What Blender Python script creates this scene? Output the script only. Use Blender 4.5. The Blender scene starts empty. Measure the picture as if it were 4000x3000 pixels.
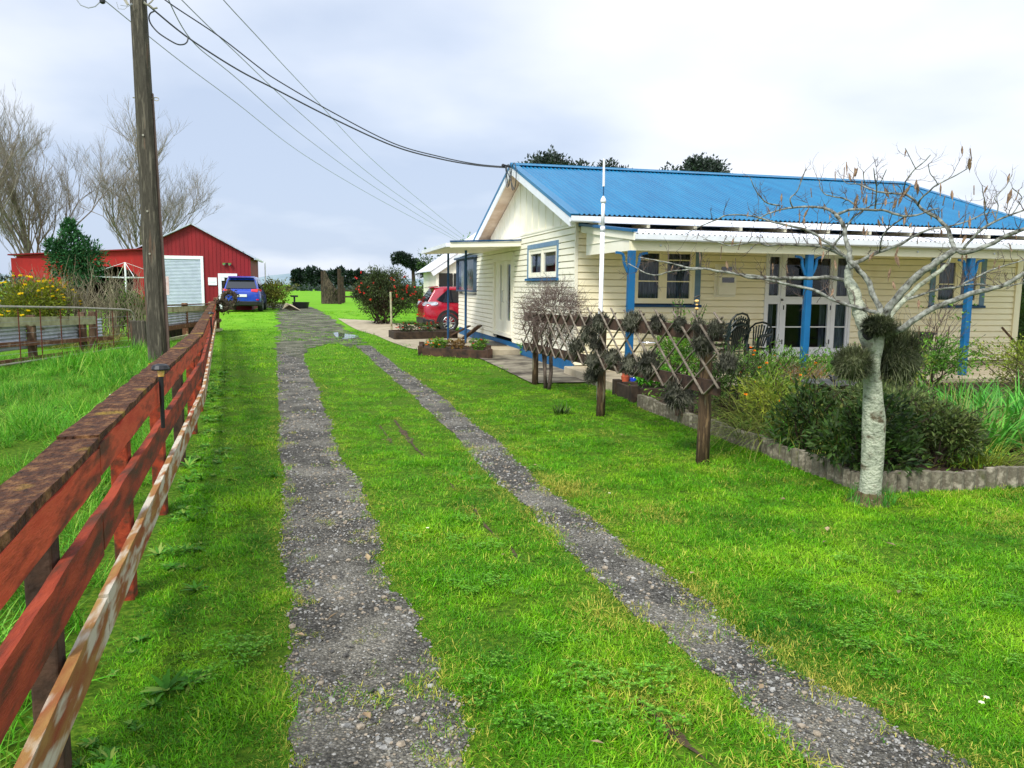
import bpy, math, random
import numpy as np
from mathutils import Vector, Matrix
rnd = random.Random(11)
npr = np.random.default_rng(5)
S = bpy.context.scene
COL = S.collection
PI = math.pi
U = rnd.uniform
# ------------------------------------------------------------------ camera (world axes follow the house)
F_ = 3108.; H = 1.65
TH = math.radians(6.96); PSI = math.radians(13.574); RHO = math.radians(.64)
_fw = np.array([math.sin(PSI)*math.cos(TH), math.cos(PSI)*math.cos(TH), -math.sin(TH)])
_r0 = np.array([math.cos(PSI), -math.sin(PSI), 0.]); _u0 = np.cross(_r0, _fw)
_R = _r0*math.cos(RHO)+_u0*math.sin(RHO); _U = _u0*math.cos(RHO)-_r0*math.sin(RHO)
def ray(x, y): return _fw+_R*(x-2000)/F_-_U*(y-1500)/F_
EYE = np.array([0, 0, H])
# sight lines of the survey: where a line of sight meets the ground, a wall plane or a given distance
def gp(x, y, z=0.):
    d = ray(x, y); return EYE+d*((z-H)/d[2])
def atY(x, y, Y):
    d = ray(x, y); return EYE+d*(Y/d[1])
def atX(x, y, X):
    d = ray(x, y); return EYE+d*(X/d[0])
def atD(x, y, D):
    d = ray(x, y); return EYE+d*(D/math.hypot(d[0], d[1]))
cam_d = bpy.data.cameras.new("camera"); cam = bpy.data.objects.new("camera", cam_d); COL.objects.link(cam)
cam.matrix_world = Matrix(((_R[0], _U[0], -_fw[0], 0), (_R[1], _U[1], -_fw[1], 0), (_R[2], _U[2], -_fw[2], H), (0, 0, 0, 1)))
cam_d.sensor_width = 36; cam_d.lens = F_/4000*36; cam_d.clip_end = 8000; cam_d.clip_start = .05
S.camera = cam

# ------------------------------------------------------------------ materials
def srgb(r, g, b):
    f = lambda c: (c/255/12.92 if c/255 <= .04045 else ((c/255+.055)/1.055)**2.4)
    return (f(r), f(g), f(b), 1)
MATS = {}
def mk(name, c1, c2=None, c3=None, scale=6., detail=6., rough=.7, bump=0., bscale=60., bdist=.01, metal=0., spec=.4,
       stretch=(1, 1, 1), isl=0., lo=.35, hi=.65, bstretch=None, trans=0., coat=0., spots=None):
    m = bpy.data.materials.new(name); m.use_nodes = True
    nt = m.node_tree; N = nt.nodes; L = nt.links
    b = N['Principled BSDF']; b.inputs['Roughness'].default_value = rough; b.inputs['Metallic'].default_value = metal
    b.inputs['Specular IOR Level'].default_value = spec
    if coat: b.inputs['Coat Weight'].default_value = coat; b.inputs['Coat Roughness'].default_value = .08
    geo = N.new('ShaderNodeNewGeometry')
    mp = N.new('ShaderNodeVectorMath'); mp.operation = 'MULTIPLY'; mp.inputs[1].default_value = stretch
    L.new(geo.outputs['Position'], mp.inputs[0])
    out = None
    def rgb(c): return c if len(c) == 4 else (*c, 1)
    if c2 is None and not isl: b.inputs['Base Color'].default_value = rgb(c1)
    else:
        c2 = c2 or c1
        ns = N.new('ShaderNodeTexNoise'); ns.inputs['Scale'].default_value = scale; ns.inputs['Detail'].default_value = detail
        ns.inputs['Roughness'].default_value = .6
        L.new(mp.outputs[0], ns.inputs['Vector'])
        rp = N.new('ShaderNodeValToRGB'); L.new(ns.outputs['Fac'], rp.inputs[0])
        e = rp.color_ramp.elements; e[0].position = lo; e[0].color = rgb(c1); e[1].position = hi; e[1].color = rgb(c2)
        if c3:
            e.new((lo+hi)/2).color = rgb(c3)
        out = rp.outputs[0]
        if spots:                                   # (colour, scale, threshold)
            n2 = N.new('ShaderNodeTexNoise'); n2.inputs['Scale'].default_value = spots[1]; n2.inputs['Detail'].default_value = 5
            L.new(mp.outputs[0], n2.inputs['Vector'])
            r2 = N.new('ShaderNodeMapRange'); r2.inputs[1].default_value = spots[2]; r2.inputs[2].default_value = spots[2]+(spots[3] if len(spots) > 3 else .09)
            L.new(n2.outputs['Fac'], r2.inputs[0])
            mx = N.new('ShaderNodeMixRGB'); L.new(r2.outputs[0], mx.inputs[0]); L.new(out, mx.inputs[1]); mx.inputs[2].default_value = rgb(spots[0])
            out = mx.outputs[0]
        if isl:
            hs = N.new('ShaderNodeHueSaturation'); L.new(out, hs.inputs['Color'])
            m1 = N.new('ShaderNodeMapRange'); L.new(geo.outputs['Random Per Island'], m1.inputs[0])
            m1.inputs[3].default_value = 1-isl; m1.inputs[4].default_value = 1+isl
            L.new(m1.outputs[0], hs.inputs['Value'])
            m2 = N.new('ShaderNodeMapRange'); m2.inputs[3].default_value = .5-.035*isl; m2.inputs[4].default_value = .5+.03*isl
            w = N.new('ShaderNodeTexWhiteNoise'); w.noise_dimensions = '1D'; L.new(geo.outputs['Random Per Island'], w.inputs['W'])
            L.new(w.outputs['Value'], m2.inputs[0]); L.new(m2.outputs[0], hs.inputs['Hue'])
            out = hs.outputs[0]
        L.new(out, b.inputs['Base Color'])
    if bump:
        nb = N.new('ShaderNodeTexNoise'); nb.inputs['Scale'].default_value = bscale; nb.inputs['Detail'].default_value = 8
        if bstretch:
            mq = N.new('ShaderNodeVectorMath'); mq.operation = 'MULTIPLY'; mq.inputs[1].default_value = bstretch
            L.new(geo.outputs['Position'], mq.inputs[0]); L.new(mq.outputs[0], nb.inputs['Vector'])
        else: L.new(mp.outputs[0], nb.inputs['Vector'])
        bp = N.new('ShaderNodeBump'); bp.inputs['Strength'].default_value = bump; bp.inputs['Distance'].default_value = bdist
        L.new(nb.outputs['Fac'], bp.inputs['Height']); L.new(bp.outputs[0], b.inputs['Normal'])
    if trans:
        tr = N.new('ShaderNodeBsdfTranslucent')
        if out: L.new(out, tr.inputs['Color'])
        else: tr.inputs['Color'].default_value = rgb(c1)
        mx = N.new('ShaderNodeMixShader'); mx.inputs[0].default_value = trans
        L.new(b.outputs[0], mx.inputs[1]); L.new(tr.outputs[0], mx.inputs[2]); L.new(mx.outputs[0], N['Material Output'].inputs[0])
    MATS[name] = m
    return m
def glass_mat(name, tint=(.9, .95, 1), alpha=.75, rough=.03):
    m = bpy.data.materials.new(name); m.use_nodes = True; nt = m.node_tree; N = nt.nodes; L = nt.links
    N.remove(N['Principled BSDF'])
    t = N.new('ShaderNodeBsdfTransparent'); t.inputs[0].default_value = (*tint, 1)
    g = N.new('ShaderNodeBsdfGlossy'); g.inputs['Roughness'].default_value = rough
    fr = N.new('ShaderNodeLayerWeight'); fr.inputs[0].default_value = .25
    mr = N.new('ShaderNodeMapRange'); mr.inputs[3].default_value = .012; mr.inputs[4].default_value = .32
    L.new(fr.outputs['Fresnel'], mr.inputs[0])
    mx = N.new('ShaderNodeMixShader'); L.new(mr.outputs[0], mx.inputs[0]); L.new(t.outputs[0], mx.inputs[1]); L.new(g.outputs[0], mx.inputs[2])
    L.new(mx.outputs[0], N['Material Output'].inputs[0]); return m

cream = mk('cream_paint', srgb(248, 237, 198), srgb(252, 243, 212), scale=1.3, rough=.55, bump=.15, bscale=90, bstretch=(1, 1, 6),
           spots=(srgb(232, 218, 172), 1.3, .62, .2))
cream_gable = mk('pale_paint', srgb(240, 234, 210), srgb(248, 243, 222), scale=2, rough=.6, bump=.1)
white = mk('white_paint', srgb(238, 240, 242), srgb(228, 230, 232), scale=4, rough=.45)
blue = mk('blue_paint', srgb(12, 100, 148), srgb(10, 88, 136), scale=5, rough=.45, bump=.1)
blueD = mk('dark_blue_paint', srgb(16, 62, 100), srgb(18, 72, 112), scale=5, rough=.5)
blueG = mk('faded_blue_paint', srgb(116, 146, 170), srgb(98, 130, 158), scale=5, rough=.6)
roofblue = mk('blue_roof_paint', srgb(2, 98, 142), srgb(14, 118, 160), scale=1.6, rough=.38, spec=.5, stretch=(3, .25, 1), lo=.3, hi=.7)
roofwhite = mk('white_roof_paint', srgb(226, 230, 238), srgb(240, 242, 246), scale=2.5, rough=.45, spots=(srgb(196, 202, 210), 6, .62))
soffit = mk('soffit_timber', srgb(190, 162, 132), srgb(218, 196, 168), scale=2, rough=.8)
glass = glass_mat('window_glass')
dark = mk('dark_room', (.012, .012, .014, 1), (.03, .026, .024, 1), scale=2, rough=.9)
curtain = mk('net_curtain', srgb(62, 66, 72), srgb(128, 132, 138), scale=8, rough=.9, stretch=(6, 6, .4), trans=.15)
curtain_red = mk('red_curtain', srgb(120, 30, 38), srgb(150, 60, 60), scale=6, rough=.9)
concrete = mk('concrete', srgb(160, 148, 122), srgb(184, 172, 146), scale=3, rough=.9, bump=.4, bscale=70, spots=(srgb(132, 120, 98), 1.6, .56, .2))
concreteD = mk('stained_concrete', srgb(96, 88, 74), srgb(150, 142, 122), scale=2.6, rough=.9, bump=.4, bscale=60, spots=(srgb(58, 50, 40), 1.8, .50, .14))
redpaint = mk('weathered_red_paint', srgb(186, 60, 30), srgb(134, 46, 22), c3=srgb(202, 82, 48), scale=5, rough=.75, bump=.6, bscale=55,
              bdist=.006, stretch=(3, .5, 3), spots=(srgb(84, 44, 24), 3.4, .57, .14))
redworn = mk('peeling_red_paint', srgb(164, 66, 34), srgb(88, 46, 24), c3=srgb(140, 52, 26), scale=5, rough=.85, bump=.6, bscale=50, bdist=.008, stretch=(3, .5, 3),
             lo=.36, hi=.62, spots=(srgb(76, 48, 28), 3.1, .55, .12))
peel = mk('peeling_white_red_paint', srgb(156, 72, 40), srgb(176, 136, 72), c3=srgb(160, 104, 54), scale=3.2, rough=.85, bump=.7, bscale=50,
          bdist=.008, stretch=(4, .8, 4), lo=.3, hi=.65, bstretch=(30, 1.5, 30), spots=(srgb(214, 204, 182), 4.0, .45, .14))
mosswood = mk('mossy_old_timber', srgb(46, 28, 16), srgb(140, 100, 60), c3=srgb(84, 50, 28), scale=16, detail=10, rough=.98, bump=1, bscale=38, bdist=.035,
              spots=(srgb(150, 122, 36), 3.0, .58, .12), stretch=(1.4, .9, 1), lo=.3, hi=.7)
oldwood = mk('old_timber', srgb(92, 74, 56), srgb(134, 112, 88), c3=srgb(78, 56, 40), scale=8, rough=.9, bump=.6, bscale=50, stretch=(1, 1, .3))
postwood = mk('post_timber', srgb(84, 66, 44), srgb(128, 104, 72), c3=srgb(66, 50, 34), scale=9, rough=.9, bump=.8, bscale=40, bdist=.01,
              stretch=(3, 3, .5), spots=(srgb(128, 122, 96), 5, .6))
darkwood = mk('dark_timber', srgb(40, 30, 22), srgb(84, 60, 44), scale=7, rough=.9, bump=.5, bscale=50)
lattice = mk('lattice_timber', srgb(90, 80, 66), srgb(138, 128, 112), scale=14, rough=.9, bump=.4)
paletimber = mk('pale_rail_timber', srgb(186, 184, 148), srgb(150, 146, 112), scale=6, rough=.85, bump=.4, spots=(srgb(110, 92, 66), 4, .6))
browntimber = mk('brown_rail_timber', srgb(128, 90, 66), srgb(160, 128, 98), c3=srgb(104, 66, 46), scale=7, rough=.9, bump=.5)
galv = mk('galvanised_iron', srgb(164, 172, 186), srgb(196, 204, 214), scale=5, rough=.5, metal=.25, spots=(srgb(112, 104, 100), 3.4, .62))
galvtube = mk('galvanised_tube', srgb(146, 142, 124), srgb(170, 166, 150), scale=9, rough=.5, metal=.4)
rust = mk('rusty_rod', srgb(104, 50, 34), srgb(76, 40, 30), scale=20, rough=.9)
barnred = mk('red_barn_paint', srgb(142, 20, 28), srgb(112, 14, 22), scale=1.5, rough=.6, stretch=(1, 1, .25), spots=(srgb(116, 28, 26), 1.5, .62))
barnred2 = mk('bright_red_paint', srgb(178, 26, 22), srgb(146, 18, 18), scale=1.5, rough=.6, stretch=(1, 1, .3))
polemat = mk('weathered_pole', srgb(78, 74, 62), srgb(112, 106, 90), c3=srgb(62, 58, 48), scale=6, rough=.9, bump=.7, bscale=35, stretch=(4, 4, .35),
             spots=(srgb(98, 76, 60), 3, .6))
conduit = mk('brown_conduit', srgb(130, 108, 96), srgb(104, 84, 74), scale=5, rough=.7, stretch=(1, 1, .4))
cable = mk('cable_black', (.05, .055, .06, 1), rough=.5)
wiremat = mk('line_wire', (.35, .37, .40, 1), rough=.5)
black = mk('black_plastic', (.012, .013, .014, 1), (.02, .02, .022, 1), rough=.45)
chairgreen = mk('dark_green_plastic', srgb(16, 30, 28), srgb(22, 38, 34), rough=.35)
tyre = mk('tyre_rubber', (.018, .018, .018, 1), (.03, .03, .03, 1), rough=.8)
alloy = mk('alloy', (.55, .56, .58, 1), rough=.3, metal=.9)
bluecar = mk('blue_car_paint', srgb(20, 58, 168), srgb(24, 66, 180), rough=.25, coat=.8, spec=.5)
redcar = mk('red_car_paint', srgb(168, 8, 40), srgb(150, 6, 34), rough=.25, coat=.8, spec=.5)
carglass = mk('car_glass', (.012, .014, .018, 1), rough=.05, spec=.8)
redlight = mk('red_lens', srgb(210, 20, 40), rough=.15, spec=.7)
clearlight = mk('clear_lens', srgb(200, 205, 212), srgb(160, 165, 175), scale=14, rough=.12, spec=.8)
chrome = mk('bright_metal', (.6, .61, .63, 1), rough=.25, metal=1)
soil = mk('garden_soil', srgb(48, 36, 24), srgb(74, 56, 38), scale=12, rough=1, bump=1, bscale=40, bdist=.03)
mud = mk('rut_mud', srgb(50, 38, 26), srgb(92, 76, 50), scale=14, rough=.9, bump=1, bscale=45, bdist=.02)
edgemat = mk('edging_timber', srgb(128, 122, 104), srgb(164, 156, 136), c3=srgb(98, 92, 76), scale=12, rough=.95, bump=.6, bscale=45, spots=(srgb(84, 84, 56), 6, .6))
bark_l = mk('lichen_bark', srgb(78, 74, 60), srgb(178, 182, 158), c3=srgb(148, 154, 132), scale=18, detail=12, rough=.95, bump=1, bscale=46, bdist=.02,
            lo=.28, hi=.56, spots=(srgb(92, 82, 62), 9, .55, .12), stretch=(1, 1, 1.3))
bark_b = mk('branch_bark', srgb(56, 54, 44), srgb(158, 160, 148), scale=26, rough=.95, bump=.8, bscale=40, bdist=.008)
twig = mk('twig_bark', srgb(74, 62, 54), srgb(108, 94, 84), scale=12, rough=.9)
bark_far = mk('winter_bark', srgb(112, 102, 90), srgb(150, 140, 126), scale=3, rough=.9)
bark_dark = mk('dark_bark', srgb(44, 36, 28), srgb(74, 60, 46), scale=6, rough=.95, bump=.5)
pod = mk('seed_pod', srgb(84, 64, 48), srgb(158, 134, 102), scale=60, rough=.8, isl=.45)
airplant = mk('air_plant_leaf', srgb(46, 46, 36), srgb(112, 112, 92), scale=5, rough=.85, isl=.45, trans=.15)
airgreen = mk('green_air_plant_leaf', srgb(46, 54, 32), srgb(112, 118, 80), scale=5, rough=.8, isl=.6, trans=.15)
def leafmat(name, a, b, isl=.4, tr=.25, rough=.55, scale=2.5, spots=None, spec=.35): return mk(name, srgb(*a), srgb(*b), scale=scale, rough=rough, isl=isl, trans=tr, spots=spots, spec=spec)
lf_dark = leafmat('dark_leaf', (38, 60, 20), (70, 98, 38), isl=.6)
lf_mid = leafmat('mid_leaf', (54, 100, 22), (112, 156, 44), isl=.55)
lf_lime = leafmat('lime_leaf', (96, 128, 30), (156, 166, 58))
lf_strap = leafmat('strap_leaf', (56, 128, 30), (96, 172, 58))
lf_dry = leafmat('dry_stem', (128, 128, 62), (168, 160, 92))
lf_tangle = leafmat('tangle_stem', (84, 112, 34), (152, 150, 72), isl=.6)
lf_brown = leafmat('brown_leaf', (118, 92, 48), (150, 118, 60))
lf_pine = leafmat('pine_leaf', (24, 40, 30), (38, 56, 42), tr=.05)
lf_gum = leafmat('gum_leaf', (38, 50, 44), (62, 74, 62), tr=.05)
lf_conifer = leafmat('conifer_leaf', (36, 84, 44), (62, 116, 62), tr=.1)
lf_broom = leafmat('broom_leaf', (84, 104, 20), (132, 138, 26))
lf_red = leafmat('bush_leaf', (44, 62, 30), (84, 98, 52), tr=.1)
lf_veg = leafmat('salad_leaf', (74, 150, 34), (116, 190, 50))
fl_yellow = leafmat('yellow_petal', (236, 200, 10), (250, 220, 30), isl=.15, tr=.3)
fl_orange = leafmat('orange_petal', (246, 130, 16), (250, 160, 30), isl=.15, tr=.3)
fl_red = leafmat('red_petal', (214, 50, 40), (232, 84, 66), isl=.2, tr=.3)
fl_pink = leafmat('pink_petal', (236, 120, 150), (244, 150, 170), isl=.15, tr=.3)
terracotta = mk('terracotta', srgb(190, 92, 58), srgb(168, 78, 50), scale=12, rough=.8)
cobalt = mk('cobalt_glaze', srgb(16, 60, 190), rough=.15, spec=.7)
amber = mk('amber_glass', srgb(232, 160, 40), srgb(250, 220, 150), scale=16, rough=.1, spec=.7)
slate = mk('verdigris_metal', srgb(56, 58, 56), srgb(96, 98, 94), scale=14, rough=.6, metal=.4)
water = mk('puddle_water', (.10, .11, .12, 1), rough=.02, spec=.9)

# ------------------------------------------------------------------ mesh building
class M:
    def __init__(s): s.v = []; s.f = []
    def vs(s, pts):
        n = len(s.v); s.v.extend([tuple(map(float, p)) for p in pts]); return n
    def poly(s, pts):
        n = s.vs(pts); s.f.append(tuple(range(n, n+len(pts)))); return s
    def box(s, x0, x1, y0, y1, z0, z1):
        n = s.vs([(x, y, z) for z in (z0, z1) for x, y in ((x0, y0), (x1, y0), (x1, y1), (x0, y1))])
        s.f += [tuple(n+i for i in q) for q in ((3, 2, 1, 0), (4, 5, 6, 7), (0, 1, 5, 4), (1, 2, 6, 5), (2, 3, 7, 6), (3, 0, 4, 7))]; return s
    def prism(s, base, top):
        k = len(base); n = s.vs(list(base)+list(top))
        s.f += [tuple(n+i for i in reversed(range(k))), tuple(n+k+i for i in range(k))]
        s.f += [(n+i, n+(i+1) % k, n+k+(i+1) % k, n+k+i) for i in range(k)]; return s
    def beam(s, p, q, w, h, up=(0, 0, 1), c=0.):            # c: chamfer-ish nothing
        p = Vector(p); q = Vector(q); d = (q-p).normalized(); up = Vector(up)
        sd = d.cross(up)
        if sd.length < 1e-4: sd = d.cross(Vector((0, 1, 0)))
        sd.normalize(); u = sd.cross(d).normalized(); sd *= w/2; u *= h/2
        return s.prism([p-sd-u, p+sd-u, p+sd+u, p-sd+u], [q-sd-u, q+sd-u, q+sd+u, q-sd+u])
    def tube(s, pts, rs, n=6, cap=True):
        pts = [Vector(p) for p in pts]
        if not hasattr(rs, '__len__'): rs = [rs]*len(pts)
        t = (pts[1]-pts[0]).normalized(); a = t.orthogonal().normalized(); st = len(s.v)
        for i, p in enumerate(pts):
            tt = (pts[min(i+1, len(pts)-1)]-pts[max(i-1, 0)])
            tt = tt.normalized() if tt.length > 1e-9 else t
            a = (a-tt*a.dot(tt)); a = a.normalized() if a.length > 1e-6 else tt.orthogonal().normalized()
            b = tt.cross(a)
            for k in range(n):
                an = 2*PI*k/n; w = p+(a*math.cos(an)+b*math.sin(an))*rs[i]; s.v.append((w.x, w.y, w.z))
        for i in range(len(pts)-1):
            for k in range(n):
                k2 = (k+1) % n; s.f.append((st+i*n+k, st+i*n+k2, st+(i+1)*n+k2, st+(i+1)*n+k))
        if cap:
            s.f.append(tuple(st+k for k in reversed(range(n)))); s.f.append(tuple(st+(len(pts)-1)*n+k for k in range(n)))
        return s
    def lathe(s, prof, c=(0, 0, 0), n=16, sx=1, sy=1):
        st = len(s.v)
        for r, z in prof:
            for k in range(n):
                a = 2*PI*k/n; s.v.append((c[0]+r*sx*math.cos(a), c[1]+r*sy*math.sin(a), c[2]+z))
        for i in range(len(prof)-1):
            for k in range(n):
                k2 = (k+1) % n; s.f.append((st+i*n+k, st+i*n+k2, st+(i+1)*n+k2, st+(i+1)*n+k))
        s.f.append(tuple(st+k for k in reversed(range(n)))); s.f.append(tuple(st+(len(prof)-1)*n+k for k in range(n)))
        return s
    def blade(s, p, d, ln, w, droop=.5, seg=3, tipw=.0):   # a curved strip leaf
        p = Vector(p); d = Vector(d).normalized(); sd = d.cross(Vector((0, 0, 1)))
        sd = sd.normalized() if sd.length > .05 else Vector((1, 0, 0))
        st = len(s.v); cur = p.copy(); dd = d.copy()
        for i in range(seg+1):
            ww = w/2*(1-(i/seg)**2*(1-tipw)) if i else w/2*.7
            a = cur-sd*ww; b = cur+sd*ww; s.v.append(tuple(a)); s.v.append(tuple(b))
            dd = (dd+Vector((0, 0, -droop/seg))).normalized(); cur = cur+dd*(ln/seg)
        for i in range(seg): s.f.append((st+2*i, st+2*i+1, st+2*i+3, st+2*i+2))
        return s
    def leaf(s, p, d, nrm, ln, w):
        p = Vector(p); d = Vector(d).normalized(); sd = d.cross(Vector(nrm))
        sd = sd.normalized() if sd.length > 1e-3 else d.orthogonal().normalized()
        up = sd.cross(d); m = p+d*ln*.45
        n = s.vs([p, m+sd*w/2+up*w*.12, p+d*ln-up*ln*.08, m-sd*w/2+up*w*.12]); s.f.append((n, n+1, n+2, n+3)); return s
    def blob(s, c, r, sub=1, amp=.15, flat=None):
        import bmesh
        bm = bmesh.new(); bmesh.ops.create_icosphere(bm, subdivisions=sub, radius=1)
        ox, oy = U(0, 99), U(0, 99); n = len(s.v)
        for v in bm.verts:
            k = 1+amp*math.sin(v.co.x*3.1+ox)*math.cos(v.co.y*2.7+oy+v.co.z*2.3)+U(-amp, amp)*.4
            s.v.append((c[0]+v.co.x*r[0]*k, c[1]+v.co.y*r[1]*k, c[2]+v.co.z*r[2]*k))
        for f in bm.faces: s.f.append(tuple(n+v.index for v in f.verts))
        bm.free(); return s
    def mesh(s, name, org=(0, 0, 0)):
        me = bpy.data.meshes.new(name)
        v = np.array(s.v, dtype=np.float64).reshape(-1, 3)-np.array(org)
        me.from_pydata(v.tolist(), [], s.f); me.update(); return me
    def build(s, name, mat, parent=None, smooth=False, bevel=0., loc=None):
        org = tuple(parent.matrix_world.translation) if False else ORG.get(parent.name if parent else None, (0, 0, 0))
        if loc is not None: org = loc
        me = s.mesh(name, org); o = bpy.data.objects.new(name, me); COL.objects.link(o)
        me.materials.append(mat)
        if smooth: me.polygons.foreach_set('use_smooth', [True]*len(me.polygons))
        if parent is not None:
            o.parent = parent; ORG[o.name] = org
        else:
            o.location = org; ORG[o.name] = org
        if bevel:
            b = o.modifiers.new('bevel', 'BEVEL'); b.width = bevel; b.segments = 2; b.limit_method = 'ANGLE'
        return o
ORG = {}
def tag(o, label, cat, group=None, kind=None):
    if label: o['label'] = label
    if cat: o['category'] = cat
    if group: o['group'] = group
    if kind: o['kind'] = kind
    return o
def thing(name, loc, label, cat, group=None):
    o = bpy.data.objects.new(name, None); COL.objects.link(o); o.location = tuple(map(float, loc)); o.empty_display_size = .2
    ORG[o.name] = tuple(map(float, loc)); return tag(o, label, cat, group)
def dup(o, loc, label, rz=0., sc=1., group=None):
    c = o.copy(); COL.objects.link(c); c.location = loc; c.rotation_euler = (0, 0, rz); c.scale = (sc,)*3
    c['label'] = label
    if group: c['group'] = group
    for ch in o.children:
        k = ch.copy(); COL.objects.link(k); k.parent = c
        for g in ch.children:
            k2 = g.copy(); COL.objects.link(k2); k2.parent = k
    return c
def rdir(up=0.):
    z = U(-1, 1); a = U(0, 2*PI); r = math.sqrt(max(0, 1-z*z)); return Vector((r*math.cos(a), r*math.sin(a), z+up)).normalized()
def ss(a, b, x): t = np.clip((x-a)/(b-a), 0, 1); return t*t*(3-2*t)
def tz(x, y):                                # height of the land: it rises 0.3 m towards the barn
    y = np.asarray(y, dtype=float); return .32*ss(29, 41, y)+0*np.asarray(x)
# ------------------------------------------------------------------ sky and sun
SUN_EL = math.radians(46); SUN_AZ = math.radians(222)      # compass-like azimuth from +Y, clockwise: light comes from behind, left
sdir = Vector((math.sin(SUN_AZ)*math.cos(SUN_EL), math.cos(SUN_AZ)*math.cos(SUN_EL), math.sin(SUN_EL)))
W = bpy.data.worlds.new("World"); S.world = W; W.use_nodes = True
wt = W.node_tree; WN = wt.nodes; WL = wt.links; WN.clear()
wo = WN.new('ShaderNodeOutputWorld'); bg = WN.new('ShaderNodeBackground'); bg.inputs[1].default_value = 1.
sky = WN.new('ShaderNodeTexSky'); sky.sky_type = 'NISHITA'; sky.sun_disc = False; sky.sun_elevation = SUN_EL; sky.sun_rotation = SUN_AZ
sk2 = WN.new('ShaderNodeVectorMath'); sk2.operation = 'SCALE'; sk2.inputs['Scale'].default_value = .10; WL.new(sky.outputs[0], sk2.inputs[0])
tc = WN.new('ShaderNodeTexCoord')
sep = WN.new('ShaderNodeSeparateXYZ'); WL.new(tc.outputs['Generated'], sep.inputs[0])
def wm(op, a, b=None, c=None):
    n = WN.new('ShaderNodeMath'); n.operation = op
    for i, x in enumerate((a, b, c)):
        if x is None: continue
        if isinstance(x, (int, float)): n.inputs[i].default_value = x
        else: WL.new(x, n.inputs[i])
    return n.outputs[0]
zc = wm('ADD', wm('MAXIMUM', sep.outputs[2], 0), .22)
px_ = wm('DIVIDE', sep.outputs[0], zc); py_ = wm('DIVIDE', sep.outputs[1], zc)
cmb = WN.new('ShaderNodeCombineXYZ'); WL.new(px_, cmb.inputs[0]); WL.new(py_, cmb.inputs[1]); WL.new(wm('MULTIPLY', sep.outputs[2], 1.5), cmb.inputs[2])
nz = WN.new('ShaderNodeTexNoise'); nz.inputs['Scale'].default_value = 1.15; nz.inputs['Detail'].default_value = 5; nz.inputs['Roughness'].default_value = .45
WL.new(cmb.outputs[0], nz.inputs['Vector'])
# cloud cover: thinner and greyer low in the north-west, bright to the right
dr = WN.new('ShaderNodeVectorMath'); dr.operation = 'DOT_PRODUCT'; dr.inputs[1].default_value = (math.cos(PSI), -math.sin(PSI), 0)
WL.new(tc.outputs['Generated'], dr.inputs[0])
dark_low = wm('MULTIPLY', wm('SUBTRACT', 1., wm('MINIMUM', wm('MULTIPLY', wm('ABSOLUTE', wm('SUBTRACT', sep.outputs[2], .115)), 7.5), 1.)), 
              wm('MINIMUM', wm('MAXIMUM', wm('SUBTRACT', .75, wm('MULTIPLY', dr.outputs['Value'], 2.2)), 0), 1.))
cv = wm('ADD', wm('ADD', nz.outputs['Fac'], wm('MULTIPLY', dr.outputs['Value'], .22)), wm('MULTIPLY', dark_low, -.30))
rp = WN.new('ShaderNodeValToRGB'); WL.new(cv, rp.inputs[0]); e = rp.color_ramp.elements
e[0].position = .24; e[0].color = (.40, .47, .60, 1); e[1].position = .64; e[1].color = (.72, .74, .79, 1)
k = e.new(.36); k.color = (.49, .55, .66, 1); k = e.new(.48); k.color = (.60, .64, .72, 1)
# unseen glow added to the overcast round the sun, behind the camera, brightening walls
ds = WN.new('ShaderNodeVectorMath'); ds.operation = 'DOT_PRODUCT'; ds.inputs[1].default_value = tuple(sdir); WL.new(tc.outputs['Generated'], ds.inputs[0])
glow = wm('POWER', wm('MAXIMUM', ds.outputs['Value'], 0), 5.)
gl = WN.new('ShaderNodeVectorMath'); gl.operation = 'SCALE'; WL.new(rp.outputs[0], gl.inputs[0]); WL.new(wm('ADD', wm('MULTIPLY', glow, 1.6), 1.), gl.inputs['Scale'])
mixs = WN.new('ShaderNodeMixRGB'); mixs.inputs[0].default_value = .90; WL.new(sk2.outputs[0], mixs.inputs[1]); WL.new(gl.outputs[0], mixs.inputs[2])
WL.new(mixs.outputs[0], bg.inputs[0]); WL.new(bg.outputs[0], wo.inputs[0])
sl = bpy.data.lights.new('sun', 'SUN'); sl.energy = 2.2; sl.angle = math.radians(15); sl.color = (1., .96, .9)
so = bpy.data.objects.new('sun', sl); COL.objects.link(so); so.rotation_euler = Vector((-sdir.x, -sdir.y, -sdir.z)).to_track_quat('-Z', 'Y').to_euler()
so.location = (-6, -6, 12)
S.view_settings.view_transform = 'Standard'; S.view_settings.look = 'None'; S.view_settings.exposure = .62; S.view_settings.gamma = 1

# ------------------------------------------------------------------ land
def d2w(lst, z=0): return [gp(x*1.8083, y*1.8083, z) for x, y in lst]
def prof(lst):                                # [(x, y)] of an edge in the survey -> X as a function of Y
    w = sorted([(p[1], p[0]) for p in d2w(lst)]); return np.array([a for a, _ in w]), np.array([b for _, b in w])
T1L = prof([(640, 1900), (632, 1720), (620, 1500), (622, 1300), (616, 1100), (608, 1000), (603, 900), (600, 800), (597, 720), (600, 690)])
T1R = prof([(1100, 1900), (1005, 1690), (968, 1500), (905, 1400), (870, 1300), (835, 1200), (795, 1100), (745, 1000), (715, 930), (690, 850), (665, 800), (650, 750), (655, 725), (662, 690)])
T2L = prof([(2100, 1900), (1740, 1659), (1560, 1480), (1440, 1365), (1340, 1290), (1235, 1200), (1150, 1110), (1045, 1010), (990, 950), (935, 895), (880, 845), (825, 798), (790, 765), (752, 735)])
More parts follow.
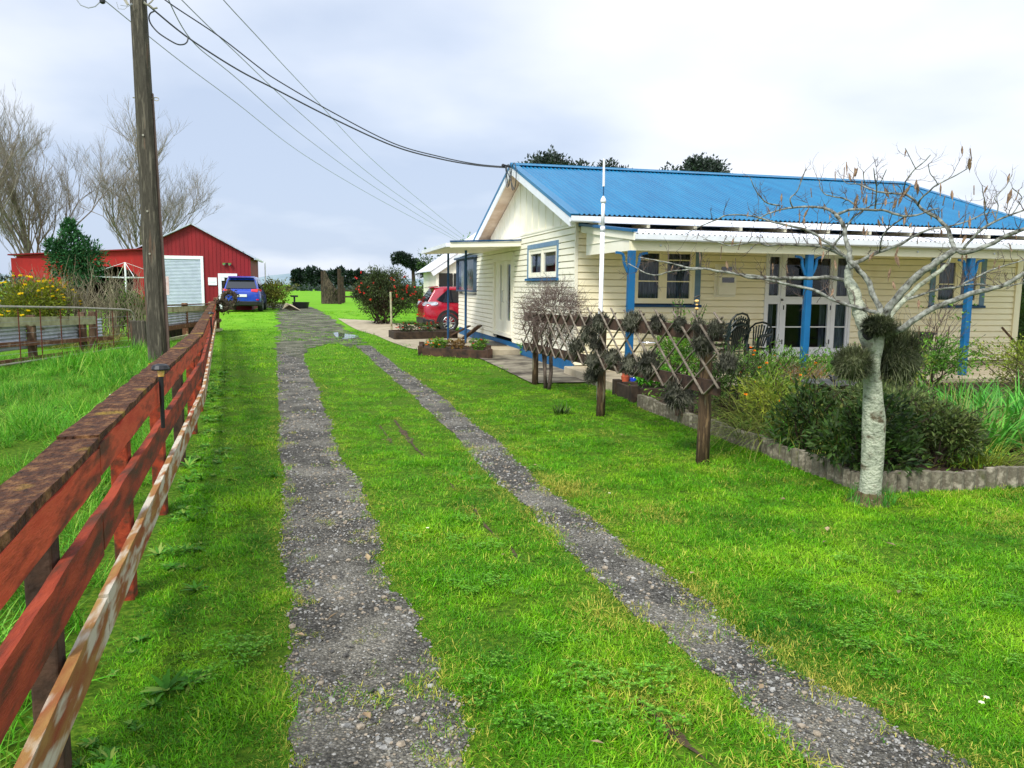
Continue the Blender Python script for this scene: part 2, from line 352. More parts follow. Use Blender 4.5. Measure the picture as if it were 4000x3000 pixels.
T2R = prof([(2500, 1900), (2078, 1652), (1960, 1590), (1788, 1484), (1640, 1380), (1500, 1290), (1370, 1200), (1240, 1100), (1120, 1000), (1060, 945), (1005, 900), (945, 850), (870, 800), (820, 762), (785, 735), (775, 722)])
def fx(P, Y): return np.interp(Y, P[0], P[1])
YMIN = {id(T1L): .2}
def wig(Y, s): return (.022*np.sin(Y*1.9+s)+.014*np.sin(Y*4.3+s*2))*np.clip(8/(Y+4), .25, 1)+(.014*np.sin(Y*11.7+s*3)+.010*np.sin(Y*23+s))*np.clip(3/(Y+.1), 0, 1)
def track_d(X, Y):                            # signed distance into the nearest gravel track (positive inside)
    a = np.minimum(X-(fx(T1L, Y)+wig(Y, 1)), (fx(T1R, Y)+wig(Y, 2)*1.8)-X)
    b = np.minimum(X-(fx(T2L, Y)+wig(Y, 4)), (fx(T2R, Y)+wig(Y, 5)*1.4)-X)
    a = np.where(Y > 24, -9, a); b = np.where(Y > 22.5, -9, b)
    return np.maximum(a, b)
def inpoly(X, Y, poly):
    X = np.asarray(X); Y = np.asarray(Y); ins = np.zeros(X.shape, bool); n = len(poly)
    for i in range(n):
        x0, y0 = poly[i][:2]; x1, y1 = poly[(i+1) % n][:2]
        c = ((y0 > Y) != (y1 > Y)) & (X < (x1-x0)*(Y-y0)/((y1-y0) or 1e-9)+x0); ins ^= c
    return ins
YARD = [tuple(p[:2]) for p in d2w([(597, 760), (603, 700), (596, 690), (606, 680), (560, 675), (520, 668), (560, 662), (640, 668), (672, 676), (700, 690), (735, 706), (775, 728), (790, 742), (755, 752), (735, 742), (700, 745), (665, 757), (650, 775)])]
PATH = [tuple(gp(x, y)[:2]) for x, y in ((1320, 1262), (1440, 1266), (1560, 1273), (1710, 1283))]+[(4.9, 28), (4.9, 18.4), (3.2, 18.4)]+[tuple(gp(x, y)[:2]) for x, y in ((1650, 1372), (1590, 1360), (1520, 1335), (1470, 1312), (1400, 1292))]
BED = [(4.34, 10.3), (4.34, 5.52), (14, 5.42), (14, 11.5), (4.6, 11.5)]
HOUSE = [(4.5, 11.5), (15.3, 11.5), (15.3, 27.6), (4.7, 27.6), (4.7, 14.5), (4.5, 14.5)]
STRIP = [(3.5, 13.05), (4.8, 13.05), (4.8, 18.7), (3.55, 18.7)]
def fenceX(Y): Y = np.asarray(Y, dtype=float); return -.62-.077*Y-.034*np.maximum(0, Y-10)

ground_m = bpy.data.materials.new('lawn_ground'); ground_m.use_nodes = True
nt = ground_m.node_tree; N = nt.nodes; L = nt.links; b = N['Principled BSDF']; b.inputs['Roughness'].default_value = .95; b.inputs['Specular IOR Level'].default_value = .1
geo = N.new('ShaderNodeNewGeometry')
def tex(scale, detail=6, v=None):
    t = N.new('ShaderNodeTexNoise'); t.inputs['Scale'].default_value = scale; t.inputs['Detail'].default_value = detail; t.inputs['Roughness'].default_value = .65
    L.new(v or geo.outputs['Position'], t.inputs['Vector']); return t.outputs['Fac']
def ramp(f, st):
    r = N.new('ShaderNodeValToRGB'); L.new(f, r.inputs[0]); e = r.color_ramp.elements
    e[0].position = st[0][0]; e[0].color = st[0][1]; e[1].position = st[-1][0]; e[1].color = st[-1][1]
    for p, c in st[1:-1]: e.new(p).color = c
    return r.outputs[0]
near = ramp(tex(28), [(.3, srgb(34, 54, 10)), (.5, srgb(70, 104, 20)), (.7, srgb(112, 132, 40))])
far = ramp(tex(.35), [(.3, srgb(92, 150, 30)), (.5, srgb(112, 166, 38)), (.72, srgb(136, 176, 60))])
fine = ramp(tex(3.2), [(.3, srgb(76, 134, 20)), (.7, srgb(126, 184, 44))])
sepp = N.new('ShaderNodeSeparateXYZ'); L.new(geo.outputs['Position'], sepp.inputs[0])
mr = N.new('ShaderNodeMapRange'); mr.inputs[1].default_value = 14; mr.inputs[2].default_value = 34; L.new(sepp.outputs[1], mr.inputs[0])
mf = N.new('ShaderNodeMixRGB'); mf.inputs[0].default_value = .5; L.new(far, mf.inputs[1]); L.new(fine, mf.inputs[2])
m1 = N.new('ShaderNodeMixRGB'); L.new(mr.outputs[0], m1.inputs[0]); L.new(near, m1.inputs[1]); L.new(mf.outputs[0], m1.inputs[2])
L.new(m1.outputs[0], b.inputs['Base Color'])
bp = N.new('ShaderNodeBump'); bp.inputs['Distance'].default_value = .05; bp.inputs['Strength'].default_value = .6; L.new(tex(14), bp.inputs['Height']); L.new(bp.outputs[0], b.inputs['Normal'])

def spread(a, b, n, p=2.4):
    t = np.linspace(-1, 1, n); return np.sign(t)*np.abs(t)**p*(b-a)/2+(a+b)/2
xs = np.unique(np.concatenate([np.linspace(-12, 14, 53), -12-np.geomspace(.5, 3500, 30), 14+np.geomspace(.5, 3500, 30)]))
ys = np.unique(np.concatenate([np.linspace(-6, 50, 90), -6-np.geomspace(.5, 200, 8), 50+np.geomspace(1, 5200, 34)]))
gm = M(); XX, YY = np.meshgrid(xs, ys)
gm.v = np.stack([XX.ravel(), YY.ravel(), tz(XX, YY).ravel()], 1).tolist(); nx = len(xs)
gm.f = [(j*nx+i, j*nx+i+1, (j+1)*nx+i+1, (j+1)*nx+i) for j in range(len(ys)-1) for i in range(nx-1)]
tag(gm.build('ground', ground_m, smooth=True), None, None, kind='structure')

def gravel_mat(name, a, b_, c, sc):
    m = bpy.data.materials.new(name); m.use_nodes = True; n2 = m.node_tree; N = n2.nodes; L = n2.links; p = N['Principled BSDF']
    p.inputs['Roughness'].default_value = .85; p.inputs['Specular IOR Level'].default_value = .3
    g = N.new('ShaderNodeNewGeometry')
    vo = N.new('ShaderNodeTexVoronoi'); vo.inputs['Scale'].default_value = sc; L.new(g.outputs['Position'], vo.inputs['Vector'])
    cr = N.new('ShaderNodeValToRGB'); sx = N.new('ShaderNodeSeparateColor'); L.new(vo.outputs['Color'], sx.inputs[0]); L.new(sx.outputs[0], cr.inputs[0])
    e = cr.color_ramp.elements; e[0].position = .0; e[0].color = a; e[1].position = 1; e[1].color = c; e.new(.6).color = b_
    n1 = N.new('ShaderNodeTexNoise'); n1.inputs['Scale'].default_value = 2.2; n1.inputs['Detail'].default_value = 6; L.new(g.outputs['Position'], n1.inputs['Vector'])
    r1 = N.new('ShaderNodeValToRGB'); L.new(n1.outputs['Fac'], r1.inputs[0]); r1.color_ramp.elements[0].position = .42; r1.color_ramp.elements[0].color = srgb(64, 60, 50)
    r1.color_ramp.elements[1].position = .62; r1.color_ramp.elements[1].color = srgb(168, 162, 144)
    mx = N.new('ShaderNodeMixRGB'); mx.inputs[0].default_value = .55; L.new(cr.outputs[0], mx.inputs[1]); L.new(r1.outputs[0], mx.inputs[2])
    mr = N.new('ShaderNodeMapRange'); mr.inputs[1].default_value = .0; mr.inputs[2].default_value = .6; mr.inputs[3].default_value = 1; mr.inputs[4].default_value = .45; L.new(vo.outputs['Distance'], mr.inputs[0])
    mm = N.new('ShaderNodeVectorMath'); mm.operation = 'SCALE'; L.new(mx.outputs[0], mm.inputs[0]); L.new(mr.outputs[0], mm.inputs['Scale'])
    L.new(mm.outputs[0], p.inputs['Base Color'])
    bp = N.new('ShaderNodeBump'); bp.inputs['Strength'].default_value = 1; bp.inputs['Distance'].default_value = .012; bp.invert = True
    L.new(vo.outputs['Distance'], bp.inputs['Height']); L.new(bp.outputs[0], p.inputs['Normal']); return m
gravelm = gravel_mat('track_gravel', srgb(66, 64, 56), srgb(130, 128, 118), srgb(206, 202, 188), 80)
gravelfar = gravel_mat('yard_gravel', srgb(86, 100, 48), srgb(116, 126, 82), srgb(160, 160, 138), 40)
def track_mesh(name, PL, PR, sl, sr, y0, y1, kr):
    m = M(); Y = np.arange(y0, y1, .05)
    a = fx(PL, Y)+wig(Y, sl); b_ = fx(PR, Y)+wig(Y, sr)*kr; K = 8; st = 0
    for i, y in enumerate(Y):
        for k in range(K+1):
            t = k/K; x = a[i]*(1-t)+b_[i]*t; m.v.append((x, y, .004+tz(x, y)+.006*math.sin(x*9+y*3)*min(t, 1-t)*4*.3))
    n = K+1
    m.f = [(i*n+k, i*n+k+1, (i+1)*n+k+1, (i+1)*n+k) for i in range(len(Y)-1) for k in range(K)]
    return tag(m.build(name, gravelm, smooth=True), None, None, kind='structure')
track_mesh('gravel_track', T1L, T1R, 1, 2, .3, 23.6, 1.8)
track_mesh('gravel_track', T2L, T2R, 4, 5, .3, 22.3, 1.4)
def sheet(name, poly, mat, dz, kind='structure', n=1, label=None, cat=None):
    import bmesh
    me = bpy.data.meshes.new(name); bm = bmesh.new()
    vs = [bm.verts.new((p[0], p[1], (p[2] if len(p) > 2 else 0))) for p in poly]; bm.faces.new(vs)
    bmesh.ops.triangulate(bm, faces=bm.faces[:])
    for _ in range(n): bmesh.ops.subdivide_edges(bm, edges=[e for e in bm.edges if e.calc_length() > 1.2], cuts=1); bmesh.ops.triangulate(bm, faces=bm.faces[:])
    for v in bm.verts: v.co.z += dz+float(tz(v.co.x, v.co.y))
    bm.normal_update()
    if sum(f.normal.z for f in bm.faces) < 0: bmesh.ops.reverse_faces(bm, faces=bm.faces[:])
    bm.to_mesh(me); bm.free(); me.materials.append(mat); o = bpy.data.objects.new(name, me); COL.objects.link(o)
    return tag(o, label, cat, kind=kind)
def ragged(poly, amp=.12, step=.3):
    out = []
    for i in range(len(poly)):
        a = Vector(poly[i][:2]); b_ = Vector(poly[(i+1) % len(poly)][:2]); k = max(1, int((b_-a).length/step))
        nn = Vector((-(b_-a).y, (b_-a).x)).normalized()
        for j in range(k):
            p = a.lerp(b_, j/k)+nn*(U(-amp, amp) if j else 0); out.append((p.x, p.y))
    return out
sheet('gravel_yard', ragged(YARD, .15), gravelfar, .012, n=3)
sheet('concrete_path', PATH, concrete, .018, n=3)
sheet('side_path', STRIP, concreteD, .024, n=2)
pud = [(gp(x, y)) for x, y in ((1300, 1302), (1325, 1300), (1350, 1306), (1385, 1311), (1402, 1316), (1385, 1322), (1350, 1326), (1322, 1325), (1312, 1318), (1306, 1310))]
sheet('puddle', [(p[0], p[1]) for p in pud], water, .022, n=0)
# bare ruts cut into the grass between the tracks
def rut(pts, w):
    m = M(); ws = [gp(x, y) for x, y in pts]; P = []
    for i in range(len(ws)-1):
        a, b_ = ws[i], ws[i+1]; k = max(2, int(np.linalg.norm(b_-a)/.05))
        for j in range(k): P.append(a+(b_-a)*j/k)
    for i, p in enumerate(P):
        ww = w*(.15+.95*abs(math.sin(i*.37+w*30)*math.sin(i*.13+2)))*U(.7, 1.3)*min(1, i*.2, (len(P)-1-i)*.2+.05)
        m.v.append((p[0]-ww*U(.6, 1.2), p[1], .005)); m.v.append((p[0]+ww*U(.6, 1.2), p[1], .005))
    m.f = [(2*i, 2*i+1, 2*i+3, 2*i+2) for i in range(len(P)-1)]
    return tag(m.build('wheel_rut', mud), None, None, kind='structure'), [(p[0], p[1]) for p in P]
RUTS = []
for pts, w in (([(1540, 1640), (1575, 1690), (1625, 1755), (1665, 1790)], .05), ([(1480, 1660), (1510, 1700), (1535, 1740)], .03), ([(1840, 1970), (1900, 2060), (1960, 2120)], .035),
               ([(1990, 2130), (2050, 2230)], .035), ([(2480, 2720), (2560, 2800), (2640, 2880), (2760, 2975), (2840, 3040)], .07), ([(1720, 1840), (1790, 1930)], .03)):
    o_, P_ = rut(pts, w); RUTS += [(x, y, w) for x, y in P_]
RUTS = np.array(RUTS)
# garden bed
sheet('garden_bed', BED, soil, .09, n=3)

# ------------------------------------------------------------------ grass, weeds and stones (uncountable): points carry instances of small tufts
def src_obj(m, name, mat):
    me = m.mesh(name); me.materials.append(mat); return bpy.data.objects.new(name, me)
def scatter(name, pts, rot, scl, dry, srcs, label):
    me = bpy.data.meshes.new(name); me.vertices.add(len(pts)); me.vertices.foreach_set('co', np.asarray(pts, dtype=np.float32).ravel())
    for nm, ty, arr in (('rot', 'FLOAT_VECTOR', rot), ('scl', 'FLOAT', scl), ('dry', 'FLOAT', dry)):
        at = me.attributes.new(nm, ty, 'POINT'); at.data.foreach_set('vector' if ty == 'FLOAT_VECTOR' else 'value', np.asarray(arr, dtype=np.float32).ravel())
    me.update(); o = bpy.data.objects.new(name, me); COL.objects.link(o); tag(o, label, name.replace('_', ' '), kind='stuff')
    ng = bpy.data.node_groups.new(name, 'GeometryNodeTree'); ng.interface.new_socket('Geometry', in_out='INPUT', socket_type='NodeSocketGeometry')
    ng.interface.new_socket('Geometry', in_out='OUTPUT', socket_type='NodeSocketGeometry')
    N = ng.nodes; L = ng.links; gi = N.new('NodeGroupInput'); go = N.new('NodeGroupOutput'); jn = N.new('GeometryNodeJoinGeometry')
    def attr(nm, ty):
        a = N.new('GeometryNodeInputNamedAttribute'); a.data_type = ty; a.inputs['Name'].default_value = nm; return a.outputs['Attribute']
    gj = N.new('GeometryNodeGeometryToInstance')
    for sx in srcs:
        oi = N.new('GeometryNodeObjectInfo'); oi.inputs['Object'].default_value = sx; oi.inputs['As Instance'].default_value = True
        L.new(oi.outputs['Geometry'], jn.inputs[0])
    ip = N.new('GeometryNodeInstanceOnPoints'); L.new(gi.outputs[0], ip.inputs['Points']); L.new(jn.outputs[0], ip.inputs['Instance'])
    ip.inputs['Pick Instance'].default_value = True
    rv = N.new('FunctionNodeRandomValue'); rv.data_type = 'INT'; rv.inputs['Min'].default_value = 0 if False else 0
    L.new(attr('rot', 'FLOAT_VECTOR'), ip.inputs['Rotation']); L.new(attr('scl', 'FLOAT'), ip.inputs['Scale'])
    L.new(ip.outputs[0], go.inputs[0])
    md = o.modifiers.new('scatter', 'NODES'); md.node_group = ng
    return o
def grass_mat(name, cols, dryc, tr=.3):
    m = bpy.data.materials.new(name); m.use_nodes = True; n2 = m.node_tree; N = n2.nodes; L = n2.links; p = N['Principled BSDF']
    p.inputs['Roughness'].default_value = .5; p.inputs['Specular IOR Level'].default_value = .25
    g = N.new('ShaderNodeNewGeometry')
    n1 = N.new('ShaderNodeTexNoise'); n1.inputs['Scale'].default_value = 1.1; n1.inputs['Detail'].default_value = 8; n1.inputs['Roughness'].default_value = .7; L.new(g.outputs['Position'], n1.inputs['Vector'])
    r = N.new('ShaderNodeValToRGB'); L.new(n1.outputs['Fac'], r.inputs[0]); e = r.color_ramp.elements
    e[0].position = .34; e[0].color = cols[0]; e[1].position = .66; e[1].color = cols[2]; e.new(.5).color = cols[1]
    a = N.new('ShaderNodeAttribute'); a.attribute_type = 'INSTANCER'; a.attribute_name = 'dry'
    isl = N.new('ShaderNodeMath'); isl.operation = 'ADD'; L.new(a.outputs['Fac'], isl.inputs[0]); isl.inputs[1].default_value = -.5
    i3 = N.new('ShaderNodeMath'); i3.operation = 'ADD'; L.new(isl.outputs[0], i3.inputs[0]); L.new(g.outputs['Random Per Island'], i3.inputs[1])
    i2 = N.new('ShaderNodeMapRange'); i2.inputs[1].default_value = .35; i2.inputs[2].default_value = .65; L.new(i3.outputs[0], i2.inputs[0])
    mx = N.new('ShaderNodeMixRGB'); L.new(i2.outputs[0], mx.inputs[0]); L.new(r.outputs[0], mx.inputs[1]); mx.inputs[2].default_value = dryc
    hv = N.new('ShaderNodeHueSaturation'); L.new(mx.outputs[0], hv.inputs['Color']); mr = N.new('ShaderNodeMapRange'); L.new(g.outputs['Random Per Island'], mr.inputs[0])
    mr.inputs[3].default_value = .45; mr.inputs[4].default_value = 1.5; L.new(mr.outputs[0], hv.inputs['Value']); L.new(hv.outputs[0], p.inputs['Base Color'])
    t = N.new('ShaderNodeBsdfTranslucent'); L.new(hv.outputs[0], t.inputs['Color']); ms = N.new('ShaderNodeMixShader'); ms.inputs[0].default_value = tr
    L.new(p.outputs[0], ms.inputs[1]); L.new(t.outputs[0], ms.inputs[2]); L.new(ms.outputs[0], N['Material Output'].inputs[0]); return m
gA = grass_mat('lawn_blades', (srgb(54, 122, 4), srgb(100, 172, 8), srgb(152, 204, 26)), srgb(178, 172, 72))
gT = grass_mat('paddock_blades', (srgb(52, 122, 18), srgb(88, 164, 30), srgb(130, 196, 56)), srgb(150, 168, 70))
gW = grass_mat('weed_leaves', (srgb(56, 118, 24), srgb(78, 146, 34), srgb(104, 172, 50)), srgb(120, 140, 60))
def tuft(n, rad, ln, w, droop, mat, name, lean=.8, seg=2):
    m = M()
    for _ in range(n):
        a = U(0, 2*PI); r = rad*math.sqrt(U(0, 1)); d = Vector((U(-1, 1)*lean, U(-1, 1)*lean, 1))
        m.blade((r*math.cos(a), r*math.sin(a), -.003), d, ln*U(.5, 1.15), w*U(.7, 1.3), droop*U(.4, 1.6), seg)
    return src_obj(m, name, mat)
lawn_src = [tuft(110, .085, .036, .0034, .9, gA, 'tuft_%d' % i, .95) for i in range(3)]+[tuft(90, .085, .030, .0042, 1.3, gA, 'tuft_c', 1.4)]
far_src = [tuft(70, .24, .055, .011, .8, gA, 'tuftf_%d' % i, .9) for i in range(2)]
tall_src = [tuft(50, .14, .34, .008, 1.3, gT, 'tall_%d' % i, .7, 4) for i in range(3)]
def weed(n, ln, w, name, mat, up=.5):
    m = M()
    for i in range(n):
        a = 2*PI*i/n+U(-.3, .3); m.blade((0, 0, 0), (math.cos(a), math.sin(a), up*U(.5, 1.5)), ln*U(.6, 1.1), w*U(.8, 1.2), .7, 3, .3)
    return src_obj(m, name, mat)
weed_src = [weed(17, .12, .030, 'weed_a', gW, .6), weed(22, .09, .022, 'weed_b', gW, .9), weed(13, .15, .034, 'weed_c', gW, 1.1), weed(26, .07, .026, 'weed_d', gW, .7)]
clov = M()
for _ in range(36):
    a = U(0, 2*PI); r = .09*math.sqrt(U(0, 1)); p = (r*math.cos(a), r*math.sin(a), U(.02, .045))
    for k in range(3): clov.leaf(p, (math.cos(a+k*2.1), math.sin(a+k*2.1), .2), (0, 0, 1), .014, .012)
gC = grass_mat('clover_leaves', (srgb(78, 140, 24), srgb(98, 164, 34), srgb(120, 180, 50)), srgb(120, 160, 60)); clov_src = [src_obj(clov, 'clover', gC)]
peb = []
for i in range(5):
    m = M(); m.blob((0, 0, .2), (1, U(.6, .9), U(.4, .6)), 1, .22); peb.append(m)
pebmat = mk('pebble', srgb(112, 112, 108), srgb(168, 166, 158), scale=40, detail=2, rough=.8, isl=0)
pbl = bpy.data.materials['pebble']; 
peblight = mk('pale_pebble', srgb(168, 164, 152), srgb(196, 190, 176), scale=70, rough=.8)
pebwarm = mk('warm_pebble', srgb(120, 108, 90), srgb(168, 156, 136), scale=40, rough=.85)
pebdark = mk('dark_pebble', srgb(58, 56, 52), srgb(96, 94, 88), scale=70, rough=.75)
peb_src = [src_obj(m, 'stone_%d' % i, (pebmat, pebdark, pebmat, pebwarm, pebdark)[i]) for i, m in enumerate(peb)]
def vnoise(X, Y, s, seed):                    # smooth value noise
    g = np.random.default_rng(seed).random((64, 64)); x = X*s+100; y = Y*s+100; i = np.floor(x).astype(int); j = np.floor(y).astype(int); fx_ = x-i; fy_ = y-j
    fx_ = fx_*fx_*(3-2*fx_); fy_ = fy_*fy_*(3-2*fy_); a = g[i % 64, j % 64]; b_ = g[(i+1) % 64, j % 64]; c = g[i % 64, (j+1) % 64]; d_ = g[(i+1) % 64, (j+1) % 64]
    return (a*(1-fx_)+b_*fx_)*(1-fy_)+(c*(1-fx_)+d_*fx_)*fy_
def pts_in(y0, y1, dens, xa, xb):
    A = (y1-y0)*(xb-xa); n = int(A*dens); return npr.uniform(xa, xb, n), npr.uniform(y0, y1, n)
def seen(X, Y, margin=.6):                     # only where the photograph (or a step to the side) could see
    lx = -.30*Y-1.4-margin; rx = .95*Y+2.2+margin; return (X > lx) & (X < rx)
def lawn_mask(X, Y):
    ok = seen(X, Y) & (X > fenceX(Y)+.02)
    for pl in (PATH, BED, HOUSE, STRIP): ok &= ~inpoly(X, Y, pl)
    return ok
LX = []; LY = []; 
for y0, y1, dn, xa, xb in ((1.6, 3.6, 420, -2, 5.5), (3.6, 5.5, 300, -2.5, 7.5), (5.5, 8, 190, -3, 9), (8, 11, 110, -3, 5), (11, 15, 60, -3.5, 5)):
    x, y = pts_in(y0, y1, dn, xa, xb); LX.append(x); LY.append(y)
X = np.concatenate(LX); Y = np.concatenate(LY); d = track_d(X, Y)
rm = np.zeros(len(X))
for rx, ry, w in RUTS[::2]: rm = np.maximum(rm, 1-np.clip(np.hypot(X-rx, Y-ry)/(w*1.9), 0, 1)*1.)
edge = np.exp(-np.maximum(d, 0)/.045)*.85+.03*(vnoise(X, Y, 2.5, 3) > .5)+.10*(vnoise(X, Y, 6, 4) > .78)
ok = lawn_mask(X, Y) & ((d < -.01) | (npr.random(len(X)) < edge)) & ((rm < .12) | (npr.random(len(X)) < .12)) & (npr.random(len(X)) > .55*(vnoise(X, Y, 3.1, 9) > .86))
X, Y, d, rm = X[ok], Y[ok], d[ok], rm[ok]
patch = .6*vnoise(X, Y, 1.3, 11)+.4*vnoise(X, Y, 4.5, 12)
rgt = (X > fx(T2R, Y))*np.exp(-(X-fx(T2R, Y))/.7)*(np.sin(X*6+Y*2.5)+np.sin(Y*5.1-X*3) > .2)
dry = np.clip(.04+.46*np.exp(np.minimum(d, 0)/.10)+.34*rgt*(npr.random(len(X)) > .3)+.30*ss(.60, .72, patch)*(.4+.6*(X > 1.0))+npr.normal(0, .06, len(X))+.5*(rm > 0)+.10*(X > 1.2)*(Y < 7)*(np.sin(X*4)*np.sin(Y*3.3) > .1), 0, .95)
hgt = .74+.6*npr.random(len(X)) - .38*np.exp(np.minimum(d, 0)/.08)+.75*(vnoise(X, Y, 2.6, 21)-.45)+.4*(vnoise(X, Y, 9, 22)-.5)
rot = np.stack([npr.normal(0, .12, len(X)), npr.normal(0, .12, len(X)), npr.uniform(0, 6.28, len(X))], 1)
scatter('lawn_grass', np.stack([X, Y, tz(X, Y)], 1), rot, np.clip(hgt, .35, 1.9), dry, lawn_src, 'short bright green mown grass of the lawn beside the gravel tracks')
LX = []; LY = []
for y0, y1, dn, xa, xb in ((15, 20, 16, -4, 5), (20, 30, 16, -5, 6), (30, 42, 5, -6, 14)):
    x, y = pts_in(y0, y1, dn, xa, xb); LX.append(x); LY.append(y)
X = np.concatenate(LX); Y = np.concatenate(LY); d = track_d(X, Y)
ok = lawn_mask(X, Y) & (d < -.1) & ~(inpoly(X, Y, YARD) & (npr.random(len(X)) > .62-.25*(np.abs(X+.4)< .5)))
X, Y = X[ok], Y[ok]; n = len(X)
scatter('distant_lawn_grass', np.stack([X, Y, tz(X, Y)], 1), np.stack([npr.normal(0, .1, n), npr.normal(0, .1, n), npr.uniform(0, 6.28, n)], 1), npr.uniform(.6, 1.2, n),
        np.clip(.05+npr.normal(0, .06, n), 0, 1), far_src, 'mown grass of the far lawn towards the barn and the field')
X, Y = pts_in(1.2, 24, 27, -14, -.6); ok = seen(X, Y, 1.5) & (X < fenceX(Y)-.15) & ~((Y > 18.6) & (X < -4.2)) & ~((Y > 20) & (X < -2.8))
x2, y2 = pts_in(16, 19.5, 22, -4.6, -2.3); X = np.concatenate([X[ok], x2[x2 < fenceX(y2)-.2]]); Y = np.concatenate([Y[ok], y2[x2 < fenceX(y2)-.2]]); n = len(X)
pt = np.sin(X*1.9+1)*np.sin(Y*1.4)+npr.normal(0, .2, n); near_pole = (Y > 15.5)*(X > -4.8)
scatter('tall_paddock_grass', np.stack([X, Y, tz(X, Y)], 1), np.stack([npr.normal(.15, .2, n), npr.normal(.1, .2, n), npr.uniform(0, 6.28, n)], 1),
        np.clip(.66+.24*pt+.45*near_pole, .3, 1.4)*npr.uniform(.8, 1.2, n), np.clip(.1+npr.normal(0, .1, n), 0, 1), tall_src, 'tall unmown bright green grass in the paddock behind the red fence')
# weeds along the foot of the fence, clover in the lawn
n = 420; Y = npr.uniform(1.6, 16, n)**1.0; X = fenceX(Y)+np.abs(npr.normal(.03, .16, n)); ok = (X < fx(T1L, Y)-.06)
ok &= vnoise(X, Y, 2.2, 31) > .36; X, Y = X[ok], Y[ok]; n = len(X)
scatter('broadleaf_weeds', np.stack([X, Y, np.full(n, .01)], 1), np.stack([npr.normal(0, .15, n), npr.normal(0, .15, n), npr.uniform(0, 6.28, n)], 1), npr.uniform(.2, .62, n)*np.where(npr.random(n) > .85, 1.3, 1), npr.uniform(0, .35, n),
        weed_src, 'low broad leaved weeds along the foot of the red fence')
CX = []; CY = []
for cx, cy, r, k in ((.95, 2.85, .55, 22), (.75, 4.2, .4, 9), (.62, 5.0, .4, 6), (2.9, 3.1, .8, 22), (3.3, 3.6, .8, 14), (1.9, 2.7, .5, 8), (2.6, 7.8, .7, 9), (3.1, 10.8, .6, 6), (1.2, 6.5, .6, 7), (-.5, 3.5, .3, 6)):
    CX.append(npr.normal(cx, r*.6, k)); CY.append(npr.normal(cy, r*.6, k))
X = np.concatenate(CX); Y = np.concatenate(CY); ok = track_d(X, Y) < -.04; X, Y = X[ok], Y[ok]; n = len(X)
scatter('clover_patch', np.stack([X, Y, np.full(n, .01)], 1), np.stack([np.zeros(n), np.zeros(n), npr.uniform(0, 6.28, n)], 1), npr.uniform(.5, 1.1, n), npr.uniform(0, .3, n), clov_src,
        'darker clover growing in patches of the near lawn')
PX = []; PY = []; PS = []
for y0, y1, dn, xa, xb, s0, s1 in ((1.5, 3.5, 4200, -.4, 3.2, .0025, .009), (3.5, 6, 2000, -.6, 3.4, .004, .011), (6, 10, 600, -.8, 4, .007, .015), (10, 22, 90, -2, 3, .012, .025), (1.5, 8, 150, -.5, 3.2, .008, .022)):
    x, y = pts_in(y0, y1, dn, xa, xb); q = track_d(x, y) > -.02; x, y = x[q], y[q]
    keep = npr.random(len(x)) < .45+.55*(np.sin(x*5+y*2)*np.sin(y*3.1) > -.2); x, y = x[keep], y[keep]
    PX.append(x); PY.append(y); PS.append(s0+(s1-s0)*npr.random(len(x))**2)
X, Y, Z = map(np.concatenate, (PX, PY, PS)); n = len(X)
scatter('gravel_stones', np.stack([X, Y, np.full(n, .004)], 1), np.stack([npr.normal(0, .2, n), npr.normal(0, .2, n), npr.uniform(0, 6.28, n)], 1), Z, np.zeros(n), peb_src, 'loose grey stones and grit on the wheel tracks')
# fallen leaves, and daisies
lm = M()
for _ in range(46):
    x, y = U(-.3, 5), U(2.2, 11)
    if x > .9*y: continue
    lm.leaf((x, y, .035), (U(-1, 1), U(-1, 1), .1), (U(-.3, .3), U(-.3, .3), 1), U(.025, .055), U(.012, .028))
for q in ((1275, 2450), (1420, 2810), (1440, 2210), (3230, 2090), (3500, 2150), (2000, 1640), (1150, 2500)):
    w = gp(*q); lm.leaf((w[0], w[1], .03), (U(-1, 1), U(-1, 1), .2), (0, .2, 1), .07, .035)
tag(lm.build('fallen_leaves', mk('fallen_leaf', srgb(104, 82, 60), srgb(164, 144, 108), scale=8, isl=.3, rough=.8)), 'small brown leaves fallen on the lawn and track', 'leaves', kind='stuff')
dm = M()
for q, c in (((2145, 1700), 0), ((1780, 1480), 0), ((1760, 1470), 0), ((3830, 2790), 1), ((3850, 2770), 1), ((1670, 2090), 0), ((2380, 1950), 0)):
    w = gp(*q)
    for k in range(6): dm.leaf((w[0], w[1], .05), (math.cos(k), math.sin(k), .1), (0, 0, 1), .014, .01)
tag(dm.build('lawn_daisies', mk('daisy', srgb(240, 236, 200), rough=.7)), 'tiny pale daisies in the lawn', 'flowers', kind='stuff')
